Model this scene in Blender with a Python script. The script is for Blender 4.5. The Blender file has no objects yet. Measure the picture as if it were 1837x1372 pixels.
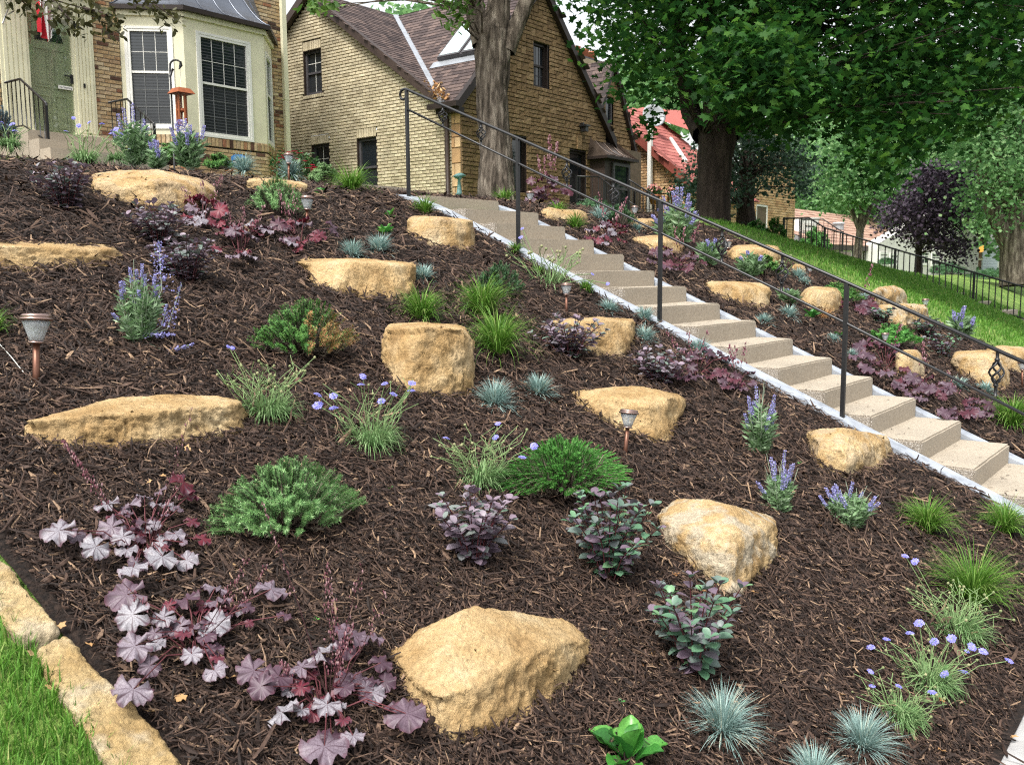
import bpy, bmesh, math, random
import numpy as np
from mathutils import Vector, Matrix, noise as MN
R=math.radians
# ---------------------------------------------------------------- camera, sky, sun, exposure
F_PX,PITCH,ROLL,YAW,EYE,CX,CY=1668.0,0.1198,-0.00813,0.6695,1.65,918.5,686.0   # photo is 1837x1372
scene=bpy.context.scene
COL=scene.collection
cam=bpy.data.cameras.new('camera'); cam_ob=bpy.data.objects.new('camera',cam); COL.objects.link(cam_ob)
cam.sensor_width=36; cam.lens=36*F_PX/1837; cam.clip_start=.05; cam.clip_end=900
cam_ob.location=(0,0,EYE)
cam_ob.rotation_mode='XYZ'
_fwd=Vector((math.cos(YAW)*math.cos(PITCH),math.sin(YAW)*math.cos(PITCH),-math.sin(PITCH)))
_q=_fwd.to_track_quat('-Z','Y').to_matrix()@Matrix.Rotation(ROLL,3,'Z')
cam_ob.rotation_euler=_q.to_euler()
cam.dof.use_dof=True; cam.dof.focus_distance=4.6; cam.dof.aperture_fstop=9.0
scene.camera=cam_ob
SUN_EL,SUN_AZ=R(60),R(262)     # azimuth measured from +Y towards +X
world=bpy.data.worlds.new('World'); scene.world=world; world.use_nodes=True
nt=world.node_tree; nt.nodes.clear()
sky=nt.nodes.new('ShaderNodeTexSky'); sky.sky_type='NISHITA'; sky.sun_disc=False
sky.sun_elevation=SUN_EL; sky.sun_rotation=SUN_AZ; sky.air_density=1.6; sky.dust_density=4.0; sky.ozone_density=1.0
hs=nt.nodes.new('ShaderNodeHueSaturation'); hs.inputs['Saturation'].default_value=.22; hs.inputs['Value'].default_value=1.0
bg=nt.nodes.new('ShaderNodeBackground'); bg.inputs['Strength'].default_value=.15
wo=nt.nodes.new('ShaderNodeOutputWorld')
nt.links.new(sky.outputs[0],hs.inputs['Color']); nt.links.new(hs.outputs[0],bg.inputs['Color']); nt.links.new(bg.outputs[0],wo.inputs['Surface'])
sl=bpy.data.lights.new('sun','SUN'); sl.energy=1.9; sl.angle=R(12); sl.color=(1,.965,.9)
so=bpy.data.objects.new('sun',sl); COL.objects.link(so)
sdir=Vector((math.sin(SUN_AZ)*math.cos(SUN_EL),math.cos(SUN_AZ)*math.cos(SUN_EL),math.sin(SUN_EL)))
so.rotation_euler=(-sdir).to_track_quat('-Z','Y').to_euler(); so.location=(0,0,30)
vs=scene.view_settings; vs.view_transform='Standard'; vs.look='None'; vs.gamma=1; vs.exposure=1.05; vs.use_curve_mapping=False
scene.render.engine='CYCLES'
scene.cycles.use_denoising=False; scene.cycles.filter_width=1.15; scene.cycles.use_adaptive_sampling=False
scene.cycles.sample_clamp_indirect=4
scene.cycles.max_bounces=6; scene.cycles.transparent_max_bounces=6
# ---------------------------------------------------------------- helpers: pixel -> place
sY,cY=math.sin(YAW),math.cos(YAW)
def ray(px,py):
    X,Y=px-CX,py-CY
    c,s=math.cos(-ROLL),math.sin(-ROLL); X,Y=c*X-s*Y,s*X+c*Y
    x=X/F_PX;u=-Y/F_PX; cp,sp=math.cos(PITCH),math.sin(PITCH)
    y=cp+u*sp; z=-sp+u*cp
    return Vector((x*sY+y*cY,-x*cY+y*sY,z))
O=Vector((0,0,EYE))
def atD(px,py,D): return O+ray(px,py)*D
def onY(px,py,s): d=ray(px,py); return O+d*(s/d.y)
def onX(px,py,t): d=ray(px,py); return O+d*(t/d.x)
def base_h(s):
    a,b,c=.66,5.6,6.6
    if s<a: return 0.
    if s<b: return .43*(s-a)
    zb=.43*(b-a)
    if s<c:
        x=s-b; return zb+.43*x-(.323)*x*x/2
    z=zb+.43-.1615+.107*(min(s,16)-c)
    return z
def H(t,s):
    d=0
    if t>13: d=.09*(min(t,22)-13)
    if t>22: d+=.038*(min(t,60)-22)
    k=min(max((s-.3)/1.5,.0),1)
    return base_h(s)-d*(.55+.45*k)
def G(px,py,dz=0):
    d=ray(px,py); l=.6
    while l<60:
        p=O+d*l
        if p.z<H(p.x,p.y)+dz: break
        l+=.04
    a,b=l-.04,l
    for _ in range(12):
        m=(a+b)/2; p=O+d*m
        if p.z<H(p.x,p.y)+dz: b=m
        else: a=m
    p=O+d*b; return p,b
def ppm(D): return F_PX/D      # photo pixels per metre at ray depth D
rng=random.Random(7); nrg=np.random.default_rng(7)
# ---------------------------------------------------------------- helpers: objects
def mesh_np(name,V,groups,mats=(),smooth=False,midx=None):
    me=bpy.data.meshes.new(name)
    V=np.asarray(V,dtype=np.float32).reshape(-1,3)
    me.vertices.add(len(V)); me.vertices.foreach_set('co',V.ravel())
    groups=[np.asarray(g,dtype=np.int32) for g in groups if len(g)]
    tot=sum(g.size for g in groups); npoly=sum(len(g) for g in groups)
    me.loops.add(tot); me.loops.foreach_set('vertex_index',np.concatenate([g.ravel() for g in groups]))
    me.polygons.add(npoly)
    st=[];o=0
    for g in groups:
        k=g.shape[1]; st.append(o+np.arange(len(g))*k); o+=g.size
    me.polygons.foreach_set('loop_start',np.concatenate(st).astype(np.int32))
    me.polygons.foreach_set('use_smooth',np.full(npoly,bool(smooth)))
    if midx is not None: me.polygons.foreach_set('material_index',np.asarray(midx,dtype=np.int32))
    me.update(calc_edges=True)
    for m in mats: me.materials.append(m)
    return me
def tag(o,label=None,cat=None,group=None,kind=None):
    if label: o['label']=label
    if cat: o['category']=cat
    if group: o['group']=group
    if kind: o['kind']=kind
    return o
def ob(name,me,parent=None,loc=None,label=None,cat=None,group=None,kind=None,mw=None):
    o=bpy.data.objects.new(name,me); COL.objects.link(o)
    if parent is not None: o.parent=parent
    if loc is not None: o.location=loc
    if mw is not None: o.matrix_basis=mw
    return tag(o,label,cat,group,kind)
def empty(name,loc,label,cat,group=None):
    o=bpy.data.objects.new(name,None); COL.objects.link(o); o.location=loc; o.empty_display_size=.1
    return tag(o,label,cat,group)
class MB:
    def __init__(s): s.V=[];s.F={};s.n=0;s.M={}
    def add(s,V,F,mi=0):
        V=np.asarray(V,dtype=float).reshape(-1,3); s.V.append(V)
        for f in F:
            s.F.setdefault(len(f),[]).append([i+s.n for i in f]); s.M.setdefault(len(f),[]).append(mi)
        s.n+=len(V)
    def box(s,a,b,mi=0):
        (x0,y0,z0),(x1,y1,z1)=[min(p,q) for p,q in zip(a,b)],[max(p,q) for p,q in zip(a,b)]
        s.add([(x0,y0,z0),(x1,y0,z0),(x1,y1,z0),(x0,y1,z0),(x0,y0,z1),(x1,y0,z1),(x1,y1,z1),(x0,y1,z1)],
              [(0,3,2,1),(4,5,6,7),(0,1,5,4),(1,2,6,5),(2,3,7,6),(3,0,4,7)],mi)
    def prism(s,A,Bp,mi=0):     # two congruent outlines A (front) and Bp (back) -> closed prism
        n=len(A); s.add(list(A)+list(Bp),[tuple(range(n)),tuple(range(2*n-1,n-1,-1))]+[(i,n+i,n+(i+1)%n,(i+1)%n) for i in range(n)],mi)
    def tube(s,pts,rad,k=6,cap=True,mi=0):
        pts=[Vector(p) for p in pts]; n=len(pts)
        if not hasattr(rad,'__len__'): rad=[rad]*n
        V=[];up=Vector((.13,.21,1)).normalized()
        d0=(pts[1]-pts[0]).normalized()
        if abs(d0.dot(up))>.95: up=Vector((1,.1,0)).normalized()
        for i,p in enumerate(pts):
            d=(pts[min(i+1,n-1)]-pts[max(i-1,0)])
            d=d.normalized() if d.length>1e-9 else d0
            x=d.cross(up); 
            if x.length<1e-4: x=d.cross(Vector((1,0,0)))
            x.normalize(); y=d.cross(x)
            for j in range(k):
                a=2*math.pi*j/k; V.append(p+(x*math.cos(a)+y*math.sin(a))*rad[i])
        Fc=[]
        for i in range(n-1):
            for j in range(k):
                Fc.append((i*k+j,i*k+(j+1)%k,(i+1)*k+(j+1)%k,(i+1)*k+j))
        if cap: Fc+= [tuple(range(k)),tuple(range((n-1)*k+k-1,(n-1)*k-1,-1))]
        s.add(V,Fc,mi)
    def lathe(s,prof,c=(0,0,0),k=14,mi=0,flute=0,nf=0):
        V=[];c=Vector(c)
        for r,z in prof:
            for j in range(k):
                a=2*math.pi*j/k; rr=r*(1+(flute*math.cos(nf*a) if nf else 0)); V.append(c+Vector((rr*math.cos(a),rr*math.sin(a),z)))
        Fc=[]
        for i in range(len(prof)-1):
            for j in range(k): Fc.append((i*k+j,i*k+(j+1)%k,(i+1)*k+(j+1)%k,(i+1)*k+j))
        Fc+=[tuple(range(k-1,-1,-1)),tuple(range((len(prof)-1)*k,len(prof)*k))]
        s.add(V,Fc,mi)
    def mesh(s,name,mats,smooth=False):
        if not isinstance(mats,(list,tuple)): mats=[mats]
        ks=sorted(s.F); mi=[m for k in ks for m in s.M[k]]
        return mesh_np(name,np.concatenate(s.V),[s.F[k] for k in ks],mats,smooth,mi)
    def build(s,name,mats,parent=None,smooth=False,**kw): return ob(name,s.mesh(name,mats,smooth),parent,**kw)
# ---------------------------------------------------------------- materials
def lin(c):
    if isinstance(c,str):
        c=[int(c[i:i+2],16)/255 for i in (0,2,4)]
        return tuple((v/12.92 if v<=.04045 else ((v+.055)/1.055)**2.4) for v in c)+(1,)
    return tuple(c)+(1,) if len(c)==3 else tuple(c)
def material(name,stops,rough=.8,nscale=0,namp=.25,bump=0,bscale=40,bdist=.01,transl=0,metal=0,spec=.3,coords='Object',rand=True,stretch=None,ndetail=4,nstops=None,bdetail=5):
    m=bpy.data.materials.new(name); m.use_nodes=True; t=m.node_tree; N=t.nodes; L=t.links
    bs=N['Principled BSDF']; bs.inputs['Roughness'].default_value=rough; bs.inputs['Metallic'].default_value=metal
    bs.inputs['Specular IOR Level'].default_value=spec
    tc=N.new('ShaderNodeTexCoord'); co=tc.outputs[coords]
    if stretch:
        mp=N.new('ShaderNodeMapping'); mp.inputs['Scale'].default_value=stretch; L.new(co,mp.inputs['Vector']); co=mp.outputs[0]
    if rand and len(stops)>1:
        ge=N.new('ShaderNodeNewGeometry'); oi=N.new('ShaderNodeObjectInfo')
        ad=N.new('ShaderNodeMath'); ad.operation='ADD'; L.new(ge.outputs['Random Per Island'],ad.inputs[0]); L.new(oi.outputs['Random'],ad.inputs[1])
        fr=N.new('ShaderNodeMath'); fr.operation='FRACT'; L.new(ad.outputs[0],fr.inputs[0])
        rp=N.new('ShaderNodeValToRGB'); L.new(fr.outputs[0],rp.inputs[0])
    elif len(stops)>1:
        nz=N.new('ShaderNodeTexNoise'); nz.inputs['Scale'].default_value=nscale; nz.inputs['Detail'].default_value=ndetail; L.new(co,nz.inputs['Vector'])
        rp=N.new('ShaderNodeValToRGB'); L.new(nz.outputs['Fac'],rp.inputs[0])
    if len(stops)>1:
        e=rp.color_ramp.elements
        while len(e)<len(stops): e.new(.5)
        for el,(p,c) in zip(e,stops): el.position=p; el.color=lin(c)
        col=rp.outputs[0]
    else:
        rg=N.new('ShaderNodeRGB'); rg.outputs[0].default_value=lin(stops[0][1]); col=rg.outputs[0]
    if nscale and namp and (rand or len(stops)==1):
        nz=N.new('ShaderNodeTexNoise'); nz.inputs['Scale'].default_value=nscale; nz.inputs['Detail'].default_value=ndetail; L.new(co,nz.inputs['Vector'])
        mr=N.new('ShaderNodeMapRange'); mr.inputs['From Min'].default_value=.3; mr.inputs['From Max'].default_value=.7
        mr.inputs['To Min'].default_value=1-namp; mr.inputs['To Max'].default_value=1+namp; L.new(nz.outputs['Fac'],mr.inputs['Value'])
        mx=N.new('ShaderNodeVectorMath'); mx.operation='SCALE'; L.new(col,mx.inputs[0]); L.new(mr.outputs[0],mx.inputs['Scale']); col=mx.outputs[0]
    L.new(col,bs.inputs['Base Color'])
    if bump:
        bz=N.new('ShaderNodeTexNoise'); bz.inputs['Scale'].default_value=bscale; bz.inputs['Detail'].default_value=bdetail; L.new(co,bz.inputs['Vector'])
        bp=N.new('ShaderNodeBump'); bp.inputs['Strength'].default_value=bump; bp.inputs['Distance'].default_value=bdist
        L.new(bz.outputs['Fac'],bp.inputs['Height']); L.new(bp.outputs[0],bs.inputs['Normal'])
    if transl:
        tr=N.new('ShaderNodeBsdfTranslucent'); L.new(col,tr.inputs['Color'])
        ms=N.new('ShaderNodeMixShader'); ms.inputs[0].default_value=transl; L.new(bs.outputs[0],ms.inputs[1]); L.new(tr.outputs[0],ms.inputs[2])
        L.new(ms.outputs[0],N['Material Output'].inputs['Surface'])
    return m
def glass_mat(name,tint=(.02,.025,.03),rough=.04):
    m=bpy.data.materials.new(name); m.use_nodes=True; b=m.node_tree.nodes['Principled BSDF']
    b.inputs['Base Color'].default_value=tint+(1,); b.inputs['Roughness'].default_value=rough; b.inputs['Specular IOR Level'].default_value=.8; return m
M={}
M['soil']=material('soil',[(.3,(.006,.004,.003)),(.5,(.016,.010,.0075)),(.7,(.035,.022,.016))],.95,nscale=60,rand=False,bump=1,bscale=45,bdist=.03,coords='Object',ndetail=8)
M['chip']=material('mulch_chip',[(0,(.011,.0066,.005)),(.3,(.023,.0138,.0103)),(.58,(.044,.0265,.0195)),(.8,(.076,.046,.033)),(.94,(.13,.082,.056)),(1,(.30,.2,.125))],.7,nscale=90,namp=.35,bump=.4,bscale=160,bdist=.004,spec=.25)
M['lawn']=material('lawn',[(.3,(.07,.14,.024)),(.5,(.14,.24,.045)),(.72,(.26,.34,.09))],.95,nscale=3.0,rand=False,bump=.9,bscale=60,bdist=.05,ndetail=9)
M['blade_lawn']=material('lawn_blade',[(0,(.05,.14,.014)),(.5,(.10,.25,.028)),(.9,(.18,.36,.06)),(1,(.36,.37,.13))],.6,transl=.35)
M['stone']=None
M['concrete']=material('concrete',[(.25,(.28,.235,.175)),(.45,(.345,.295,.23)),(.6,(.375,.325,.255)),(.78,(.43,.38,.305))],.92,nscale=55,rand=False,bump=.5,bscale=150,bdist=.006,ndetail=10)
M['aggregate']=material('aggregate_side',[(.3,(.13,.11,.085)),(.48,(.26,.22,.175)),(.6,(.36,.32,.27)),(.72,(.55,.52,.48))],.95,nscale=130,rand=False,bump=.9,bscale=120,bdist=.012,ndetail=3)
M['curb']=material('curb_paint',[(.3,(.20,.22,.25)),(.5,(.30,.325,.365)),(.75,(.38,.41,.45))],.8,nscale=9,rand=False,bump=.25,bscale=60,bdist=.005,ndetail=8)
M['iron']=material('black_iron',[(0,(.012,.012,.013))],.38,nscale=60,namp=.3,spec=.5)
M['copper']=material('brushed_copper',[(0,(.36,.25,.215))],.3,nscale=40,namp=.2,metal=.9)
M['copperdark']=material('copper_stake',[(0,(.16,.075,.05))],.4,nscale=40,namp=.2,metal=.6)
M['panel']=glass_mat('solar_panel',(.012,.014,.03),.15)
def clear_glass(name,col,alpha=.45):
    m=bpy.data.materials.new(name); m.use_nodes=True; t=m.node_tree; b=t.nodes['Principled BSDF']
    b.inputs['Base Color'].default_value=col+(1,); b.inputs['Roughness'].default_value=.12; b.inputs['Transmission Weight'].default_value=.75; b.inputs['IOR'].default_value=1.3
    return m
M['lens']=clear_glass('ribbed_lens',(.86,.9,.92))
M['white']=material('white_trim',[(0,(.74,.73,.68))],.5,nscale=3,namp=.06)
M['cream']=material('cream_paint',[(0,(.68,.65,.47))],.5,nscale=4,namp=.07)
M['greendoor']=material('sage_green_door',[(0,(.30,.345,.21))],.3,nscale=3,namp=.12,spec=.5)
M['glass']=glass_mat('window_glass',(.012,.016,.02))
M['glass2']=glass_mat('window_glass_screen',(.02,.023,.027),.25)
M['blind']=material('blind_slat',[(0,(.05,.055,.06))],.6)
M['curtain']=material('curtain',[(0,(.42,.43,.40))],.8,nscale=20,namp=.2)
M['brown']=material('brown_trim',[(0,(.05,.034,.028))],.5,nscale=5,namp=.2)
M['browndk']=material('dark_brown_fascia',[(0,(.026,.018,.015))],.5,nscale=5,namp=.2)
M['slate']=material('window_frame_grey',[(0,(.075,.07,.075))],.5,nscale=8,namp=.15)
M['metalroof']=material('dark_metal_roof',[(0,(.14,.155,.185))],.32,nscale=2,namp=.15,metal=.6,spec=.5)
M['brownroof']=material('bronze_metal_roof',[(0,(.10,.075,.06))],.35,nscale=5,namp=.3,metal=.5)
M['mortar']=material('mortar',[(.3,(.16,.13,.09)),(.7,(.28,.23,.17))],.95,nscale=9,rand=False,bump=.4,bscale=60,bdist=.01)
M['mortardk']=material('mortar_dark',[(.3,(.10,.078,.052)),(.7,(.17,.13,.09))],.95,nscale=9,rand=False,bump=.4,bscale=60,bdist=.01)
M['brickA']=material('mixed_tan_brick',[(0,(.05,.028,.02)),(.1,(.12,.06,.04)),(.2,(.30,.13,.07)),(.28,(.38,.25,.13)),(.45,(.46,.34,.19)),(.7,(.42,.29,.16)),(.85,(.52,.42,.27)),(1,(.33,.21,.12))],.9,nscale=14,namp=.3,bump=.5,bscale=50,bdist=.01)
M['brickB']=material('buff_brick',[(0,(.42,.355,.235)),(.5,(.49,.42,.285)),(.85,(.55,.48,.335)),(1,(.34,.285,.185))],.9,nscale=2.2,namp=.28,bump=.4,bscale=60,bdist=.008,coords='Object')
M['brickC']=material('orange_buff_brick',[(0,(.38,.22,.11)),(.5,(.50,.32,.16)),(1,(.58,.40,.23))],.9,nscale=3,namp=.2,bump=.3)
M['facestone']=material('brown_ashlar',[(0,(.18,.115,.057)),(.4,(.215,.14,.068)),(.75,(.245,.162,.082)),(1,(.28,.19,.10))],.95,nscale=8,namp=.3,bump=.9,bscale=22,bdist=.03)
M['shingle']=material('roof_shingle',[(0,(.045,.034,.034)),(.35,(.075,.055,.052)),(.7,(.105,.077,.07)),(1,(.14,.10,.088))],.95,nscale=30,namp=.2,bump=.3,bscale=90)
M['redshingle']=material('red_shingle',[(0,(.25,.075,.065)),(.5,(.33,.105,.09)),(1,(.40,.15,.125))],.95,nscale=30,namp=.15)
M['tanshingle']=material('tan_shingle',[(0,(.28,.17,.125)),(.5,(.36,.225,.17)),(1,(.43,.28,.21))],.95,nscale=30,namp=.15)
M['stucco']=material('white_stucco',[(0,(.62,.60,.55))],.9,nscale=3,namp=.08,bump=.2)
M['siding']=material('pale_blue_siding',[(0,(.50,.56,.60))],.6,nscale=2,namp=.06)
M['flash']=material('galvanised_flashing',[(0,(.36,.38,.41))],.35,nscale=6,namp=.15,metal=.4)
M['bark']=material('ash_bark',[(.32,(.035,.028,.02)),(.5,(.13,.105,.08)),(.66,(.27,.23,.18))],.95,nscale=14,rand=False,bump=1,bscale=18,bdist=.06,stretch=(1,1,.18),ndetail=7)
M['barkdk']=material('maple_bark',[(.25,(.018,.013,.010)),(.5,(.045,.033,.026)),(.75,(.085,.064,.05))],.95,nscale=8,rand=False,bump=1,bscale=16,bdist=.05,stretch=(1,1,.2),ndetail=7)
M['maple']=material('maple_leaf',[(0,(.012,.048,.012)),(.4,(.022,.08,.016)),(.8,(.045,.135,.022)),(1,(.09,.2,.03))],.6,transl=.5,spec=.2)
M['ashleaf']=material('ash_leaf',[(0,(.05,.12,.02)),(.6,(.10,.20,.035)),(1,(.17,.28,.06))],.5,transl=.4)
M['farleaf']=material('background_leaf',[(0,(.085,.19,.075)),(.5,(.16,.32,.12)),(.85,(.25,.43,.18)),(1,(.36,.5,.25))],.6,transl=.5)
M['cedarleaf']=material('cedar_spray',[(0,(.03,.07,.045)),(.6,(.06,.11,.07)),(1,(.10,.15,.09))],.7,transl=.2)
M['plumleaf']=material('plum_leaf',[(0,(.018,.012,.022)),(.5,(.04,.026,.045)),(.9,(.085,.06,.09)),(1,(.16,.12,.15))],.5,transl=.25)
M['hangleaf']=material('overhanging_leaf',[(0,(.035,.035,.012)),(.6,(.065,.065,.022)),(1,(.10,.10,.035))],.55,transl=.3)
M['fescue']=material('blue_fescue_blade',[(0,(.13,.215,.19)),(.4,(.25,.38,.35)),(.85,(.40,.54,.51)),(1,(.5,.52,.40))],.6,transl=.25)
M['sedge']=material('green_grass_blade',[(0,(.05,.13,.015)),(.5,(.11,.25,.03)),(.85,(.19,.35,.06)),(1,(.32,.38,.13))],.55,transl=.35)
M['sedumleaf']=material('stonecrop_leaf',[(0,(.10,.07,.095)),(.2,(.17,.12,.16)),(.38,(.13,.145,.145)),(.6,(.115,.185,.14)),(.85,(.095,.21,.115)),(1,(.16,.29,.14))],.42,nscale=25,namp=.18,transl=.12,spec=.4)
M['sedumpurple']=material('stonecrop_leaf_purple',[(0,(.12,.085,.11)),(.4,(.21,.155,.195)),(.62,(.26,.21,.25)),(.8,(.19,.205,.2)),(1,(.13,.2,.145))],.42,nscale=25,namp=.18,transl=.12,spec=.4)
M['redstem']=material('red_stem',[(0,(.11,.03,.035))],.6)
M['greenstem']=material('green_stem',[(0,(.2,.30,.12))],.6,transl=.1)
M['sagestem']=material('pale_stem',[(0,(.30,.36,.26))],.7)
M['sageleaf']=material('grey_green_leaf',[(0,(.12,.22,.085)),(.5,(.19,.31,.15)),(.9,(.29,.41,.24)),(1,(.36,.46,.31))],.65,transl=.3)
M['lavender']=material('lavender_floret',[(0,(.20,.19,.42)),(.5,(.28,.27,.56)),(1,(.45,.43,.68))],.7,transl=.25)
M['scabious']=material('blue_violet_petal',[(0,(.19,.19,.60)),(.5,(.28,.27,.74)),(1,(.42,.41,.82))],.6,transl=.25)
M['scableaf']=material('scabious_leaf',[(0,(.10,.21,.065)),(.5,(.18,.32,.12)),(1,(.30,.42,.2))],.6,transl=.3)
M['seedhead']=material('seed_head',[(0,(.17,.21,.09)),(1,(.29,.28,.15))],.8)
M['spruce']=material('spruce_needle',[(0,(.06,.16,.05)),(.5,(.13,.28,.085)),(.85,(.23,.41,.14)),(1,(.36,.5,.26))],.55,transl=.15)
M['juniper']=material('juniper_spray',[(0,(.03,.11,.022)),(.5,(.075,.21,.04)),(.9,(.14,.31,.065)),(1,(.22,.37,.1))],.55,transl=.2)
M['cypress']=material('bright_juniper_spray',[(0,(.035,.15,.028)),(.5,(.085,.28,.05)),(.9,(.15,.40,.08)),(1,(.25,.47,.14))],.55,transl=.25)
M['drybrown']=material('dried_spray',[(0,(.30,.14,.05)),(.5,(.46,.25,.10)),(1,(.58,.36,.18))],.8,transl=.2)
M['mugo']=material('mugo_needle',[(0,(.025,.075,.03)),(.5,(.05,.13,.05)),(1,(.1,.2,.085))],.6)
M['bluespruce']=material('blue_spruce_needle',[(0,(.08,.13,.16)),(1,(.20,.28,.31))],.6)
M['bergenia']=material('glossy_leaf',[(0,(.03,.14,.025)),(.5,(.06,.24,.04)),(1,(.13,.36,.06))],.35,nscale=16,namp=.2,transl=.25,spec=.5)
M['rose']=material('rose_petal',[(0,(.45,.03,.07)),(1,(.65,.08,.14))],.5,transl=.2)
M['pink']=material('pink_petal',[(0,(.6,.2,.2)),(1,(.75,.4,.35))],.6,transl=.2)
M['roseleaf']=material('rose_leaf',[(0,(.025,.07,.02)),(1,(.06,.14,.035))],.45,transl=.2)
M['hbell']=material('coral_bell_floret',[(0,(.15,.04,.06)),(.5,(.25,.10,.125)),(1,(.48,.31,.32))],.6,transl=.2)
M['darkstem']=material('dark_stem',[(0,(.05,.018,.022))],.6)
M['dryleaf']=material('dry_leaf',[(0,(.30,.13,.045)),(.5,(.42,.24,.10)),(1,(.55,.38,.20))],.75,nscale=30,namp=.25,transl=.2)
M['terracotta']=material('terracotta',[(0,(.40,.14,.07))],.8,nscale=10,namp=.15)
M['teal']=material('teal_glaze',[(0,(.14,.28,.27))],.4,nscale=12,namp=.2)
M['chimewood']=material('orange_wood',[(0,(.26,.075,.025))],.5,nscale=12,namp=.2,stretch=(1,1,.2))
M['wire']=material('white_wire',[(0,(.55,.55,.5))],.5)
M['grey']=material('grey_dish',[(0,(.3,.32,.33))],.5)
M['steel']=material('bright_steel',[(0,(.5,.5,.5))],.3,metal=.8)
M['flagred']=material('flag_red',[(0,(.5,.02,.035))],.7,transl=.25); M['flagwhite']=material('flag_white',[(0,(.8,.78,.76))],.7,transl=.25)
M['signblue']=material('sign_blue',[(0,(.02,.16,.42))],.4); M['signdark']=material('sign_dark',[(0,(.012,.014,.02))],.4)
M['asphalt']=material('asphalt',[(.3,(.035,.035,.036)),(.7,(.065,.064,.062))],.95,nscale=40,rand=False,bump=.5,bscale=120)
M['sidewalk']=material('sidewalk_concrete',[(.3,(.26,.255,.25)),(.7,(.40,.39,.38))],.95,nscale=12,rand=False,bump=.4,bscale=120,ndetail=9)
def rock_mat(name='ochre_limestone'):
    m=bpy.data.materials.new(name); m.use_nodes=True; t=m.node_tree;N=t.nodes;L=t.links;b=N['Principled BSDF']; b.inputs['Roughness'].default_value=.93; b.inputs['Specular IOR Level'].default_value=.15
    tc=N.new('ShaderNodeTexCoord'); oi=N.new('ShaderNodeObjectInfo')
    off=N.new('ShaderNodeVectorMath'); off.operation='ADD'; L.new(tc.outputs['Object'],off.inputs[0]); L.new(oi.outputs['Random'],off.inputs[1])
    n1=N.new('ShaderNodeTexNoise'); n1.inputs['Scale'].default_value=5; n1.inputs['Detail'].default_value=8; n1.inputs['Roughness'].default_value=.62; L.new(off.outputs[0],n1.inputs['Vector'])
    rp=N.new('ShaderNodeValToRGB'); e=rp.color_ramp.elements
    for _ in range(2): e.new(.5)
    for el,(p,c) in zip(e,[(.27,(.21,.125,.053)),(.42,(.385,.25,.112)),(.57,(.49,.345,.175)),(.75,(.60,.47,.285))]): el.position=p; el.color=lin(c)
    L.new(n1.outputs['Fac'],rp.inputs[0])
    n2=N.new('ShaderNodeTexNoise'); n2.inputs['Scale'].default_value=60; n2.inputs['Detail'].default_value=9; n2.inputs['Roughness'].default_value=.7; L.new(off.outputs[0],n2.inputs['Vector'])
    mr=N.new('ShaderNodeMapRange'); mr.inputs['From Min'].default_value=.3; mr.inputs['From Max'].default_value=.7; mr.inputs['To Min'].default_value=.6; mr.inputs['To Max'].default_value=1.2; L.new(n2.outputs['Fac'],mr.inputs['Value'])
    # weathered pale grey crust differs from block to block
    at=N.new('ShaderNodeAttribute'); at.attribute_type='OBJECT'; at.attribute_name='pale'
    mxp=N.new('ShaderNodeMix'); mxp.data_type='RGBA'; n3=N.new('ShaderNodeTexNoise'); n3.inputs['Scale'].default_value=9; n3.inputs['Detail'].default_value=6; L.new(off.outputs[0],n3.inputs['Vector'])
    r3=N.new('ShaderNodeMapRange'); r3.inputs['From Min'].default_value=.46; r3.inputs['From Max'].default_value=.58; L.new(n3.outputs['Fac'],r3.inputs['Value'])
    mm=N.new('ShaderNodeMath'); mm.operation='MULTIPLY'; L.new(r3.outputs[0],mm.inputs[0]); L.new(at.outputs['Fac'],mm.inputs[1])
    L.new(mm.outputs[0],mxp.inputs['Factor']); L.new(rp.outputs[0],mxp.inputs['A']); mxp.inputs['B'].default_value=(.46,.40,.30,1)
    sc=N.new('ShaderNodeVectorMath'); sc.operation='SCALE'; L.new(mxp.outputs['Result'],sc.inputs[0]); L.new(mr.outputs[0],sc.inputs['Scale']); L.new(sc.outputs[0],b.inputs['Base Color'])
    n4=N.new('ShaderNodeTexNoise'); n4.inputs['Scale'].default_value=38; n4.inputs['Detail'].default_value=9; n4.inputs['Roughness'].default_value=.65; L.new(off.outputs[0],n4.inputs['Vector'])
    bp=N.new('ShaderNodeBump'); bp.inputs['Strength'].default_value=1.0; bp.inputs['Distance'].default_value=.022; L.new(n4.outputs['Fac'],bp.inputs['Height']); L.new(bp.outputs[0],b.inputs['Normal'])
    return m
M['rock']=rock_mat(); M['edge']=rock_mat('pale_limestone')
for n_ in M['edge'].node_tree.nodes:
    if n_.type=='VALTORGB':
        for el,c in zip(n_.color_ramp.elements,((.28,.18,.075),(.40,.28,.13),(.48,.36,.19),(.56,.46,.28))): el.color=lin(c)
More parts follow.
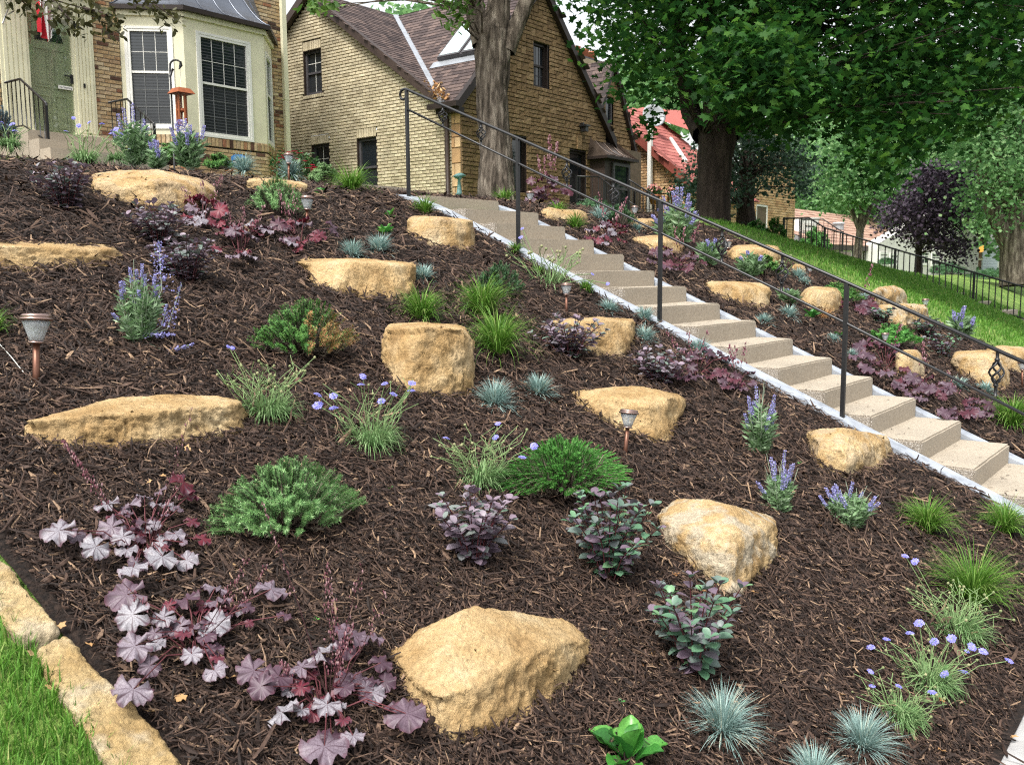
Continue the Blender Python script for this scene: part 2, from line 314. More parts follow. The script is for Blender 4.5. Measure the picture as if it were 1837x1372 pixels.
def heuchera_mat():
    m=bpy.data.materials.new('coral_bell_leaf'); m.use_nodes=True; t=m.node_tree;N=t.nodes;L=t.links;b=N['Principled BSDF']; b.inputs['Roughness'].default_value=.5
    tc=N.new('ShaderNodeTexCoord'); sp=N.new('ShaderNodeSeparateXYZ'); 
    wn=N.new('ShaderNodeTexNoise'); wn.inputs['Scale'].default_value=3; wa=N.new('ShaderNodeVectorMath'); wa.operation='SCALE'; wa.inputs['Scale'].default_value=.22
    L.new(tc.outputs['Object'],wn.inputs['Vector']); ws=N.new('ShaderNodeVectorMath'); ws.operation='SUBTRACT'; ws.inputs[1].default_value=(.5,.5,.5); L.new(wn.outputs['Color'],ws.inputs[0]); L.new(ws.outputs[0],wa.inputs[0])
    ad=N.new('ShaderNodeVectorMath'); ad.operation='ADD'; L.new(tc.outputs['Object'],ad.inputs[0]); L.new(wa.outputs[0],ad.inputs[1]); L.new(ad.outputs[0],sp.inputs[0])
    a=N.new('ShaderNodeMath'); a.operation='ARCTAN2'; L.new(sp.outputs['Y'],a.inputs[0]); L.new(sp.outputs['X'],a.inputs[1])
    k=N.new('ShaderNodeMath'); k.operation='MULTIPLY'; k.inputs[1].default_value=3.5; L.new(a.outputs[0],k.inputs[0])
    c=N.new('ShaderNodeMath'); c.operation='COSINE'; L.new(k.outputs[0],c.inputs[0])
    ab=N.new('ShaderNodeMath'); ab.operation='ABSOLUTE'; L.new(c.outputs[0],ab.inputs[0])
    ve=N.new('ShaderNodeTexVoronoi'); ve.feature='DISTANCE_TO_EDGE'; ve.inputs['Scale'].default_value=5.5; L.new(ad.outputs[0],ve.inputs['Vector'])
    m1=N.new('ShaderNodeMapRange'); m1.inputs['From Min'].default_value=.0; m1.inputs['From Max'].default_value=.50; L.new(ab.outputs[0],m1.inputs['Value'])
    m2=N.new('ShaderNodeMapRange'); m2.inputs['From Min'].default_value=.0; m2.inputs['From Min'].default_value=-.05; m2.inputs['From Max'].default_value=.08; L.new(ve.outputs['Distance'],m2.inputs['Value'])
    mi=N.new('ShaderNodeMath'); mi.operation='MINIMUM'; L.new(m1.outputs[0],mi.inputs[0]); L.new(m2.outputs[0],mi.inputs[1])
    oi=N.new('ShaderNodeObjectInfo'); rp=N.new('ShaderNodeValToRGB'); e=rp.color_ramp.elements
    for _ in range(4): e.new(.5)
    for el,(p,cc) in zip(e,[(0,(.30,.29,.315)),(.35,(.215,.175,.21)),(.58,(.095,.05,.072)),(.74,(.05,.024,.038)),(.88,(.10,.012,.024)),(1,(.17,.011,.024))]): el.position=p; el.color=lin(cc)
    at=N.new('ShaderNodeAttribute'); at.attribute_type='OBJECT'; at.attribute_name='tone'
    L.new(at.outputs['Fac'],rp.inputs[0])
    mx=N.new('ShaderNodeMix'); mx.data_type='RGBA'; L.new(mi.outputs[0],mx.inputs['Factor']); mx.inputs['A'].default_value=(.05,.022,.034,1); L.new(rp.outputs[0],mx.inputs['B'])
    ln=N.new('ShaderNodeVectorMath'); ln.operation='LENGTH'; L.new(tc.outputs['Object'],ln.inputs[0])
    re=N.new('ShaderNodeMapRange'); re.inputs['From Min'].default_value=.86; re.inputs['From Max'].default_value=1.08; re.inputs['To Max'].default_value=.75; L.new(ln.outputs['Value'],re.inputs['Value'])
    mb=N.new('ShaderNodeMix'); mb.data_type='RGBA'; L.new(re.outputs[0],mb.inputs['Factor']); L.new(mx.outputs['Result'],mb.inputs['A']); mb.inputs['B'].default_value=(.11,.035,.055,1)
    L.new(mb.outputs['Result'],b.inputs['Base Color'])
    tr=N.new('ShaderNodeBsdfTranslucent'); L.new(mb.outputs['Result'],tr.inputs['Color']); ms=N.new('ShaderNodeMixShader'); ms.inputs[0].default_value=.18; L.new(b.outputs[0],ms.inputs[1]); L.new(tr.outputs[0],ms.inputs[2]); L.new(ms.outputs[0],N['Material Output'].inputs['Surface'])
    return m
M['heuchera']=heuchera_mat()
# ================================================================ setting
def proj(p):
    t,s,z=p[0],p[1],p[2]-EYE
    x=t*sY-s*cY; y=t*cY+s*sY
    c,sn=math.cos(PITCH),math.sin(PITCH); d=y*c-z*sn; u=y*sn+z*c
    if d<.05: return -9999,-9999,d
    X=F_PX*x/d;Y=-F_PX*u/d; cr,sr=math.cos(ROLL),math.sin(ROLL)
    return CX+cr*X-sr*Y, CY+sr*X+cr*Y, d
def inview(p,m=40):
    x,y,d=proj(p); return d>0 and -m<x<1837+m and -m<y<1372+m
def vn(x,y,z=0.): return MN.noise(Vector((x,y,z)))
def lump(t,s): return .022*vn(t*1.7,s*1.7)+.012*vn(t*5,s*5,3)
def sheet(name,ts,ss,zf,mat,smooth=True,keep=None,**kw):
    V=[(t,s,zf(t,s)) for s in ss for t in ts]; n=len(ts); Q=[]
    for j in range(len(ss)-1):
        for i in range(n-1):
            if keep is None or keep((ts[i]+ts[i+1])/2,(ss[j]+ss[j+1])/2): Q.append((j*n+i,j*n+i+1,(j+1)*n+i+1,(j+1)*n+i))
    return ob(name,mesh_np(name,V,[Q],[mat],smooth),**kw)
def lawn_z(t,s):
    z=H(t,s)
    if 1.0<t<12.2 and .5<s<17: z-=.05
    return z+.01*vn(t*.8,s*.8)
ts=sorted(set(list(np.arange(-8,1.0,.5))+list(np.arange(1.0,30,.35))+list(np.arange(30,70,2.))+[80,100,140,200,300]+[-60,-30,-15]))
ss=sorted(set([.62]+list(np.arange(.8,16,.3))+[18,22,30,45,80,150,300]))
sheet('lawn',ts,ss,lawn_z,M['lawn'],kind='structure')
sheet('ground',[-300,-60,-10,0,10,30,60,120,300],[-300,-60,-20,-3.2],lambda t,s:H(t,0)-.12,M['asphalt'],kind='structure')
def edge_left(s): return 1.10+.03*vn(s*3,5)
def edge_right(s): return 11.9+.25*vn(s*1.3,9)-(.05*(s-3))
def bed_z(t,s): return H(t,s)+lump(t,s)
bts=list(np.arange(1.0,12.4,.09)); bss=list(np.arange(.55,7.0,.09))+list(np.arange(7.2,16.6,.4))
def bedkeep(t,s):
    if s>6.9 and t>11: return False
    return edge_left(s)<t<edge_right(s) and not (6.2<t<7.5 and s<6.2)
sheet('mulch_bed',bts,bss,bed_z,M['soil'],keep=bedkeep,kind='structure')
# sidewalk of single slabs
sw=sheet('sidewalk',[-40,-10,0,6,13,22,60],[-3.3,-1.2,.6],lambda t,s:H(t,0)-.045,M['soil'],kind='structure')
for i in range(-2,12):
    b=MB(); t0=i*1.5; b.box((t0+.006,-1.15,H(t0,0)-.09),(t0+1.494,.56,H(t0+.7,0)-.004)); b.build('paving_slab',M['sidewalk'],sw)
# ---------------------------------------------------------------- limestone edging blocks beside the lawn
def rough_block(name,outline,thick,label,seed,parent=None,cat='edging stone',mat=None,group=None):
    b=bmesh.new(); top=[b.verts.new(p) for p in outline]; f=b.faces.new(top)
    if f.normal.z<0: f.normal_flip()
    r=bmesh.ops.extrude_face_region(b,geom=[f]); vs=[v for v in r['geom'] if isinstance(v,bmesh.types.BMVert)]
    f.normal_update()
    bmesh.ops.translate(b,verts=vs,vec=(0,0,-thick)); bmesh.ops.recalc_face_normals(b,faces=b.faces[:])
    bmesh.ops.bevel(b,geom=b.edges[:],offset=.012,segments=1,affect='EDGES')
    bmesh.ops.triangulate(b,faces=b.faces[:])
    for L_ in (.12,.06,.03,.018,.012):
        es=[e for e in b.edges if e.calc_length()>L_]
        if es: bmesh.ops.subdivide_edges(b,edges=es,cuts=1); bmesh.ops.triangulate(b,faces=b.faces[:])
    b.normal_update()
    for v in b.verts:
        p=v.co; q=p*7+Vector((seed*3.1,0,0)); d=.003*MN.noise(q)+.005*MN.noise(q*2.7)+.005*MN.noise(q*7)+.003*MN.noise(q*16)
        v.co=p+v.normal*d
    c=sum((Vector(p) for p in outline),Vector())/len(outline); c.z-=thick/2
    bmesh.ops.translate(b,verts=b.verts[:],vec=-c)
    me=bpy.data.meshes.new(name); b.to_mesh(me); b.free(); me.materials.append(mat or M['edge'])
    for p in me.polygons: p.use_smooth=True
    o=ob(name,me,None,c,label,cat,group); o['pale']=.6; return o
def gp(px,py,up=0): return G(px,py,up)[0]
e1=[gp(x,y,.035) for x,y in ((-60,985),(18,1008),(55,1062),(108,1112),(100,1135),(42,1142),(-20,1090),(-90,1010))]
rough_block('edging_stone',e1,.09,'pale limestone edging block with a notched end above the lawn corner',1)
e2=[gp(x,y,.035) for x,y in ((60,1160),(118,1130),(160,1182),(212,1228),(270,1290),(322,1358),(330,1372),(335,1400),(215,1400),(160,1310),(105,1230))]
rough_block('edging_stone',e2,.09,'long stepped ochre limestone edging block between grass and mulch',2)
e3=[gp(x,y,.035) for x,y in ((-180,900),(-70,978),(-96,1004),(-210,950))]
rough_block('edging_stone',e3,.09,'limestone edging block farther up the lawn edge',3)
# ---------------------------------------------------------------- mulch chips
def chips():
    N=240000
    N0=170000; nx=260000
    T=np.concatenate([nrg.uniform(1.05,5.6,nx),nrg.uniform(1.05,12.1,N0*3)]); S=np.concatenate([nrg.uniform(.58,4.6,nx),nrg.uniform(.58,9.5,N0*3)])
    D=np.hypot(T,S); M3=len(T); near=np.arange(M3)<nx
    x=T*sY-S*cY; y=T*cY+S*sY
    ok=(y>.6)&(np.abs(x)<y*.64+.4)
    dens=np.clip((4.2/np.maximum(D,2.0))**1.55,0,1.0)*np.where(S>6.6,.35,1)
    ok&=nrg.random(M3)<np.where(near,np.clip((3.0/np.maximum(D,1.8))**3,0,1)*np.clip(3/np.maximum(D,1.8),0,1),dens)
    ok&=~((T>6.17)&(T<7.56)&(S<6.4))
    ok&=(T>1.13)&(T<11.95-.05*(S-3))
    T=T[ok];S=S[ok];D=D[ok]
    print('chips',len(T))
    n=len(T)
    Z=np.array([bed_z(a,b) for a,b in zip(T,S)])
    k=np.clip(D/3.6,.8,2.2)**.8
    Ln=np.exp(nrg.normal(math.log(.034),.5,n))*k; Ln=np.clip(Ln,.012,.13)
    Wd=np.clip(np.exp(nrg.normal(math.log(.0065),.42,n))*k,.0025,.022); Wd=np.minimum(Wd,Ln*.5)
    yaw=nrg.uniform(0,2*np.pi,n); pit=nrg.normal(0,.3,n); rol=nrg.normal(0,.5,n)
    # local slope of the bank tilts the chip
    sl=np.where(S<5.6,.43,np.where(S<6.6,.25,.107))
    d=np.stack([np.cos(yaw),np.sin(yaw),np.sin(yaw)*sl+pit],1); d/=np.linalg.norm(d,axis=1)[:,None]
    nn=np.stack([np.zeros(n),-sl,np.ones(n)],1); nn/=np.linalg.norm(nn,axis=1)[:,None]
    w=np.cross(nn,d); w/=np.linalg.norm(w,axis=1)[:,None]; w=w+nn*rol[:,None]; w/=np.linalg.norm(w,axis=1)[:,None]
    u=np.cross(d,w)
    P=np.stack([T,S,Z+nrg.uniform(-.008,.024,n)*np.clip(k,1,1.6)+np.abs(pit)*Ln*.3],1)
    cols=[]
    bend=nrg.normal(0,.06,n)
    for a,wa in ((-1,.45),(-.2,1.),(1,.55)):
        jt=nrg.uniform(.6,1.15,n)
        c=P+d*(Ln*.5*a)[:,None]+w*(bend*Ln*(1-a*a))[:,None]
        hw=Wd*.5*wa*jt
        cols+= [c-w*hw[:,None], c+u*(Wd*.3*wa)[:,None], c+w*hw[:,None]]
    V=np.stack(cols,1).reshape(-1,3)
    b=(np.arange(n)*9)[:,None]
    Q=np.concatenate([b+np.array([[0,1,4,3]]),b+np.array([[1,2,5,4]]),b+np.array([[3,4,7,6]]),b+np.array([[4,5,8,7]])])
    ob('wood_mulch',mesh_np('wood_mulch',V,[Q],[M['chip']]),None,None,'dark brown shredded wood mulch covering the sloping bed','mulch',kind='stuff')
    # larger bark slivers in front
    b=MB()
    for i in range(420):
        px=rng.uniform(-20,1850); py=rng.uniform(700,1372)
        p,l=G(px,py); 
        if not(1.15<p.x<11.6) or (6.1<p.x<7.6): continue
        L_=rng.uniform(.05,.13); W_=rng.uniform(.006,.016); a=rng.uniform(0,6.28)
        dd=Vector((math.cos(a),math.sin(a),.43*math.sin(a)+rng.gauss(0,.08))).normalized(); nn_=Vector((0,-.43,1)).normalized(); ww=nn_.cross(dd)+nn_*rng.gauss(0,.25); ww.normalize(); uu=dd.cross(ww)
        c=p+Vector((0,0,lump(p.x,p.y)+.012)); V=[]
        for q,wq in ((-1,.3),(-.4,1),(.3,.9),(1,.25)):
            cc=c+dd*L_*.5*q; V+=[cc-ww*W_*.5*wq-uu*.004,cc+uu*W_*.25*wq,cc+ww*W_*.5*wq-uu*.004]
        b.add(V,[(i*3+j,i*3+j+1,i*3+j+4,i*3+j+3) for i in range(3) for j in range(2)])
    for i in range(150):
        k_=rng.randrange(0,15); t_=rng.choice((6.36,7.4,6.5)) if rng.random()<.4 else rng.uniform(6.37,7.4); t_=min(max(t_+rng.gauss(0,.03),6.37),7.4); s_=5.520-k_*.3254+rng.uniform(.03,.3); c=Vector((t_,s_,2.2036-k_*.1404+.006)); a=rng.uniform(0,6.28); L_=rng.uniform(.012,.045); dd=Vector((math.cos(a),math.sin(a),0)); ww=Vector((-dd.y,dd.x,.1))*rng.uniform(.002,.005)
        b.add([c-dd*L_*.5-ww,c-dd*L_*.5+ww,c+dd*L_*.5+ww*.6,c+dd*L_*.5-ww*.6],[(0,1,2,3)])
    b.build('bark_slivers',M['chip'],None,label='larger split bark slivers lying on the mulch',cat='bark',kind='stuff')
chips()
# near lawn blades
def lawn_blades():
    def blades(n,T,S,hmin,hmax,wd):
        yaw=nrg.uniform(0,6.28,n); h=nrg.uniform(hmin,hmax,n); lean=nrg.uniform(.1,.9,n)
        Z=np.array([lawn_z(a,b) for a,b in zip(T,S)])
        P=np.stack([T,S,Z],1); d=np.stack([np.cos(yaw),np.sin(yaw),np.zeros(n)],1); w=np.stack([-np.sin(yaw),np.cos(yaw),np.zeros(n)],1)
        up=np.array([0,0,1.]); cols=[]
        for a,ww in ((0,1),(.5,.85),(1,0.08)):
            c=P+up*(h*a*(1-.35*lean*a))[:,None]+d*(h*lean*a*a*.8)[:,None]; hw=(wd*ww)[:,None]
            cols+=[c-w*hw,c+w*hw]
        V=np.stack(cols,1).reshape(-1,3); b=(np.arange(n)*6)[:,None]
        return V,np.concatenate([b+np.array([[0,1,3,2]]),b+np.array([[2,3,5,4]])])
    n=52000; T=nrg.uniform(-.3,1.12,n); S=nrg.uniform(1.3,4.2,n)
    tl=np.array([edge_left(s)-.035 for s in S]); ok=T<tl
    pr=[proj((a,b,lawn_z(a,b))) for a,b in zip(T[ok],S[ok])]
    okp=np.array([(-80<x<420 and 980<y<1450) for x,y,d in pr]); T=T[ok][okp];S=S[ok][okp]; n=len(T)
    V,Q=blades(n,T,S,.03,.075,nrg.uniform(.0012,.0024,n))
    ob('lawn_grass',mesh_np('lawn_grass',V,[Q],[M['blade_lawn']]),None,None,'lush green lawn grass beside the limestone edging','grass',kind='stuff')
    n=60000; T=nrg.uniform(11.4,24,n); S=nrg.uniform(.8,9,n); ok=(T>np.array([edge_right(s) for s in S])); T=T[ok];S=S[ok];n=len(T)
    D=np.hypot(T,S)
    V,Q=blades(n,T,S,.03,.08,nrg.uniform(.003,.006,n)*D/12)
    ob('lawn_grass',mesh_np('lawn_grass',V,[Q],[M['blade_lawn']]),None,None,'mown grass bank between the far bed and the fence','grass',kind='stuff')
lawn_blades()
# ---------------------------------------------------------------- concrete stairs
ST_T0,ST_T1,ST_S0,ST_Z0,ST_TR,ST_R=6.348,7.418,5.520,2.2036,.3254,.1404
stair=empty('concrete_stairs',(6.88,1,.3),'tan concrete garden stairs climbing the mulched bank','stairs')
def rel(o,p): return Vector(p)-o.location
def step_mesh(k,s_nose,z,depth,t0,t1):
    b=bmesh.new(); r=random.Random(k+50)
    bmesh.ops.create_cube(b,size=1)
    hgt=ST_R+.1
    for v in b.verts:
        v.co=Vector((t0+(v.co.x+.5)*(t1-t0),s_nose+(v.co.y+.5)*depth,z-hgt+(v.co.z+.5)*hgt))
        v.co.x+=r.gauss(0,.006); v.co.z+=r.gauss(0,.003)
    bmesh.ops.bevel(b,geom=[e for e in b.edges],offset=.011,segments=2,affect='EDGES')
    es=[e for e in b.edges if e.calc_length()>.3]; bmesh.ops.subdivide_edges(b,edges=es,cuts=9)
    for v in b.verts:
        n=v.co*9; v.co+=Vector((MN.noise(n),MN.noise(n+Vector((5,5,5))),MN.noise(n+Vector((9,1,5)))))*.004
    b.normal_update()
    me=bpy.data.meshes.new('step'); me.materials.append(M['concrete']); me.materials.append(M['aggregate'])
    for f in b.faces: f.material_index=1 if f.normal.x<-.8 else 0
    bmesh.ops.translate(b,verts=b.verts[:],vec=-stair.location)
    b.to_mesh(me); b.free(); return me
for k in range(0,16):
    ob('step',step_mesh(k,ST_S0-k*ST_TR,ST_Z0-k*ST_R,ST_TR+.1,ST_T0,ST_T1),stair)
pl=onX(895.7,361,ST_T1)
ob('landing',step_mesh(40,pl.y,pl.z,1.2,ST_T0,ST_T1),stair)
def strip(name,t0,t1,s0,s1,off,th,mat,parent,n=40):
    V=[];Q=[]
    for i in range(n+1):
        s=s0+(s1-s0)*i/n; z=H((t0+t1)/2,s)+off; j=.006*vn(s*6,t0)
        for t,zz in ((t0+j,z-th),(t0+j,z),(t1,z+.004),(t1,z-th)): V.append(Vector((t,s,zz))-parent.location)
    for i in range(n):
        for j in range(3): Q.append((i*4+j,i*4+j+1,i*4+4+j+1,i*4+4+j))
    Q+=[(0,1,2,3),(4*n+3,4*n+2,4*n+1,4*n)]
    return ob(name,mesh_np(name,V,[Q],[mat]),parent)
strip('curb',6.19,6.346,.55,6.25,.022,.18,M['curb'],stair); strip('curb',7.42,7.55,.55,6.2,.01,.18,M['curb'],stair)
walk=MB()
for i in range(8):
    s0=pl.y+1.25+i*1.0
    walk.box((ST_T0,s0,H(6.8,s0)-.1),(ST_T1,s0+.985,H(6.8,s0+.5)+.03))
walk.build('front_walk',M['concrete'],None,kind='structure')
# ---------------------------------------------------------------- iron handrail beside the stairs
RT=6.268
rail=empty('stair_handrail',(RT,3.5,1.2),'black iron handrail with basket spindles beside the concrete stairs','handrail')
def tubepart(name,pts,r,parent,mat=None,k=8,root=None): 
    b=MB(); b.tube([Vector(p)-(root or parent).location for p in pts],r,k); return b.build(name,mat or M['iron'],parent,smooth=True)
def boxpart(name,a,b_,parent,mat): 
    b=MB(); b.box(Vector(a)-parent.location,Vector(b_)-parent.location); return b.build(name,mat,parent)
tops=[onX(x,y,RT) for x,y in ((728,160),(938,249),(1196,362),(1519,507))]
lows=[onX(x,y,RT) for x,y in ((732,197),(938,292),(1195,415),(1516,579))]
posts_s=[6.16,4.88,3.52,2.11]
def ext(a,b,s): k=(s-a.y)/(b.y-a.y); return a+(b-a)*k
t_end=ext(tops[2],tops[3],.75); l_end=ext(lows[2],lows[3],.75)
for i,s in enumerate(posts_s+[.75]):
    tp=ext(tops[0],tops[3],s)
    boxpart('post',(RT-.0135,s-.0135,H(RT,s)-.05),(RT+.0135,s+.0135,tp.z-.004),rail,M['iron'])
a=tops[0]
curl=[a+Vector((0,.0,0))]+[a+Vector((0,.03+.045*math.sin(q),-.045+.045*math.cos(q))) for q in np.linspace(0,math.pi*1.15,8)]
tubepart('top_rail',[t_end]+[ext(tops[0],tops[3],s) for s in (2.11,3.52,4.88,6.1)]+curl,.0125,rail)
tubepart('lower_rail',[l_end]+[ext(lows[0],lows[3],s) for s in (2.11,3.52,4.88,6.16)],.0095,rail)
def basket_mesh():
    b=MB(); b.tube([(0,0,-.5),(0,0,-.24)],.036,6); b.tube([(0,0,.24),(0,0,.5)],.036,6)
    for q in range(4):
        pts=[]
        for i in range(9):
            u=i/8; a=q*math.pi/2+u*math.pi*1.1; r=.005+.15*math.sin(math.pi*u)**.8; pts.append((r*math.cos(a),r*math.sin(a),-.24+.48*u))
        b.tube(pts,.026,5)
    b.lathe([(.05,-.3),(.06,-.27),(.05,-.24)],k=8); b.lathe([(.05,.24),(.06,.27),(.05,.3)],k=8)
    return b.mesh('basket_spindle',M['iron'],True)
bm_=basket_mesh()
for px in (794,863,1018,1101,1295,1404,1650,1790):
    d=None
    for s in np.linspace(.7,6.2,400):
        tp=ext(tops[0],tops[3],s)
        if abs(proj(tp)[0]-px)<1.2: d=s;break
    if d is None: continue
    tp=ext(tops[0],tops[3],d); lo=ext(lows[0],lows[3],d); hh=tp.z-lo.z
    o=ob('basket_spindle',bm_,rail,(tp+lo)/2-rail.location); o.scale=(.27,.27,hh)
# ================================================================ buildings
M['greybar']=material('screened_bar',[(0,(.16,.165,.165))],.6)
UX,UY,UZ=Vector((1,0,0)),Vector((0,1,0)),Vector((0,0,1))
class Fr:
    def __init__(s,Op,U,N): s.O=Vector(Op);s.U=U;s.N=N
    def p(s,u,z,n=0): return Vector((s.O.x,s.O.y,0))+s.U*u+s.N*n+UZ*z
def fbox(b,fr,off,u0,u1,z0,z1,n0,n1,mi=0):
    P=[fr.p(u,z,n)-off for n in (n0,n1) for u,z in ((u0,z0),(u1,z0),(u1,z1),(u0,z1))]
    b.add(P,[(0,1,2,3),(7,6,5,4),(0,4,5,1),(1,5,6,2),(2,6,7,3),(3,7,4,0)],mi)
def fpart(name,fr,parent,root,boxes,mat,**kw):
    b=MB()
    for q in boxes: fbox(b,fr,root.location,*q)
    return b.build(name,mat,parent,**kw)
def masonry(fr,root,parent,name,cells,mat,mortar,proud,gap,nmax=300,joined='far_pieces'):
    """cells: (u0,u1,z0,z1) of every piece incl. joint; the largest in view become parts"""
    b=MB()
    for (u0,u1,z0,z1) in cells: 
        P=[fr.p(u,z,0)-root.location for u,z in ((u0,z0),(u1,z0),(u1,z1),(u0,z1))]; b.add(P,[(0,1,2,3)])
    b.build('mortar',mortar,parent)
    sc=[]
    for i,c in enumerate(cells):
        p=fr.p((c[0]+c[1])/2,(c[2]+c[3])/2); x,y,d=proj(p)
        vis=-20<x<1857 and -10<y<420 and d>0
        sc.append(((c[1]-c[0])*(c[3]-c[2])/d if vis else 0,i))
    sc.sort(reverse=True); big=set(i for a,i in sc[:nmax] if a>0)
    rest=MB(); cache={}
    for i,(u0,u1,z0,z1) in enumerate(cells):
        g=gap/2; pr=proud*(1+.35*math.sin(i*12.9898)*math.cos(i*7.3))
        a0,a1,c0,c1=u0+g,u1-g,z0+g,z1-g
        if a1-a0<.015: continue
        def pc(off):
            e=min(.006,(c1-c0)*.2)
            P=[fr.p(u,z,-.001)-off for u,z in ((a0,c0),(a1,c0),(a1,c1),(a0,c1))]+[fr.p(u,z,pr)-off for u,z in ((a0+e,c0+e),(a1-e,c0+e),(a1-e,c1-e),(a0+e,c1-e))]
            return P,[(4,5,6,7),(0,1,5,4),(1,2,6,5),(2,3,7,6),(3,0,4,7)]
        if i in big:
            ctr=fr.p((a0+a1)/2,(c0+c1)/2); key=(round(a1-a0,3),round(c1-c0,3),round(pr,3))
            if key not in cache:
                P,Fc=pc(ctr); q=MB(); q.add(P,Fc); cache[key]=q.mesh(name,mat)
            ob(name,cache[key],parent,ctr-root.location)
        else:
            P,Fc=pc(root.location); rest.add(P,Fc)
    if rest.n: rest.build(joined,mat,parent,kind='stuff')
def bond(u0,u1,z0,z1,L,h,inside,openings,jit=0):
    out=[]; nrow=int((z1-z0)/h)
    for r in range(nrow):
        z=z0+r*h; off=(r%2)*L/2; u=u0-off
        while u<u1:
            a,b=max(u,u0),min(u+L,u1); u+=L
            segs=[(a,b)]
            for (o0,o1,p0,p1) in openings:
                if z+h*.6>p0 and z+h*.4<p1:
                    ns=[]
                    for (a,b) in segs:
                        if b<=o0 or a>=o1: ns.append((a,b))
                        else:
                            if a<o0: ns.append((a,o0))
                            if b>o1: ns.append((o1,b))
                    segs=ns
            for a,b in segs:
                if b-a>.03 and inside((a+b)/2,z+h/2): out.append((a,b,z,z+h))
    return out
def ashlar(u0,u1,z0,z1,c,inside,openings,seed):
    r=random.Random(seed); nu=int((u1-u0)/c); nz=int((z1-z0)/c); occ=np.zeros((nz,nu),bool); out=[]
    for j in range(nz):
        for i in range(nu):
            u=u0+(i+.5)*c; z=z0+(j+.5)*c
            if any(o[0]<u<o[1] and o[2]<z<o[3] for o in openings) or not inside(u,z): occ[j,i]=True
    for j in range(nz):
        for i in range(nu):
            if occ[j,i]: continue
            w,h=r.choice([(3,1),(4,1),(2,1),(2,1),(3,1),(3,2),(2,2),(4,1),(4,1),(3,1),(2,2),(5,1)])
            ww=0
            while ww<w and i+ww<nu and not occ[j,i+ww]: ww+=1
            hh=1
            while hh<h and j+hh<nz and not occ[j+hh,i:i+ww].any(): hh+=1
            occ[j:j+hh,i:i+ww]=True
            out.append((u0+i*c,u0+(i+ww)*c,z0+j*c,z0+(j+hh)*c))
    return out
def sash(fr,root,u0,u1,z0,z1,frame,n=-.09,fw=.05,grid=None,glass='glass',glass2=None,mid=.5,blinds=False,midbar=True,name='window',curtain=False):
    b=MB(); L_=root.location
    for q in ((u0,u0+fw,z0,z1),(u1-fw,u1,z0,z1),(u0+fw,u1-fw,z0,z0+fw),(u0+fw,u1-fw,z1-fw,z1)): fbox(b,fr,L_,*q,n,n+.06)
    w=b.build(name,frame,root)
    zm=z0+(z1-z0)*mid
    if midbar: fpart('sash_rail',fr,w,root,[(u0+fw,u1-fw,zm-fw*.4,zm+fw*.4,n+.003,n+.045)],frame)
    fpart('pane',fr,w,root,[(u0+fw*.6,u1-fw*.6,zm,z1-fw*.6,n+.012,n+.016)],M[glass])
    fpart('pane',fr,w,root,[(u0+fw*.6,u1-fw*.6,z0+fw*.6,zm,n+.006,n+.010)],M[glass2 or glass])
    if grid:
        nc,nr1,nr2,gw,gm=grid; bx=[]
        for i in range(1,nc): uu=u0+fw+(u1-u0-2*fw)*i/nc; bx.append((uu-gw/2,uu+gw/2,zm,z1-fw,n+.014,n+.024))
        lb=[]
        for i in range(1,nc): uu=u0+fw+(u1-u0-2*fw)*i/nc; lb.append((uu-gw/2,uu+gw/2,z0+fw,zm,n+.014,n+.024))
        for i in range(1,nr1): zz=zm+(z1-fw-zm)*i/nr1; bx.append((u0+fw,u1-fw,zz-gw/2,zz+gw/2,n+.0145,n+.0235))
        for i in range(1,nr2): zz=z0+fw+(zm-z0-fw)*i/nr2; lb.append((u0+fw,u1-fw,zz-gw/2,zz+gw/2,n+.0145,n+.0235))
        fpart('glazing_bar',fr,w,root,bx,gm)
        if lb: fpart('glazing_bar',fr,w,root,lb,M['greybar'] if blinds else gm)
    if blinds:
        k=int((z1-z0)/.058)
        for i in range(k):
            zz=z0+fw+(z1-z0-2*fw)*(i+.5)/k
            fpart('blind_slat',fr,w,root,[(u0+fw,u1-fw,zz-.009,zz+.009,n+.0175,n+.0185)],M['blind'])
    return w
def shingles(root,parent,P0,Ud,Vd,poly,row,tab,mat,lift=.012):
    """roof plane: P0 + u*Ud + v*Vd (v up the slope), tabs inside poly(u,v)"""
    Nn=Ud.cross(Vd).normalized()
    if Nn.z<0: Nn=-Nn
    us=[p[0] for p in poly]; vs=[p[1] for p in poly]
    def ins(u,v):
        c=False; n=len(poly)
        for i in range(n):
            (x1,y1),(x2,y2)=poly[i],poly[(i+1)%n]
            if (y1>v)!=(y2>v) and u<(x2-x1)*(v-y1)/(y2-y1)+x1: c=not c
        return c
    b=MB(); base=[P0+Ud*u+Vd*v-Nn*.02-root.location for u,v in poly]; n=len(base)
    b.add(base,[tuple(range(n))]); r=random.Random(3)
    v=min(vs); k=0
    while v<max(vs):
        u=min(us)-(k%2)*tab*.5-r.uniform(0,.1)
        while u<max(us):
            w=tab*r.choice((.6,.8,1,1.3))
            if ins(u+w/2,v+row*.5):
                A=[P0+Ud*a+Vd*c+Nn*h-root.location for a,c,h in ((u,v,lift),(u+w-.004,v,lift),(u+w-.004,v+row*1.05,0),(u,v+row*1.05,0),(u,v,-.005),(u+w-.004,v,-.005))]
                b.add(A,[(0,1,2,3),(4,5,1,0)])
            u+=w
        v+=row; k+=1
    return b.build('shingles',mat,parent,kind='stuff')
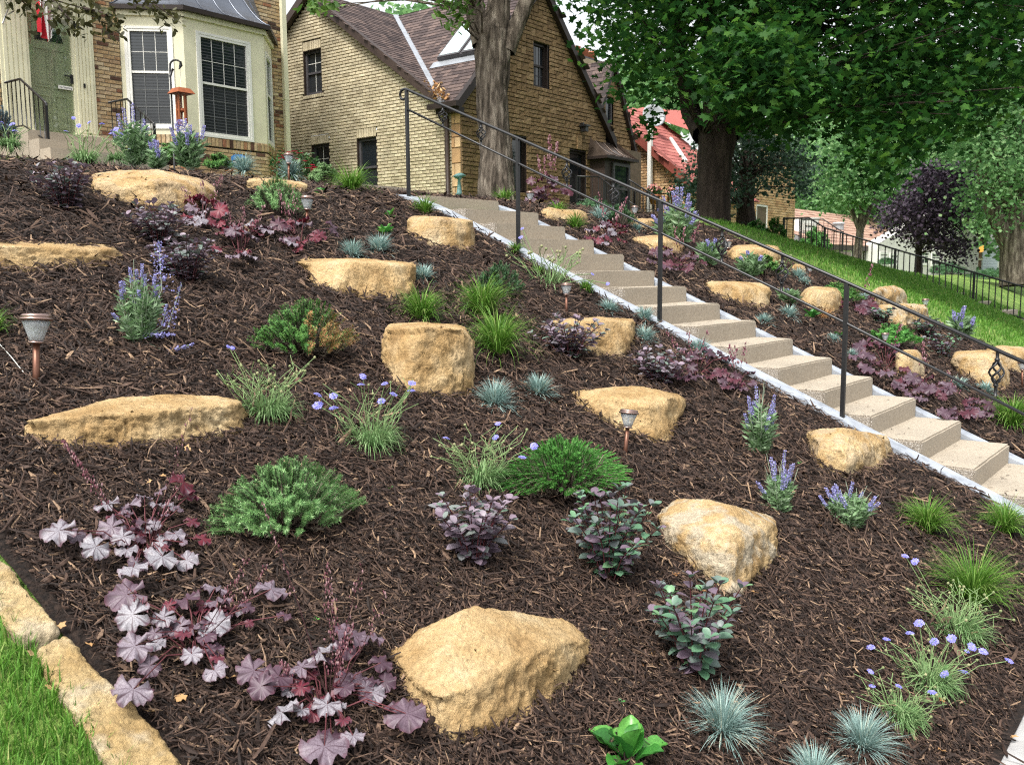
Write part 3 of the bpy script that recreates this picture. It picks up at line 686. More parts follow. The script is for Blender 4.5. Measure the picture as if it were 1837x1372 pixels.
# ---------------------------------------------------------------- our brick house with bay window
SH=16.5
hp=onY(300,290,SH)
house=empty('brick_house',(9,SH,3.2),'mixed tan brick house with sage green door and cream bay window','house')
frH=Fr((0,SH,0),UX,-UY)
dTL=onY(35,25,SH); dBL=onY(60,244,SH); dBR=onY(137,252,SH); pR=onY(175,255,SH); pL=onY(22,243,SH); 
du0,du1,dz0,dz1=dBL.x,dBR.x,dBL.z-.02,dTL.z+.05
pu0,pu1=pL.x-.12,pR.x
cR=onY(523,290,SH).x
A0=onY(213,30,SH); dB=.80; SB=SH-dB
bl=onY(330,30,SB); br=onY(472,65,SB); bbl=onY(335,240,SB); bbr=onY(480,260,SB)
bx0=(bl.x+bbl.x)/2; bx1=(br.x+bbr.x)/2; bz_top=(bl.z+br.z)/2; bz_bot=(bbl.z+bbr.z)/2
ba0=bx0-dB; ba1=bx1+dB
wallH=empty('front_wall',(0,0,0),None,None); wallH.parent=house; 
opH=[(pu0,pu1,3.0,8),(ba0,ba1,2.8,bz_top+.12)]
cells=bond(pu0-2.6,cR,3.0,8.4,.215,.0715,lambda u,z:True,opH)
masonry(frH,house,wallH,'brick',cells,M['brickA'],M['mortar'],.012,.012)
# right return wall and body
b=MB(); b.box(Vector((pu0-2.6,SH+.03,2.8))-house.location,Vector((cR-.02,SH+7,8.4))-house.location); b.build('house_body',M['mortar'],house)
fpart('base_course',frH,house,house,[(pu0-2.6,cR,2.4,3.0,-.1,.01)],M['mortar'])
# door, pilasters
dn=-.02
door=fpart('door',frH,house,house,[(du0,du1,dz0,dz1,dn-.06,dn)],M['greendoor'])
dw=du1-du0; dh=dz1-dz0
for (a,c,e,f) in ((.12,.46,.07,.36),(.54,.88,.07,.36),(.12,.46,.42,.74),(.54,.88,.42,.74)):
    u0,u1,z0,z1=du0+dw*a,du0+dw*c,dz0+dh*e,dz0+dh*f
    fpart('raised_panel',frH,door,house,[(u0,u1,z0,z0+.02,dn,dn+.012),(u0,u1,z1-.02,z1,dn,dn+.012),(u0,u0+.02,z0+.02,z1-.02,dn,dn+.012),(u1-.02,u1,z0+.02,z1-.02,dn,dn+.012),(u0+.05,u1-.05,z0+.05,z1-.05,dn,dn+.008)],M['greendoor'])
# fanlight
b=MB(); cu=(du0+du1)/2; cz=dz0+dh*.80; rr=dw*.33
fan=[frH.p(cu+rr*math.cos(a),cz+rr*1.0*math.sin(a),dn+.010)-house.location for a in np.linspace(0,math.pi,12)]; fan2=[p+UY*.008 for p in fan]
b.prism(fan,fan2); b.build('fanlight',M['glass'],door)
storm=bpy.data.materials.new('storm_glass'); storm.use_nodes=True; sb=storm.node_tree; sb.nodes.clear()
so_=sb.nodes.new('ShaderNodeOutputMaterial'); sm_=sb.nodes.new('ShaderNodeMixShader'); st_=sb.nodes.new('ShaderNodeBsdfTransparent'); sg_=sb.nodes.new('ShaderNodeBsdfGlossy'); sg_.inputs['Roughness'].default_value=.03; sm_.inputs[0].default_value=.14
sb.links.new(st_.outputs[0],sm_.inputs[1]); sb.links.new(sg_.outputs[0],sm_.inputs[2]); sb.links.new(sm_.outputs[0],so_.inputs[0])
fpart('storm_door_glass',frH,door,house,[(du0+.02,du1-.02,dz0+.03,dz1-.03,dn+.035,dn+.039)],storm)
hx=du1-.03; hz=dz0+dh*.52
fpart('door_handle',frH,door,house,[(hx-.02,hx+.02,hz-.09,hz+.07,dn+.04,dn+.06),(hx-.13,hx-.02,hz+.02,hz+.04,dn+.06,dn+.08)],M['iron'])
fpart('notice_plate',frH,door,house,[(du1-.27,du1-.02,hz-.20,hz-.14,dn+.04,dn+.044)],M['white'])
def text(name,s,fr,u,z,n,size,mat,parent,root):
    c=bpy.data.curves.new(name,'FONT'); c.body=s; c.size=size; c.align_x='CENTER'; c.align_y='CENTER'; c.extrude=.0005
    tmp=bpy.data.objects.new('tmp_text',c); COL.objects.link(tmp); dg=bpy.context.evaluated_depsgraph_get(); me=bpy.data.meshes.new_from_object(tmp.evaluated_get(dg)); bpy.data.objects.remove(tmp)
    me.materials.clear(); me.materials.append(mat)
    X=fr.U; mat_=Matrix((X,UZ,X.cross(UZ))).transposed().to_4x4(); mat_.translation=fr.p(u,z,n)-root.location
    o=ob(name,me,parent); o.matrix_basis=mat_; return o
text('notice_lettering','No Soliciting',frH,du1-.145,hz-.17,dn+.0455,.042,M['signdark'],door,house)
for (a,c) in ((pu0,du0),(du1,pu1)):
    w=fpart('pilaster',frH,house,house,[(a,c,dz0-.03,dz1+.2,-.05,.05),(a-.02,c+.02,dz0-.05,dz0+.13,-.05,.075)],M['cream'])
    nf=5
    fpart('flute',frH,w,house,[(a+.04+(c-a-.08)*(i+.15)/nf,a+.04+(c-a-.08)*(i+.85)/nf,dz0+.15,dz1+.15,.05,.066) for i in range(nf)],M['cream'])
fpart('entablature',frH,house,house,[(pu0-.05,pu1+.05,dz1+.2,dz1+.42,-.05,.10),(pu0-.12,pu1+.12,dz1+.42,dz1+.50,-.05,.2)],M['cream'])
fpart('door_head',frH,house,house,[(du0,du1,dz1,dz1+.2,-.05,.02)],M['cream'])
fpart('door_sill',frH,house,house,[(du0-.02,du1+.02,dz0-.05,dz0,-.05,.06)],M['white'])
fpart('doorbell',frH,house,house,[(du1+.16,du1+.19,hz-.13,hz-.06,.05,.08)],M['iron'])
# stoop
stoop=empty('entry_stoop',(7.8,SH-.7,3.2),'tan concrete entry stoop and steps below the green door','stoop')
for i,(s0,zz) in enumerate(((SH-1.15,dz0-.05),(SH-1.5,dz0-.22),(SH-1.85,dz0-.39))):
    b=MB(); b.box(Vector((pu0-.15,s0,2.6))-stoop.location,Vector((pu1+.25,SH-.08 if i==0 else s0+.36,zz))-stoop.location); b.build('stoop_step',M['concrete'],stoop)
def stoop_rail(px_pts,s_front,label,xpos):
    (top_l,top_r,end_t,end_b)=px_pts
    e=empty('stoop_railing',(xpos,SH-.7,dz0),label,'railing')
    zt=onX(*top_r,xpos); ze=onX(*end_t,xpos); zb=onX(*end_b,xpos); zl=Vector((xpos,SH-.1,zt.z+.01))
    tubepart('rail_cap',[zl,zt,ze+Vector((0,.03,.02)),ze,ze+Vector((0,-.02,-.05))],.02,e)
    low0=Vector((xpos,SH-.1,dz0+.08)); low1=Vector((xpos,zt.y,dz0+.08)); low2=Vector((xpos,ze.y,zb.z+.06))
    tubepart('rail_bottom',[low0,low1,low2],.012,e)
    boxpart('newel',(xpos-.02,ze.y-.02,zb.z-.3),(xpos+.02,ze.y+.02,ze.z),e,M['iron'])
    n=9
    for i in range(n):
        y=SH-.12+(ze.y-SH+.12)*(i+.4)/n
        def lerp(a,b,c,yy):
            if yy>b.y: return a.z+(b.z-a.z)*(yy-a.y)/(b.y-a.y)
            return b.z+(c.z-b.z)*(yy-b.y)/(c.y-b.y)
        tubepart('baluster',[(xpos,y,lerp(low0,low1,low2,y)),(xpos,y,lerp(zl,zt,ze,y))],.009,e,k=5)
stoop_rail(((0,150),(36,142),(82,185),(85,262)),0,'black iron stoop railing left of the green door',pu0+.02)
stoop_rail(((185,187),(228,178),(276,222),(274,262)),0,'black iron stoop railing between green door and bay window',pu1+.2)
# flag
fl=empty('wall_flag',onY(10,40,SH-.1),'red and white striped flag hanging from a wall pole by the green door','flag')
fl_c=onY(80,0,SH-.45); b=MB(); nu,nv=28,14; V=[];mi=[]
for j in range(nv+1):
    for i in range(nu+1):
        u=i/nu; v=j/nv; spread=.34-.10*v; zz=fl_c.z+.45-v*1.12*(1-.12*abs(u-.55)*2*v)
        V.append(Vector((fl_c.x+(u-.5)*spread+.02*math.sin(u*9+v*3),fl_c.y+.07*math.sin(u*19+v*2.2)+.02*v,zz))-fl.location)
Q=[(j*(nu+1)+i,j*(nu+1)+i+1,(j+1)*(nu+1)+i+1,(j+1)*(nu+1)+i) for j in range(nv) for i in range(nu)]
mi=[(int(i/nu*7))%2 for j in range(nv) for i in range(nu)]
ob('flag_cloth',mesh_np('flag_cloth',V,[Q],[M['flagred'],M['flagwhite']],True,mi),fl)
tubepart('flag_pole',[onY(5,42,SH-.08),onY(18,8,SH-.35),onY(40,-60,SH-.8)],.014,fl,M['steel']); 
# bay window
bay_pts=[Vector((ba0,SH,0)),Vector((bx0,SB,0)),Vector((bx1,SB,0)),Vector((ba1,SH,0))]
fr_list=[]
for i in range(3):
    a,c=bay_pts[i],bay_pts[i+1]; U=(c-a).normalized(); Nn=Vector((U.y,-U.x,0)); fr_list.append((Fr(a,U,Nn),(c-a).length))
bayw=empty('bay_window',(0,0,0),None,None); bayw.parent=house
def px_u(fr,px,py):   # intersect pixel with frame plane
    d=ray(px,py); n=fr.N; l=(fr.O-O).xy.dot(n.xy)/d.xy.dot(n.xy); p=O+d*l; return (p-fr.O).xy.dot(fr.U.xy),p.z
wins=[((233,57,308,222)),((359,66,444,243)),None]
for i,(fr,L_) in enumerate(fr_list):
    if i==0:
        u0,za=px_u(fr,232,56); u1,_=px_u(fr,299,57); _,zb=px_u(fr,240,222)
    elif i==1:
        u0,za=px_u(fr,359,66); u1,_=px_u(fr,441,86); _,zb=px_u(fr,365,236)
    else: u0,u1,za,zb=.25,L_-.25,bz_top-.35,bz_bot+.12
    u1=min(u1,L_-.12); u0=max(u0,.1)
    fpart('bay_panel',fr,bayw,house,[(0,u0-.05,bz_bot,bz_top,-.06,0),(u1+.05,L_,bz_bot,bz_top,-.06,0),(u0-.05,u1+.05,za+.05,bz_top,-.06,0),(u0-.05,u1+.05,bz_bot,zb-.05,-.06,0)],M['cream'])
    fpart('window_casing',fr,bayw,house,[(u0-.10,u0-.045,zb-.09,za+.09,0,.018),(u1+.045,u1+.10,zb-.09,za+.09,0,.018),(u0-.045,u1+.045,za+.045,za+.09,0,.018),(u0-.045,u1+.045,zb-.09,zb-.045,0,.018)],M['white'])
    sash(fr,house,u0-.05,u1+.05,zb-.05,za+.05,M['white'],n=-.05,fw=.05,grid=((3 if i!=1 else 4),2,3,.009,M['white']),glass='glass',glass2='glass2',mid=.56 if i!=1 else .52,blinds=True)
    fpart('frieze',fr,bayw,house,[(-.03,L_+.03,bz_top,bz_top+.10,-.06,.05)],M['cream'])
    # soldier course + brick base
    n=int(L_/.078); cells=[(L_*k/n,L_*(k+1)/n,bz_bot-.17,bz_bot-.0) for k in range(n)]+bond(0,L_,2.8,bz_bot-.17,.215,.0715,lambda u,z:True,[])
    masonry(fr,house,bayw,'brick',cells,M['brickA'],M['mortar'],.014,.011,110)
# flared metal bay roof with standing seams
eave=[]; cxm=(ba0+ba1)/2
ov=.14
ev=[Vector((ba0-ov*1.2,SH-.0,0)),Vector((bx0-ov*.5,SB-ov,0)),Vector((bx1+ov*.5,SB-ov,0)),Vector((ba1+ov*1.2,SH,0))]
tp=[Vector((ba0+.55,SH-.02,0)),Vector((bx0+.18,SH-.06,0)),Vector((bx1-.18,SH-.06,0)),Vector((ba1-.55,SH-.02,0))]
zE,zT=bz_top+.16,bz_top+1.25; NR=9
b=MB(); V=[];
for j in range(NR+1):
    f=j/NR; hgt=f**1.55; 
    for e_,t_ in zip(ev,tp):
        q=e_.lerp(t_,f); V.append(Vector((q.x,q.y,zE+(zT-zE)*(.25*f+.75*f**2.0)))-house.location)
Q=[(j*4+i,j*4+i+1,(j+1)*4+i+1,(j+1)*4+i) for j in range(NR) for i in range(3)]
b.add(V,Q); broof=b.build('bay_roof',M['metalroof'],house)
def roofpt(i,w,f):
    e_=ev[i].lerp(ev[i+1],w); t_=tp[i].lerp(tp[i+1],w); q=e_.lerp(t_,f); return Vector((q.x,q.y,zE+(zT-zE)*(.25*f+.75*f**2.0)+.012))
for i,ws in ((0,(0,.5,1)),(1,(.25,.5,.75,1)),(2,(.5,))):
    for w in ws: tubepart('roof_seam',[roofpt(i,w,f) for f in np.linspace(0,1,10)],.014,broof,M['metalroof'],k=5,root=house)
b=MB()
for i in range(3):
    a,c=ev[i],ev[i+1]; U=(c-a).normalized(); Nn=Vector((U.y,-U.x,0)); f_=Fr(a,U,Nn); fbox(b,f_,house.location,0,(c-a).length,zE-.07,zE+.012,-.3,.006)
b.build('bay_eave',M['browndk'],house)
# downspout
ds=onY(512,150,SH-.06).x
b=MB(); b.box(Vector((ds-.055,SH-.10,3.3))-house.location,Vector((ds+.055,SH-.02,8.4))-house.location); dsp=b.build('downspout',M['cream'],house)
for z in (5.3,): fpart('pipe_strap',frH,dsp,house,[(ds-.065,ds+.065,z,z+.03,.0,.108)],M['cream'])
# ---------------------------------------------------------------- neighbour house: buff brick side, brown stone front
TN,SN=15.0,13.18
nb=empty('stone_front_house',(17,SN,3),'buff brick house with brown ashlar front and dark shingle roof','house')
frS=Fr((TN,SN,0),UY,-UX)      # side wall, u = s-SN
frF=Fr((TN,SN,0),UX,-UY)      # front wall, u = t-TN
def sideuz(px,py): p=onX(px,py,TN); return p.y-SN,p.z
def frontuz(px,py,S=None): p=onY(px,py,S or SN); return p.x-TN,p.z
apS=sideuz(556,-6); rkS=sideuz(790,184)
mS=(apS[1]-rkS[1])/(apS[0]-rkS[0]); 
zE_side=sideuz(744,196)[1]
apF=frontuz(968,-24); lfF=frontuz(830,184); rtF=frontuz(1096,252)
uR=frontuz(1087,320)[0]
base_n=2.6
lenS=2*(apS[0]-rkS[0])+rkS[0]
def in_side(u,z):
    if z<lfF[1]-.05: return u>0
    return u>rkS[0]-.3 and z<apS[1]-mS*abs(u-apS[0])-.04
def rectside(x0,x1,ytop,ybot):
    a=sideuz(x1,ytop)[0]; b=sideuz(x0,ytop)[0]; m=(x0+x1)/2
    return (a,b,sideuz(m,ybot)[1],sideuz(m,ytop)[1])
w_up=rectside(543.6,576,90,170); w_lo=rectside(558.6,590,259,350); w_dr=rectside(640,675,247,352)
ops=[w_up,w_lo,w_dr]
lint=[(a,b,d,d+.21) for a,b,c,d in ops]; sill=[(w_up[0]-.05,w_up[1]+.05,w_up[2]-.09,w_up[2])]
wS=empty('side_wall',(0,0,0),None,None); wS.parent=nb
quo=.26
cells=bond(quo,lenS+.5,base_n,apS[1]+.1,.215,.0715,in_side,ops+lint+sill)
for a,b,c,d in lint:
    n=int((b-a)/.075); cells+=[(a+(b-a)*k/n,a+(b-a)*(k+1)/n,c,d) for k in range(n)]
for a,b,c,d in sill:
    n=int((b-a)/.075); cells+=[(a+(b-a)*k/n,a+(b-a)*(k+1)/n,c,d) for k in range(n)]
masonry(frS,nb,wS,'brick',cells,M['brickB'],M['mortardk'],.012,.013)
# quoins at the corner
qc=[];z=base_n;k=0
while z<lfF[1]-.1:
    h=.22+.1*((k*7)%3)/2; qc.append((0.0,(.26 if k%2 else .17),z,z+h)); 
    if k%2==0: qc.append((.17,.26,z,z+h))
    z+=h;k+=1
masonry(frS,nb,wS,'quoin_stone',qc,M['brickC'],M['mortardk'],.02,.014)
for nm,w,gl in (('window',w_up,'glass'),('window',w_lo,'glass'),('window',w_dr,'glass')):
    a,b,c,d=w
    fpart('window_reveal',frS,nb,nb,[(a-.002,a+.01,c,d,-.14,-.002),(b-.01,b+.002,c,d,-.14,-.002),(a+.01,b-.01,d-.01,d,-.14,-.002)],M['brown'])
    sash(frS,nb,a+.01,b-.01,c,d-.01,M['slate'],n=-.12,fw=.06,glass='glass',glass2='glass2',mid=.5,grid=(2,2,1,.012,M['white']) if w is not w_dr else None)
# front wall
def in_front(u,z):
    if u<0 or u>uR: return False
    if u<apF[0]: return z<lfF[1]+(apF[1]-lfF[1])*(u-lfF[0])/(apF[0]-lfF[0])
    return z<rtF[1]+(apF[1]-rtF[1])*(u-rtF[0])/(apF[0]-rtF[0])
def rectfront(x0,x1,y0,y1):
    a=frontuz(x0,(y0+y1)/2)[0]; b=frontuz(x1,(y0+y1)/2)[0]; m=(x0+x1)/2; return (a,b,frontuz(m,y1)[1],frontuz(m,y0)[1])
f_up=rectfront(957,983.5,76,158); f_lo=rectfront(917,946,244,343); f_dr=rectfront(1021,1052,270,368)
wF=empty('front_wall',(0,0,0),None,None); wF.parent=nb
masonry(frF,nb,wF,'stone',ashlar(0,uR,base_n,apF[1]+.05,.09,in_front,[f_up,f_lo,f_dr],5),M['facestone'],M['mortardk'],.022,.012)
for w in (f_up,f_lo,f_dr):
    a,b,c,d=w
    fpart('window_reveal',frF,nb,nb,[(a-.002,a+.02,c,d,-.16,-.002),(b-.02,b+.002,c,d,-.16,-.002),(a+.02,b-.02,d-.02,d,-.16,-.002)],M['browndk'])
    sash(frF,nb,a+.02,b-.02,c,d-.02,M['browndk'],n=-.13,fw=.06,glass='glass',glass2='glass2',mid=.5,grid=(3,1,2,.012,M['slate']) if w is f_up else None,midbar=w is not f_dr,name='window' if w is not f_dr else 'glazed_door')
fpart('keystone',frF,nb,nb,[((f_dr[0]+f_dr[1])/2-.09,(f_dr[0]+f_dr[1])/2+.09,f_dr[3]+.02,f_dr[3]+.36,.0,.06)],M['facestone'])
pu,pz=frontuz(1041,230); fpart('wall_lantern',frF,nb,nb,[(pu-.06,pu+.06,pz-.1,pz+.02,.05,.2),(pu-.09,pu+.09,pz+.02,pz+.06,.02,.24),(pu-.03,pu+.03,pz+.06,pz+.12,.03,.10)],M['iron'])
pu,pz=frontuz(1068,320); fpart('number_plaque',frF,nb,nb,[(pu-.11,pu+.11,pz-.05,pz+.06,.03,.05)],M['slate'])
# roof planes
roof=empty('roof',(0,0,0),None,None); roof.parent=nb
tRidgeF=TN+apF[0]; zRidge=apF[1]+.12
ovx=.22
eaveL=Vector((TN-ovx,SN-.12,lfF[1]-.02)); ridF=Vector((tRidgeF,SN-.12,zRidge)); 
sl=(ridF-eaveL); sl.y=0; Lsl=sl.length; Vd=sl.normalized()
sA=SN+apS[0]; 
# side gable ridge along t at s=sA ; front slope of side gable
zRS=apS[1]+.12; nrm=(zRS-(zE_side))/(apS[0]-rkS[0]+.25)
# valley: both roof heights equal. front gable left plane: z=zL+gF*(t-tL); side plane: z=zRS-mS*(sA-s)
gF=sl.z/sl.x
def zl(t): return eaveL.z+gF*(t-eaveL.x)
def s_valley(t): return sA-(zRS-zl(t))/mS
pl_=[(0,0),(s_valley(eaveL.x)-eaveL.y,0)]
t_top=min(tRidgeF,eaveL.x+(zRS-eaveL.z)/gF)
pl_+=[(s_valley(t_top)-eaveL.y,(t_top-eaveL.x)*Lsl/sl.x)]
if t_top<tRidgeF: pl_+=[(sA-eaveL.y+3,Lsl)]
else: pl_+=[]
pl_+=[(0,Lsl)]
shingles(nb,roof,eaveL,UY,Vd,pl_,.125,.22,M['shingle'])
# right slope of the front gable
eaveR=Vector((TN+rtF[0]+.05,SN-.12,rtF[1])); vr=ridF-eaveR; vr.y=0; Lr=vr.length
shingles(nb,roof,eaveR,UY,vr.normalized(),[(0,0),(5,0),(5,Lr),(0,Lr)],.14,.3,M['shingle'])
# side gable front slope: u along t from wall, v up
e0=Vector((TN-.15,sA-(zRS-(zE_side-.0))/mS,zE_side)); vv=Vector((0,sA-e0.y,zRS-e0.z)); Lv=vv.length
def u_val(v):
    z=e0.z+vv.z*v/Lv; return (z-eaveL.z)/gF+eaveL.x-e0.x
shingles(nb,roof,e0,UX,vv.normalized(),[(0,0),(max(u_val(0),.02),0),(u_val(Lv),Lv),(0,Lv)],.125,.22,M['shingle'])
b=MB(); P=[Vector((TN-.15,sA,zRS)),Vector((TN+6,sA,zRS)),Vector((TN+6,sA+3.2,zRS-mS*3.2)),Vector((TN-.15,sA+3.2,zRS-mS*3.2))]; b.add([p-nb.location for p in P],[(0,1,2,3)]); b.build('rear_slope',M['shingle'],roof)
# valley flashing, fascia boards, gutter
vp0=Vector((eaveL.x,s_valley(eaveL.x),eaveL.z)); vp1=Vector((t_top,s_valley(t_top),zl(t_top)))
b=MB(); dv=(vp1-vp0).normalized(); sd=dv.cross(UZ).normalized()
ups=Vector((0,0,.035))
b.prism([p-nb.location for p in (vp0-sd*.09+ups*1.3,vp0+sd*.09+ups*1.3,vp1+sd*.07+ups*1.3,vp1-sd*.07+ups*1.3)],[p-nb.location for p in (vp0-sd*.09,vp0+sd*.09,vp1+sd*.07,vp1-sd*.07)]); b.build('valley_flashing',M['flash'],roof)
def board(name,a,c,w,th,mat,parent,side):   # rake board hung below line a-c
    b=MB(); A=[a,c,c-UZ*w,a-UZ*w]; b.prism([p-nb.location for p in A],[p+side*th-nb.location for p in A]); return b.build(name,mat,parent)
board('rake_board',Vector((TN-.17,sA,zRS+.02)),Vector((TN-.17,e0.y,e0.z+.02)),.2,.14,M['brown'],roof,UX)
board('rake_board',Vector((TN-.17,sA,zRS+.02)),Vector((TN-.17,sA+3.2,zRS-mS*3.2)),.2,.14,M['brown'],roof,UX)
board('rake_board',ridF+Vector((0,-.03,.03)),Vector((eaveL.x,SN-.15,eaveL.z+.02)),.22,.13,M['browndk'],roof,UY)
board('rake_board',ridF+Vector((0,-.03,.03)),Vector((eaveR.x,SN-.15,eaveR.z+.02)),.22,.13,M['browndk'],roof,UY)
b=MB(); b.box(Vector((eaveL.x-.10,SN-.16,eaveL.z-.11))-nb.location,Vector((eaveL.x+.02,e0.y+.35,eaveL.z+.0))-nb.location); b.box(Vector((eaveL.x+.02,SN-.10,eaveL.z-.2))-nb.location,Vector((TN-.005,e0.y+.2,eaveL.z-.1))-nb.location); gut=b.build('gutter',M['browndk'],roof)
# heap of dry leaves in the valley
lv=MB()
for i in range(160):
    c=vp0.lerp(vp1,rng.uniform(0,.16))+Vector((rng.gauss(0,.09),rng.gauss(0,.09),rng.uniform(.03,.12))); a=rng.uniform(0,6.28); d=Vector((math.cos(a),math.sin(a),rng.gauss(0,.6)))*.05; e_=Vector((-math.sin(a),math.cos(a),rng.gauss(0,.6)))*.03
    lv.add([c-d,c+e_,c+d,c-e_],[(0,1,2,3)])
lv.build('leaf_heap',M['dryleaf'],None,label='heap of dry brown leaves caught at the foot of the roof valley',cat='leaves',kind='stuff')
# skylight
def onplane(px,py,P,Nn): d=ray(px,py); return O+d*((P-O).dot(Nn)/d.dot(Nn))
NL=UY.cross(Vd).normalized(); NL=NL if NL.z>0 else -NL
sk=[onplane(x,y,eaveL+NL*.12,NL) for x,y in ((783,104),(852,84),(875,35),(822,45))]
lo_v=min((p-eaveL).dot(Vd) for p in sk); hi_v=max((p-eaveL).dot(Vd) for p in sk); u_a=(sk[0]-eaveL).y; u_b=(sk[1]-eaveL).y; 
def RP(u,v,n): return eaveL+UY*u+Vd*v+NL*n-nb.location
sky_=empty('skylight',(0,0,0),None,None); sky_.parent=nb
def rbox(name,u0,u1,v0,v1,n0,n1,mat):
    b=MB(); b.add([RP(u,v,n) for n in (n0,n1) for u,v in ((u0,v0),(u1,v0),(u1,v1),(u0,v1))],[(0,1,2,3),(7,6,5,4),(0,4,5,1),(1,5,6,2),(2,6,7,3),(3,7,4,0)]); return b.build(name,mat,sky_)
ua,ub=min(u_a,u_b),max(u_a,u_b); ua-=.35
rbox('skylight_curb',ua,ub,lo_v,hi_v,.01,.10,M['slate']); um=(ua+ub)/2
for a,c in ((ua,um-.02),(um+.02,ub)):
    rbox('skylight_frame',a+.01,c-.01,lo_v+.01,hi_v-.01,.10,.125,M['slate'])
    rbox('skylight_pane',a+.06,c-.06,lo_v+.06,hi_v-.06,.126,.132,glass_mat('skylight_glass',(.5,.62,.62),.08))
rbox('skylight_flashing',ua-.15,ub+.15,lo_v-.22,lo_v,.014,.022,M['flash'])
# downspouts
tubepart('downspout',[Vector((TN-.13,SN+.38,eaveL.z-.08)),Vector((TN-.08,SN+.33,eaveL.z-.3)),Vector((TN-.06,SN+.33,base_n))],.05,nb,M['brown'],k=6)
# second gable
S2=SN+.55
g_ap=onY(1097,119,S2); g_r=onY(1135,276,S2); g_l=onY(1066,230,S2)
fr2=Fr((0,S2,0),UX,-UY)
def in2(u,z):
    if u>g_ap.x: return z<g_r.z+(g_ap.z-g_r.z)*(u-g_r.x)/(g_ap.x-g_r.x)
    return z<g_ap.z-(g_ap.x-u)*(g_ap.z-g_l.z)/(g_ap.x-g_l.x)
gw=onY(1086,170,S2),onY(1098,222,S2); w2=(gw[0].x,gw[1].x+.02,gw[1].z,gw[0].z)
wg=empty('gable_wall',(0,0,0),None,None); wg.parent=nb
masonry(fr2,nb,wg,'stone',ashlar(TN+uR-.1,g_r.x-.05,base_n,g_ap.z+.05,.1,in2,[w2],11),M['facestone'],M['mortardk'],.03,.014,160)
sash(fr2,nb,*w2,M['slate'],n=-.08,fw=.05,glass='glass',midbar=False)
rid2=g_ap+Vector((0,-.1,.14)); 
el=Vector((g_l.x-.1,S2-.1,g_l.z)); vl=rid2-el; vl.y=0
shingles(nb,roof,el,UY,vl.normalized(),[(0,0),(4,0),(4,vl.length),(0,vl.length)],.13,.25,M['shingle'])
er=Vector((g_r.x+.06,S2-.1,g_r.z)); vr2=rid2-er; vr2.y=0
shingles(nb,roof,er,UY,vr2.normalized(),[(0,0),(4,0),(4,vr2.length),(0,vr2.length)],.13,.25,M['shingle'])
board('rake_board',rid2+Vector((0,-.03,.02)),er+Vector((0,-.03,.02)),.2,.12,M['browndk'],roof,UY)
board('rake_board',rid2+Vector((0,-.03,.02)),el+Vector((0,-.03,.02)),.2,.12,M['browndk'],roof,UY)
b=MB(); b.box(Vector((TN+.22,SN+.22,base_n))-nb.location,Vector((g_r.x-.1,SN+8,g_r.z))-nb.location); b.build('house_body',M['mortardk'],nb)
# entry bay with flared bronze roof
S3=SN-.45
e_l=onY(1085,290,S3); e_r=onY(1131,290,S3); fr3=Fr((0,S3,0),UX,-UY); ez=e_l.z+.12
fpart('entry_bay',fr3,nb,nb,[(e_l.x,e_r.x,base_n,ez,-1.1,0)],M['brown'])
pw0=onY(1097,300,S3).x; pw1=onY(1127,300,S3).x; sash(fr3,nb,pw0,pw1,onY(1110,372,S3).z,onY(1110,294,S3).z,M['slate'],n=.002,fw=.07,glass='glass',mid=.42)
V=[];NRr=7
c0,c1=e_l.x-.12,e_r.x+.12
for j in range(NRr+1):
    f=j/NRr; zz=ez+.02+.62*(.3*f+.7*f*f); y=S3-.15+f*.75; 
    for q in range(5): V.append(Vector((c0+(c1-c0)*q/4+(.16*f if q==0 else -.16*f if q==4 else 0),y,zz))-nb.location)
b=MB(); b.add(V,[(j*5+i,j*5+i+1,(j+1)*5+i+1,(j+1)*5+i) for j in range(NRr) for i in range(4)])
y1=S3+.6
for xx,ii in ((c0,0),(c1,4)):
    b.add([V[ii],V[NRr*5+ii],Vector((xx,y1,ez+.02))-nb.location],[(0,1,2)])
er_=b.build('entry_roof',M['brownroof'],nb)
for q in (1,2,3): tubepart('roof_seam',[V[j*5+q]+nb.location+UZ*.012 for j in range(NRr+1)],.014,er_,M['brownroof'],5,root=nb)
b=MB(); b.box(Vector((c0-.02,S3-.17,ez-.05))-nb.location,Vector((c1+.02,y1,ez+.02))-nb.location); b.build('entry_eave',M['browndk'],nb)
tubepart('downspout',[Vector((g_r.x-.02,S2-.15,g_r.z-.1)),Vector((g_r.x-.02,S2-.1,base_n))],.045,nb,M['browndk'],6)
# chimney
cS=SN+4.2
ch=[onY(x,y,cS) for x,y in ((1036,140),(1095,122),(1036,104),(1095,98))]
ch_fr=Fr((0,cS,0),UX,-UY)
chp=fpart('chimney',ch_fr,nb,nb,[(ch[0].x,ch[1].x,5.5,ch[2].z-.12,-.9,0)],M['brickB'])
fpart('chimney_cap',ch_fr,nb,nb,[(ch[0].x-.08,ch[1].x+.08,ch[2].z-.12,ch[2].z+.04,-1,.08)],M['brickB']); fpart('chimney_slab',ch_fr,nb,nb,[(ch[0].x-.02,ch[1].x+.02,ch[2].z+.04,ch[2].z+.12,-.92,.02)],M['slate'])
for q in (.25,.5,.75):
    b=MB(); b.lathe([(.16,0),(.14,.3),(.17,.32),(.17,.36)],Vector((ch[0].x+(ch[1].x-ch[0].x)*q,cS+.4,ch[2].z+.12))-nb.location,k=10); b.build('chimney_pot',M['terracotta'],nb,smooth=True)
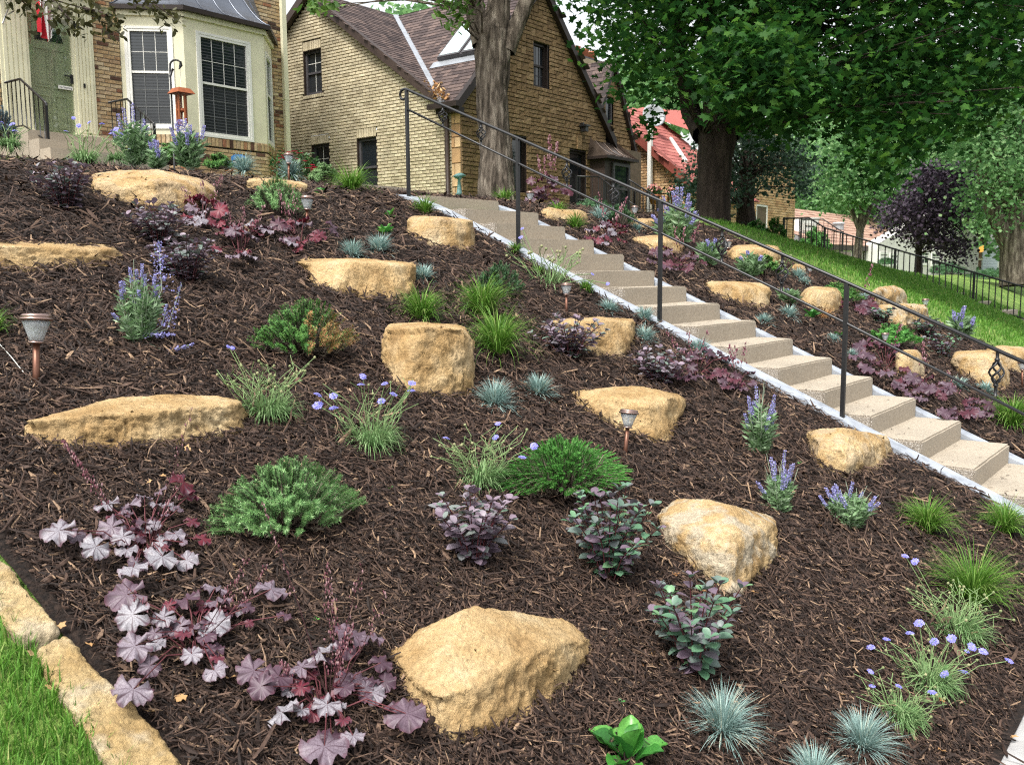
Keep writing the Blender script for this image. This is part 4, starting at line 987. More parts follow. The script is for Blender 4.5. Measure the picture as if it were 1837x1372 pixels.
# neighbour stoop with rails, pots
def simple_rail(name,pts,h,nbal,label,r=.018,low=.1,group=None,parent_cat='railing',bal='baluster',posts=(),rb=.008):
    e=empty(name,pts[0],label,parent_cat,group)
    tubepart('rail_cap',[p+UZ*h for p in pts],r,e,k=6); tubepart('rail_bottom',[p+UZ*low for p in pts],r*.7,e,k=5)
    seg=[(pts[i+1]-pts[i]).length for i in range(len(pts)-1)]; tot=sum(seg)
    def at(f):
        d=f*tot
        for i,s in enumerate(seg):
            if d<=s+1e-6: return pts[i].lerp(pts[i+1],d/s)
            d-=s
        return pts[-1]
    unit=None
    for i in range(nbal):
        p=at((i+.5)/nbal)
        b=MB()
        if unit is None: b.tube([(0,0,low),(0,0,h)],rb,5); unit=b.mesh(bal,M['iron'])
        ob(bal,unit,e,p-e.location)
    for f in posts:
        p=at(f); boxpart('post',p+Vector((-.022,-.022,-.15)),p+Vector((.022,.022,h+.03)),e,M['iron'])
    return e
nz=base_n+.35
p0=onY(1030,372,SN-1.2)
def P(x,y,s): return onY(x,y,s)
simple_rail('porch_railing',[P(1035,366,SN-.9),P(1075,368,SN-1.6),P(1092,384,SN-2.2),P(1112,402,SN-3.0)],.62,14,'black porch railing beside the glazed door of the stone fronted house',posts=(0,.45,1))
simple_rail('porch_railing',[P(1128,368,SN-.9),P(1150,384,SN-1.6),P(1180,404,SN-2.4)],.62,10,'black porch railing right of the brown entry bay',posts=(0,1))
simple_rail('porch_railing',[P(1138,382,SN-.2),P(1205,384,SN-.2)],.55,12,'black balustrade carrying the geranium pots',posts=(0,.5,1))
for i,(x,y,lab) in enumerate(((1174,352,'terracotta pot of pink geraniums nearest the brown entry bay'),(1207,354,'middle terracotta pot of pink geraniums on the balustrade'),(1234,360,'terracotta pot of pink geraniums beside the maple trunk'))):
    c=P(x,y,SN-.4); e=empty('flower_pot',c,lab,'flower pot'); b=MB(); b.lathe([(.10,-.22),(.15,-.02),(.165,-.02),(.165,.03),(.14,.03)],k=12); b.build('pot',M['terracotta'],e,smooth=True)
    for nm,mt,n,sp,r0 in (('foliage','roseleaf',120,.2,.05),('blooms','pink',70,.2,.045)):
        b=MB(); 
        for q in range(n):
            d=Vector((rng.gauss(0,1),rng.gauss(0,1),abs(rng.gauss(0,1))*.9)).normalized()*sp*rng.uniform(.6,1)+Vector((0,0,.08 if nm=='foliage' else .13)); a=Vector((rng.gauss(0,1),rng.gauss(0,1),rng.gauss(0,1))).normalized()*r0; c2=a.cross(Vector((rng.gauss(0,1),rng.gauss(0,1),rng.gauss(0,1)))).normalized()*r0*.7
            b.add([d-a,d+c2,d+a,d-c2],[(0,1,2,3)])
        b.build(nm,M[mt],e,kind='stuff')
# teal garden tap stand at the corner
c=onY(824,350,SN-.5); e=empty('bird_bath',c,'small teal bird ornament on a stem at the brick house corner','garden ornament'); b=MB(); b.lathe([(.09,0),(.05,.05),(.03,.3),(.06,.34)],k=10); b.build('pedestal',M['teal'],e,smooth=True)
b=MB(); b.tube([(-.17,.0,.36),(-.08,0,.36),(.03,0,.385),(.12,0,.40),(.2,0,.40)],[.012,.05,.06,.035,.008],8); b.build('bird',M['teal'],e,smooth=True)
# ---------------------------------------------------------------- red roofed brick house
TR=23.7
rh=empty('red_roof_house',(TR+3,13,2.4),'orange buff brick house with red shingle roof and white downspout','house')
rk=[onX(x,y,TR) for x,y in ((1126,222),(1254,330))]; mR=(rk[0].z-rk[1].z)/(rk[0].y-rk[1].y); rdg=onX(1121,201,TR)
sF=rk[1].y-.45; zF=rk[1].z-mR*.45
sRd=rk[0].y+1.0; zRd=rk[0].z+mR*1.0
frR=Fr((TR,0,0),UY,-UX)
wR=empty('side_wall',(0,0,0),None,None); wR.parent=rh
cells=bond(sF+.15,sRd+2,1.6,zRd+.5,.23,.077,lambda u,z:z<zRd-mR*abs(u-sRd)-.12,[])
masonry(frR,rh,wR,'brick',cells,M['brickC'],M['mortardk'],.012,.013)
roofR=empty('roof',(0,0,0),None,None); roofR.parent=rh
e0r=Vector((TR-.25,sF,zF)); vvr=Vector((0,sRd-sF,zRd-zF))
shingles(rh,roofR,e0r,UX,vvr.normalized(),[(0,0),(3.3,0),(3.3,vvr.length),(0,vvr.length)],.2,.35,M['redshingle'])
redtrim=material('red_brown_fascia',[(0,(.20,.05,.035))],.6,nscale=4,namp=.15)
b=MB(); A=[Vector((TR-.27,sRd,zRd+.02)),Vector((TR-.27,sF,zF+.02)),Vector((TR-.27,sF,zF-.24)),Vector((TR-.27,sRd,zRd-.24))]; b.prism([p-rh.location for p in A],[p+UX*.25-rh.location for p in A]); b.build('rake_board',redtrim,roofR)
b=MB(); b.box(Vector((TR+.05,sF+.3,1.2))-rh.location,Vector((TR+4.9,sRd+4,zF))-rh.location); b.build('house_body',M['mortardk'],rh)
pd=onX(1169,300,TR-.15); pt=onX(1169,222,TR-.15); pb=onX(1169,385,TR-.15)
b=MB(); b.box(Vector((TR-.3,pd.y-.055,pd.z-2.5))-rh.location,Vector((TR-.19,pd.y+.055,pt.z))-rh.location); dn2=b.build('downspout',M['white'],rh)
frR2=Fr((0,sF+.28,0),UX,-UY)
wr0=onY(1357,366,sF+.28); wr1=onY(1376,430,sF+.28); opr=(wr0.x,wr1.x,wr1.z,wr0.z)
g0=onY(1322,330,sF+.28).x; g1=onY(1425,400,sF+.28).x; ga=onY(1388,215,sF+.28)
wR2=empty('front_wall',(0,0,0),None,None); wR2.parent=rh
masonry(frR2,rh,wR2,'brick',bond(TR+.1,g1,1.2,ga.z,.23,.077,lambda u,z:z<zF-.1 or (u>g0 and z<ga.z-(ga.z-zF)*abs(u-ga.x)/(max(ga.x-g0,g1-ga.x))),[opr]),M['brickC'],M['mortar'],.012,.013,200)
sash(frR2,rh,*opr,M['white'],n=-.06,fw=.06,glass='glass',midbar=False,grid=(2,1,1,.05,M['white']))
vf=[onplane(x,y,e0r,UX.cross(vvr).normalized()) for x,y in ((1203,252),(1231,294))]
tubepart('dormer_flashing',[p+UZ*.05 for p in vf],.06,rh,M['white'],5)
c=onplane(1237,250,e0r,UX.cross(vvr).normalized()); b=MB(); cc=c-rh.location
b.prism([cc+Vector((-1.2,-.6,.1)),cc+Vector((.5,-.6,.1)),cc+Vector((.3,-.2,.75)),cc+Vector((-.9,-.2,.75))],[cc+Vector((-1.2,1.4,.9)),cc+Vector((.5,1.4,.9)),cc+Vector((.3,1.2,1.0)),cc+Vector((-.9,1.2,1.0))]); b.build('dormer',M['redshingle'],rh)
c=onX(1173,208,TR+1); e=empty('satellite_dish',c,'round grey satellite dish on the red roof ridge','satellite dish'); b=MB(); b.lathe([(.02,-.12),(.2,-.08),(.34,0),(.36,.03),(.30,.0),(.15,-.06),(.01,-.09)],k=18); o=b.build('dish',M['grey'],e,smooth=True); o.rotation_euler=(R(70),0,R(-40)); tubepart('mast',[c,c+Vector((.15,.3,-.55))],.03,e,M['grey'])
# ---------------------------------------------------------------- fence with its own steps on the lawn bank
TF=22.0
fb=[onX(x,y,TF) for x,y in ((1405,446),(1450,446),(1478,464),(1604,505),(1745,549),(1870,588))]
fe=empty('picket_fence',fb[0],'black iron picket railing descending the grass bank','fence')
fh=.72
tubepart('rail_cap',[p+UZ*fh for p in fb],.022,fe,k=6); tubepart('rail_bottom',[p+UZ*.07 for p in fb],.016,fe,k=5)
tot=0; seg=[(fb[i+1]-fb[i]).length for i in range(5)]
unit=None; b=MB(); b.tube([(0,0,.07),(0,0,fh)],.013,5); unit=b.mesh('picket',M['iron'])
for i in range(5):
    n=max(2,int(round((proj(fb[i+1])[0]-proj(fb[i])[0])/11)))
    for k in range(n): ob('picket',unit,fe,fb[i].lerp(fb[i+1],(k+.5)/n)-fe.location)
for p in (fb[0],fb[2],fb[3],fb[4],fb[5]): boxpart('post',p+Vector((-.022,-.022,-.3)),p+Vector((.022,.022,fh+.02)),fe,M['iron'])
fs=empty('concrete_steps',fb[2],'pale concrete steps descending the grass bank along the picket railing','steps')
xs=[1460,1500,1541,1583,1627,1671,1718,1768,1820]
for i,x in enumerate(xs):
    w=26
    def fz(px):
        for j in range(5):
            a,c=proj(fb[j])[0],proj(fb[j+1])[0]
            if a<=px<=c: return fb[j].lerp(fb[j+1],(px-a)/(c-a))
        return fb[-1]
    a=fz(x-2);c=fz(x+44); b=MB(); b.box(Vector((TF-.25,c.y,c.z-.25))-fs.location,Vector((TF+.9,a.y+.02,a.z-.02))-fs.location); b.build('step',M['concrete'],fs)
# second railing farther back
simple_rail('porch_railing',[onX(1436,452,TF+4),onX(1475,452,TF+4),onX(1510,476,TF+4)],.9,9,'second black railing behind the picket railing by the round shrub',posts=(0,1))
# ---------------------------------------------------------------- far houses
SW=17.0
fh_=empty('white_stucco_house',onY(1600,490,SW),'white stucco house with tan shingle roof behind the plum tree','house')
frW=Fr((0,SW,0),UX,-UY)
def W(px,py,s=SW): return onY(px,py,s)
wa,wb=W(1475,440).x,W(1726,470).x; zb_=W(1650,500).z-.6; ze_=W(1520,441).z
wl=fpart('wall',frW,fh_,fh_,[(wa,wb,zb_,ze_,-.3,0)],M['stucco'])
gx0,gx1=W(1548,440).x,W(1735,455).x; ga=W(1660,385)
b=MB(); A=[Vector((gx0,SW-.8,zb_)),Vector((gx1,SW-.8,zb_)),Vector((gx1,SW-.8,W(1726,425,SW-.8).z)),Vector((W(1690,380,SW-.8).x,SW-.8,W(1690,372,SW-.8).z)),Vector((gx0,SW-.8,W(1550,436,SW-.8).z))]; b.prism([p-fh_.location for p in A],[p+UY*.7-fh_.location for p in A]); b.build('gable_wall',M['stucco'],fh_)
frG=Fr((0,SW-.8,0),UX,-UY)
for (x0,x1,y0,y1) in ((1577,1592,452,472),(1595,1610,454,477),(1651,1666,450,476),(1670,1687,452,478)):
    sash(frG,fh_,W(x0,y0,SW-.8).x,W(x1,y0,SW-.8).x,W(x0,y1,SW-.8).z,W(x0,y0,SW-.8).z,M['white'],n=.01,fw=.14,grid=(2,2,1,.06,M['white']),mid=.5)
sash(frW,fh_,W(1508,450).x,W(1526,450).x,W(1515,460).z,W(1515,447).z,M['white'],n=.01,fw=.14,grid=(3,2,1,.06,M['white']),midbar=False,mid=.1)
er0=Vector((wa-1.5,SW-.3,ze_)); top=W(1440,378,SW+5); vv=Vector((0,5.3,top.z-ze_))
rfW=empty('roof',(0,0,0),None,None); rfW.parent=fh_
shingles(fh_,rfW,er0,UX,vv.normalized(),[(0,0),(wb-wa+1.5,0),(wb-wa+1.5,vv.length),(0,vv.length)],.5,.7,M['tanshingle'],lift=.03)
fpart('eave_board',frW,rfW,fh_,[(wa-1.5,W(1556,441).x,ze_-.25,ze_-.02,.1,.3)],M['brown'])
d0=[W(x,y,SW+1.0) for x,y in ((1437,418),(1462,418),(1471,390),(1440,392))]
b=MB(); b.prism([p-fh_.location for p in d0],[p+UY*2.5-fh_.location for p in d0]); b.build('dormer',M['white'],fh_)
sash(Fr((0,SW+1.0,0),UX,-UY),fh_,d0[0].x+.2,d0[1].x-.1,W(1445,414,SW+1).z,W(1445,400,SW+1).z,M['white'],n=.01,fw=.12,grid=(3,2,1,.06,M['white']),midbar=False,mid=.1)
vt=onplane(1504,410,er0,UX.cross(vv).normalized()); b=MB(); b.lathe([(.3,-.1),(.3,.25),(.38,.27),(.3,.36)],vt-fh_.location,k=10); b.build('roof_vent',M['grey'],rfW)
# brick gable house right of it
bgh=empty('brown_brick_house',W(1745,490),'brown brick gable house with stone trim right of the plum tree','house')
frB=Fr((0,SW+.5,0),UX,-UY); q0=W(1733,450,SW+.5).x;q1=W(1762,450,SW+.5).x
zz0=W(1745,500,SW+.5).z-.8
b=MB(); A=[Vector((q0,SW+.5,zz0)),Vector((q1,SW+.5,zz0)),Vector((q1,SW+.5,W(1760,400,SW+.5).z)),Vector((W(1754,372,SW+.5).x,SW+.5,W(1754,368,SW+.5).z)),Vector((q0,SW+.5,W(1733,430,SW+.5).z))]; b.prism([p-bgh.location for p in A],[p+UY*6-bgh.location for p in A]); b.build('wall',material('brown_brick_far',[(.3,(.16,.09,.055)),(.7,(.25,.15,.09))],.9,nscale=9,rand=False,stretch=(1,1,3)),bgh)
fpart('stone_band',frB,bgh,bgh,[(q0,q1,W(1745,467,SW+.5).z,W(1745,463,SW+.5).z,0,.08)],M['cream'])
fpart('fascia',frB,bgh,bgh,[(q1-.05,q1+.35,W(1760,440,SW+.5).z,W(1758,372,SW+.5).z,0,.3)],M['browndk'])
c=W(1759,446,SW+.3); b=MB(); b.lathe([(.05,-.3),(.22,-.25),(.25,.2),(.1,.35)],c-bgh.location,k=10); lamp_m=material('lit_lantern',[(0,(.9,.5,.12))],.5); lamp_m.node_tree.nodes['Principled BSDF'].inputs['Emission Color'].default_value=(1,.5,.1,1); lamp_m.node_tree.nodes['Principled BSDF'].inputs['Emission Strength'].default_value=.5; b.build('wall_lantern',lamp_m,bgh)
blu=empty('blue_siding_house',W(1785,495,SW+3),'pale blue clapboard house with grey roof beyond the brick gable','house')
q0,q1=W(1763,450,SW+3).x,W(1790,450,SW+3).x; q2=W(1818,470,SW+3).x
b=MB(); zb2=W(1785,505,SW+3).z-.5; A=[Vector((q0,SW+3,zb2)),Vector((q1,SW+3,zb2)),Vector((q1,SW+3,W(1790,455,SW+3).z)),Vector((q0,SW+3,W(1764,440,SW+3).z))]; b.prism([p-blu.location for p in A],[p+UY*4-blu.location for p in A]); b.build('wall',M['siding'],blu)
hz0,hz1=zb2,W(1764,440,SW+3).z; k=16
for i in range(k): fpart('clapboard',Fr((0,SW+3,0),UX,-UY),blu,blu,[(q0,q1,hz0+(hz1-hz0)*i/k,hz0+(hz1-hz0)*(i+.9)/k,.0,.05)],M['siding'])
b=MB(); b.box(Vector((q1,SW+3.6,zb2))-blu.location,Vector((q2,SW+7,W(1800,462,SW+3.6).z))-blu.location); b.build('wing_wall',M['siding'],blu)
b=MB(); rp_=[W(1762,418,SW+4),W(1818,458,SW+3),W(1822,462,SW+3),W(1790,455,SW+2.8),W(1764,436,SW+2.8)]; b.prism([p-blu.location for p in rp_],[p+Vector((0,3,1.2))-blu.location for p in rp_]); b.build('roof',material('grey_shingle_far',[(0,(.22,.20,.20))],.9),blu)
fpart('window',Fr((0,SW+3.6,0),UX,-UY),blu,blu,[(q1+(q2-q1)*.35,q1+(q2-q1)*.75,zb2+.8,W(1800,470,SW+3.6).z,.0,.05)],M['white'])
# ================================================================ trees
def trunk_mesh(path,rad,k=36,seg=.07,amp=.012,fs=26,vs_=4.,seed=0,mat=None,name='trunk',loc=Vector(),flare=0):
    pts=[Vector(p) for p in path]; P=[];Rr=[]
    for i in range(len(pts)-1):
        n=max(2,int((pts[i+1]-pts[i]).length/seg))
        for j in range(n):
            f=j/n; P.append(pts[i].lerp(pts[i+1],f)); Rr.append(rad[i]+(rad[i+1]-rad[i])*f)
    P.append(pts[-1]); Rr.append(rad[-1])
    for _ in range(3): P=[P[0]]+[(P[i-1]+P[i]*2+P[i+1])/4 for i in range(1,len(P)-1)]+[P[-1]]
    V=[]
    z0=P[0].z
    for i,p in enumerate(P):
        d=(P[min(i+1,len(P)-1)]-P[max(i-1,0)]).normalized(); x=d.cross(Vector((.3,.9,.1))).normalized(); y=d.cross(x)
        fl=1+flare*math.exp(-(p.z-z0)/.25)
        for j in range(k):
            a=2*math.pi*j/k; o=x*math.cos(a)+y*math.sin(a)
            q=Vector((math.cos(a)*Rr[i]*fs,math.sin(a)*Rr[i]*fs,p.z*vs_+seed))
            dd=amp*(abs(MN.noise(q))*2-.6)+amp*1.2*MN.noise(q*.25)
            V.append(p+o*(Rr[i]*(fl+.10*flare*math.cos(5*a+seed)*math.exp(-(p.z-z0)/.3))+dd)-loc)
    n=len(P); Q=[(i*k+j,i*k+(j+1)%k,(i+1)*k+(j+1)%k,(i+1)*k+j) for i in range(n-1) for j in range(k)]
    return mesh_np(name,V,[Q],[mat],True)
MAPLE_L=np.array([(0,0),(.32,-.12),(.62,-.05),(.5,.18),(.95,.42),(.55,.48),(.62,.72),(.3,.62),(0,1.12),(-.3,.62),(-.62,.72),(-.55,.48),(-.95,.42),(-.5,.18),(-.62,-.05),(-.32,-.12)])*.62
OVAL_L=np.array([(0,0),(.22,.3),(.2,.7),(0,1.05),(-.2,.7),(-.22,.3)])
DIA_L=np.array([(0,0),(.38,.5),(0,1.),(-.38,.5)])
def leafcloud(C,size,shape,up=.35,sd=None):
    """C: (n,3) leaf positions -> verts,faces"""
    n=len(C); g=sd or nrg
    nn=g.normal(0,1,(n,3)); nn/=np.linalg.norm(nn,axis=1)[:,None]; nn[:,2]=np.abs(nn[:,2])+up; nn/=np.linalg.norm(nn,axis=1)[:,None]
    d=g.normal(0,1,(n,3)); d[:,2]-=.5; d-=nn*(d*nn).sum(1)[:,None]; d/=np.linalg.norm(d,axis=1)[:,None]; w=np.cross(nn,d)
    s=size*g.uniform(.65,1.2,n); k=len(shape); V=np.zeros((n,k,3))
    for i,(a,b) in enumerate(shape): V[:,i]=C+w*(a*s)[:,None]+d*(b*s)[:,None]-nn*((a*a+.3*(b-.4)**2)*.25*s)[:,None]
    Fc=(np.arange(n)*k)[:,None]+np.arange(k)[None]
    return V.reshape(-1,3),Fc
def inpoly(x,y,poly):
    c=False
    for i in range(len(poly)):
        (x1,y1),(x2,y2)=poly[i],poly[(i+1)%len(poly)]
        if (y1>y)!=(y2>y) and x<(x2-x1)*(y-y1)/(y2-y1)+x1: c=not c
    return c
def crown_pts(poly,D0,D1,ncl,nleaf,rad,seed,hole=None):
    r=random.Random(seed); xs=[p[0] for p in poly]; ys=[p[1] for p in poly]; C=[]
    while len(C)<ncl:
        x=r.uniform(min(xs),max(xs)); y=r.uniform(min(ys),max(ys))
        if not inpoly(x,y,poly): continue
        if hole and any(math.hypot((x-a)/c,(y-b)/d)<1 and r.random()<.8 for a,b,c,d in hole): continue
        C.append(atD(x,y,r.uniform(D0,D1)))
    C=np.array(C); L_=np.repeat(C,nleaf,0); g=np.random.default_rng(seed)
    off=g.normal(0,1,L_.shape)*rad; off[:,2]*=.55
    return C,L_+off
def twigs(C,limbs,loc,mat,parent,n,seed,r0=.02):
    r=random.Random(seed); b=MB(); lp=[p for l in limbs for p in l]
    for c in r.sample(range(len(C)),min(n,len(C))):
        q=Vector(C[c]); a=min(lp,key=lambda p:(p-q).length); m=a.lerp(q,.5)+Vector((r.gauss(0,.15),r.gauss(0,.15),.2))
        b.tube([a-loc,m-loc,q-loc],[r0,r0*.6,r0*.3],5)
    b.build('branches',mat,parent,kind='stuff')
# --- ash tree by the stairs
D=14.; base=atD(892,362,D); ash=empty('ash_tree',base,'grey ridged bark ash tree trunk rising beside the stair top','tree')
pth=[atD(x,y,D) for x,y in ((893,385),(891,345),(888,260),(883,167),(884,100),(884,62),(886,20))]
rd=[.275,.26,.235,.235,.26,.24,.12]
ob('trunk',trunk_mesh(pth,rd,96,.03,.026,26,3.2,1,M['bark'],loc=base,flare=.18),ash)
limbsA=[]
for pts,rr in ((((866,80),(853,20),(842,-60),(815,-220)),(.17,.15,.13,.09)),(((888,70),(896,0),(903,-90),(900,-260)),(.19,.17,.15,.1)),(((908,92),(928,42),(946,0),(985,-90),(1020,-200)),(.14,.12,.11,.10,.07))):
    pp=[atD(x,y,D) for x,y in pts]; limbsA.append(pp); ob('limb',trunk_mesh(pp,rr,40,.05,.012,24,3.5,4,M['bark'],loc=base,name='limb'),ash)
polyA=[(560,-330),(1020,-330),(970,-190),(900,-170),(780,-140),(640,-150)]
CA,LA=crown_pts(polyA,11,17,260,14,.28,5)
extra=[]
for poly,nc in (([(556,-40),(612,-40),(600,18),(585,30),(562,20)],9),([(785,-60),(850,-60),(845,20),(828,50),(800,46),(792,10)],26)):
    c2,l2=crown_pts(poly,12.6,13.6,nc,9,.10,9+nc); extra.append(l2)
V,Fc=leafcloud(np.concatenate([LA]+extra)-np.array(base),.13,OVAL_L,.1); ob('crown',mesh_np('crown',V,[Fc],[M['ashleaf']]),ash,kind='stuff')
twigs(np.concatenate([CA,extra[0][::9],extra[1][::9]]),limbsA,base,M['bark'],ash,120,3)
# --- maple
D=15.5; base=atD(1281,402,D); maple=empty('maple_tree',base,'large maple with dark trunk and dense broad green crown','tree')
pth=[atD(x,y,D) for x,y in ((1279,425),(1279,395),(1281,337),(1283,285),(1287,250),(1290,225),(1290,180))]
ob('trunk',trunk_mesh(pth,[.30,.268,.27,.285,.315,.31,.15],64,.04,.018,20,3,2,M['barkdk'],loc=base,flare=.22),maple)
limbsM=[]
for pts,rr in ((((1262,243),(1240,205),(1226,130),(1216,40),(1205,-60),(1180,-200)),(.19,.16,.13,.12,.1,.07)),(((1283,235),(1280,160),(1273,60),(1268,-80),(1260,-260)),(.2,.16,.15,.13,.09)),(((1305,240),(1335,200),(1380,120),(1440,40),(1510,-60),(1560,-200)),(.2,.17,.14,.12,.1,.07)),(((1300,230),(1330,120),(1350,0),(1360,-150)),(.17,.14,.12,.09))):
    pp=[atD(x,y,D+(.6 if i else 0)) for i,(x,y) in enumerate(pts)]; limbsM.append(pp); ob('limb',trunk_mesh(pp,rr,36,.06,.014,20,3,6,M['barkdk'],loc=base,name='limb'),maple)
polyM=[(1030,-60),(1040,0),(1066,28),(1085,62),(1106,90),(1116,125),(1132,170),(1150,195),(1172,205),(1198,165),(1232,110),(1262,150),(1295,185),(1340,205),(1375,250),(1400,262),(1430,205),(1490,215),(1530,255),(1555,300),(1600,322),(1640,290),(1690,245),(1745,235),(1790,205),(1837,180),(1900,180),(1960,-60),(1800,-420),(1150,-420)]
CM,LM=crown_pts(polyM,12.2,17.5,2300,16,.28,21,hole=[(1480,70,38,45),(1250,75,22,30),(1240,25,30,20)])
polB=[(1090,-60),(1130,60),(1150,130),(1190,170),(1300,190),(1400,200),(1500,205),(1600,250),(1700,200),(1800,150),(1850,-60)]
CMb,LMb=crown_pts(polB,15.5,18.5,750,16,.34,27,hole=[(1480,70,38,45),(1250,75,22,30)]); LM=np.concatenate([LM,LMb])
pol2=[(1310,60),(1400,40),(1450,120),(1430,200),(1365,212),(1310,200),(1275,150)]
CM2,LM2=crown_pts(pol2,11.6,13.2,150,13,.22,22)
pol3=[(1145,195),(1175,200),(1172,235),(1160,255),(1143,235)]; CM3,LM3=crown_pts(pol3,13.5,14,8,7,.09,23)
V,Fc=leafcloud(np.concatenate([LM,LM2,LM3])-np.array(base),.142,MAPLE_L,.45); ob('crown',mesh_np('crown',V,[Fc],[M['maple']]),maple,kind='stuff')
twigs(np.concatenate([CM,CM2]),limbsM,base,M['barkdk'],maple,230,4)
# --- background trees
def bgtree(name,label,D,trunk,tr,poly,ncl,nl,rad,size,mat,bark,seed,shape=DIA_L,dd=1.8,limbs=()):
    base=atD(*trunk[0],D); e=empty(name,base,label,'tree')
    pp=[atD(x,y,D) for x,y in trunk]
    ob('trunk',trunk_mesh(pp,tr,20,.2,.02,10,2,seed,bark,loc=base),e); L_=[pp]
    for pts,rr in limbs:
        q=[atD(x,y,D) for x,y in pts]; L_.append(q); ob('limb',trunk_mesh(q,rr,14,.2,.015,10,2,seed,bark,loc=base,name='limb'),e)
    C,L2=crown_pts(poly,D-dd,D+dd,ncl,nl,rad,seed); V,Fc=leafcloud(L2-np.array(base),size,shape,.2)
    ob('crown',mesh_np('crown',V,[Fc],[mat]),e,kind='stuff'); twigs(C,L_,base,bark,e,60,seed,.03); return e
bgtree('cedar_tree','shaggy grey green cedar in front of the orange brick wall',21,((1338,415),(1336,370),(1340,320),(1345,240),(1350,180)),(.24,.2,.18,.14,.08),[(1225,330),(1240,270),(1300,235),(1360,215),(1420,240),(1455,290),(1450,340),(1425,350),(1400,320),(1372,330),(1360,345),(1325,330),(1300,395),(1270,400),(1245,385)],230,30,.22,.10,M['cedarleaf'],M['barkdk'],31)
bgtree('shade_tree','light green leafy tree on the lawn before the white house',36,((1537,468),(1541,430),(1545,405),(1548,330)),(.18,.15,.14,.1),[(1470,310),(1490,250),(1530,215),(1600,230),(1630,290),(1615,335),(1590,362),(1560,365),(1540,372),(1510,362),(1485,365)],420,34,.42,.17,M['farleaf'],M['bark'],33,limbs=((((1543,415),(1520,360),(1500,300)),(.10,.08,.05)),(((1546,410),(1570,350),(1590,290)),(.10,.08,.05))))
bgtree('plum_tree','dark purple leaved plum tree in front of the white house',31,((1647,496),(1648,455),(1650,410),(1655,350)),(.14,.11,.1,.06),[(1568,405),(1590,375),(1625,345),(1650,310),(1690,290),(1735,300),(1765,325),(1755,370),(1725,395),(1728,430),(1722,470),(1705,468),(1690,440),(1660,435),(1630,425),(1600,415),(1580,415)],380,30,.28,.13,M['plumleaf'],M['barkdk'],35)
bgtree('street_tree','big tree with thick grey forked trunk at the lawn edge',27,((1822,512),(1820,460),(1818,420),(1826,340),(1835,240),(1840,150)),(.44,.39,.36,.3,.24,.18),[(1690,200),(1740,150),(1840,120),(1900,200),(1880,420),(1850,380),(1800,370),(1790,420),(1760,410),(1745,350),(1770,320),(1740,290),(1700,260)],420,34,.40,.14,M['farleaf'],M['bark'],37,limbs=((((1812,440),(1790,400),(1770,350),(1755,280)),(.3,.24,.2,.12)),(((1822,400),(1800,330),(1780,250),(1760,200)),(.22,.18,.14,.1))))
def woods(name,label,poly,D0,D1,ncl,nl,rad,size,seed):
    C,L2=crown_pts(poly,D0,D1,ncl,nl,rad,seed); V,Fc=leafcloud(L2,size,DIA_L,.2); ob(name,mesh_np(name,V,[Fc],[M['farleaf']]),None,None,label,'trees',kind='stuff')
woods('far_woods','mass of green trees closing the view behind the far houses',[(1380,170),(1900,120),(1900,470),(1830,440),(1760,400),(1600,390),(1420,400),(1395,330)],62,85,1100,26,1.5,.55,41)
woods('treetops','green treetops showing above the neighbouring house roofs',[(690,10),(760,20),(850,10),(850,60),(705,42)],34,40,40,16,.4,.35,42)
woods('treetops','green treetops behind the chimney and red roof',[(1095,120),(1240,120),(1250,240),(1180,215),(1110,195)],45,55,120,18,.8,.5,43)
# --- overhanging branch before the door
D=9.0; base=atD(-40,-60,D); e=empty('overhanging_branch',base,'dark leafy branch hanging in front of the green door','branch'); b=MB()
brs=[((-60,-40),(60,-10),(130,10),(200,28)),((-60,-40),(20,-15),(60,20)),((200,-60),(240,-10),(280,10),(325,42)),((90,-5),(120,30),(140,48)),((150,15),(190,25),(205,55))]
LC=[]
for br in brs:
    pp=[atD(x,y,D+rng.uniform(-.3,.3)) for x,y in br]; b.tube([p-base for p in pp],[.016,.010,.006,.003][:len(pp)],5)
    for i in range(len(pp)-1):
        for f in np.linspace(0,1,16):
            c=pp[i].lerp(pp[i+1],f)
            for q in range(3): LC.append(c+Vector((rng.gauss(0,.06),rng.gauss(0,.06),rng.gauss(-.03,.06))))
b.build('twig',M['barkdk'],e)
V,Fc=leafcloud(np.array([tuple(c-base) for c in LC]),.085,OVAL_L,.1); ob('leaves',mesh_np('leaves',V,[Fc],[M['hangleaf']]),e,kind='stuff')
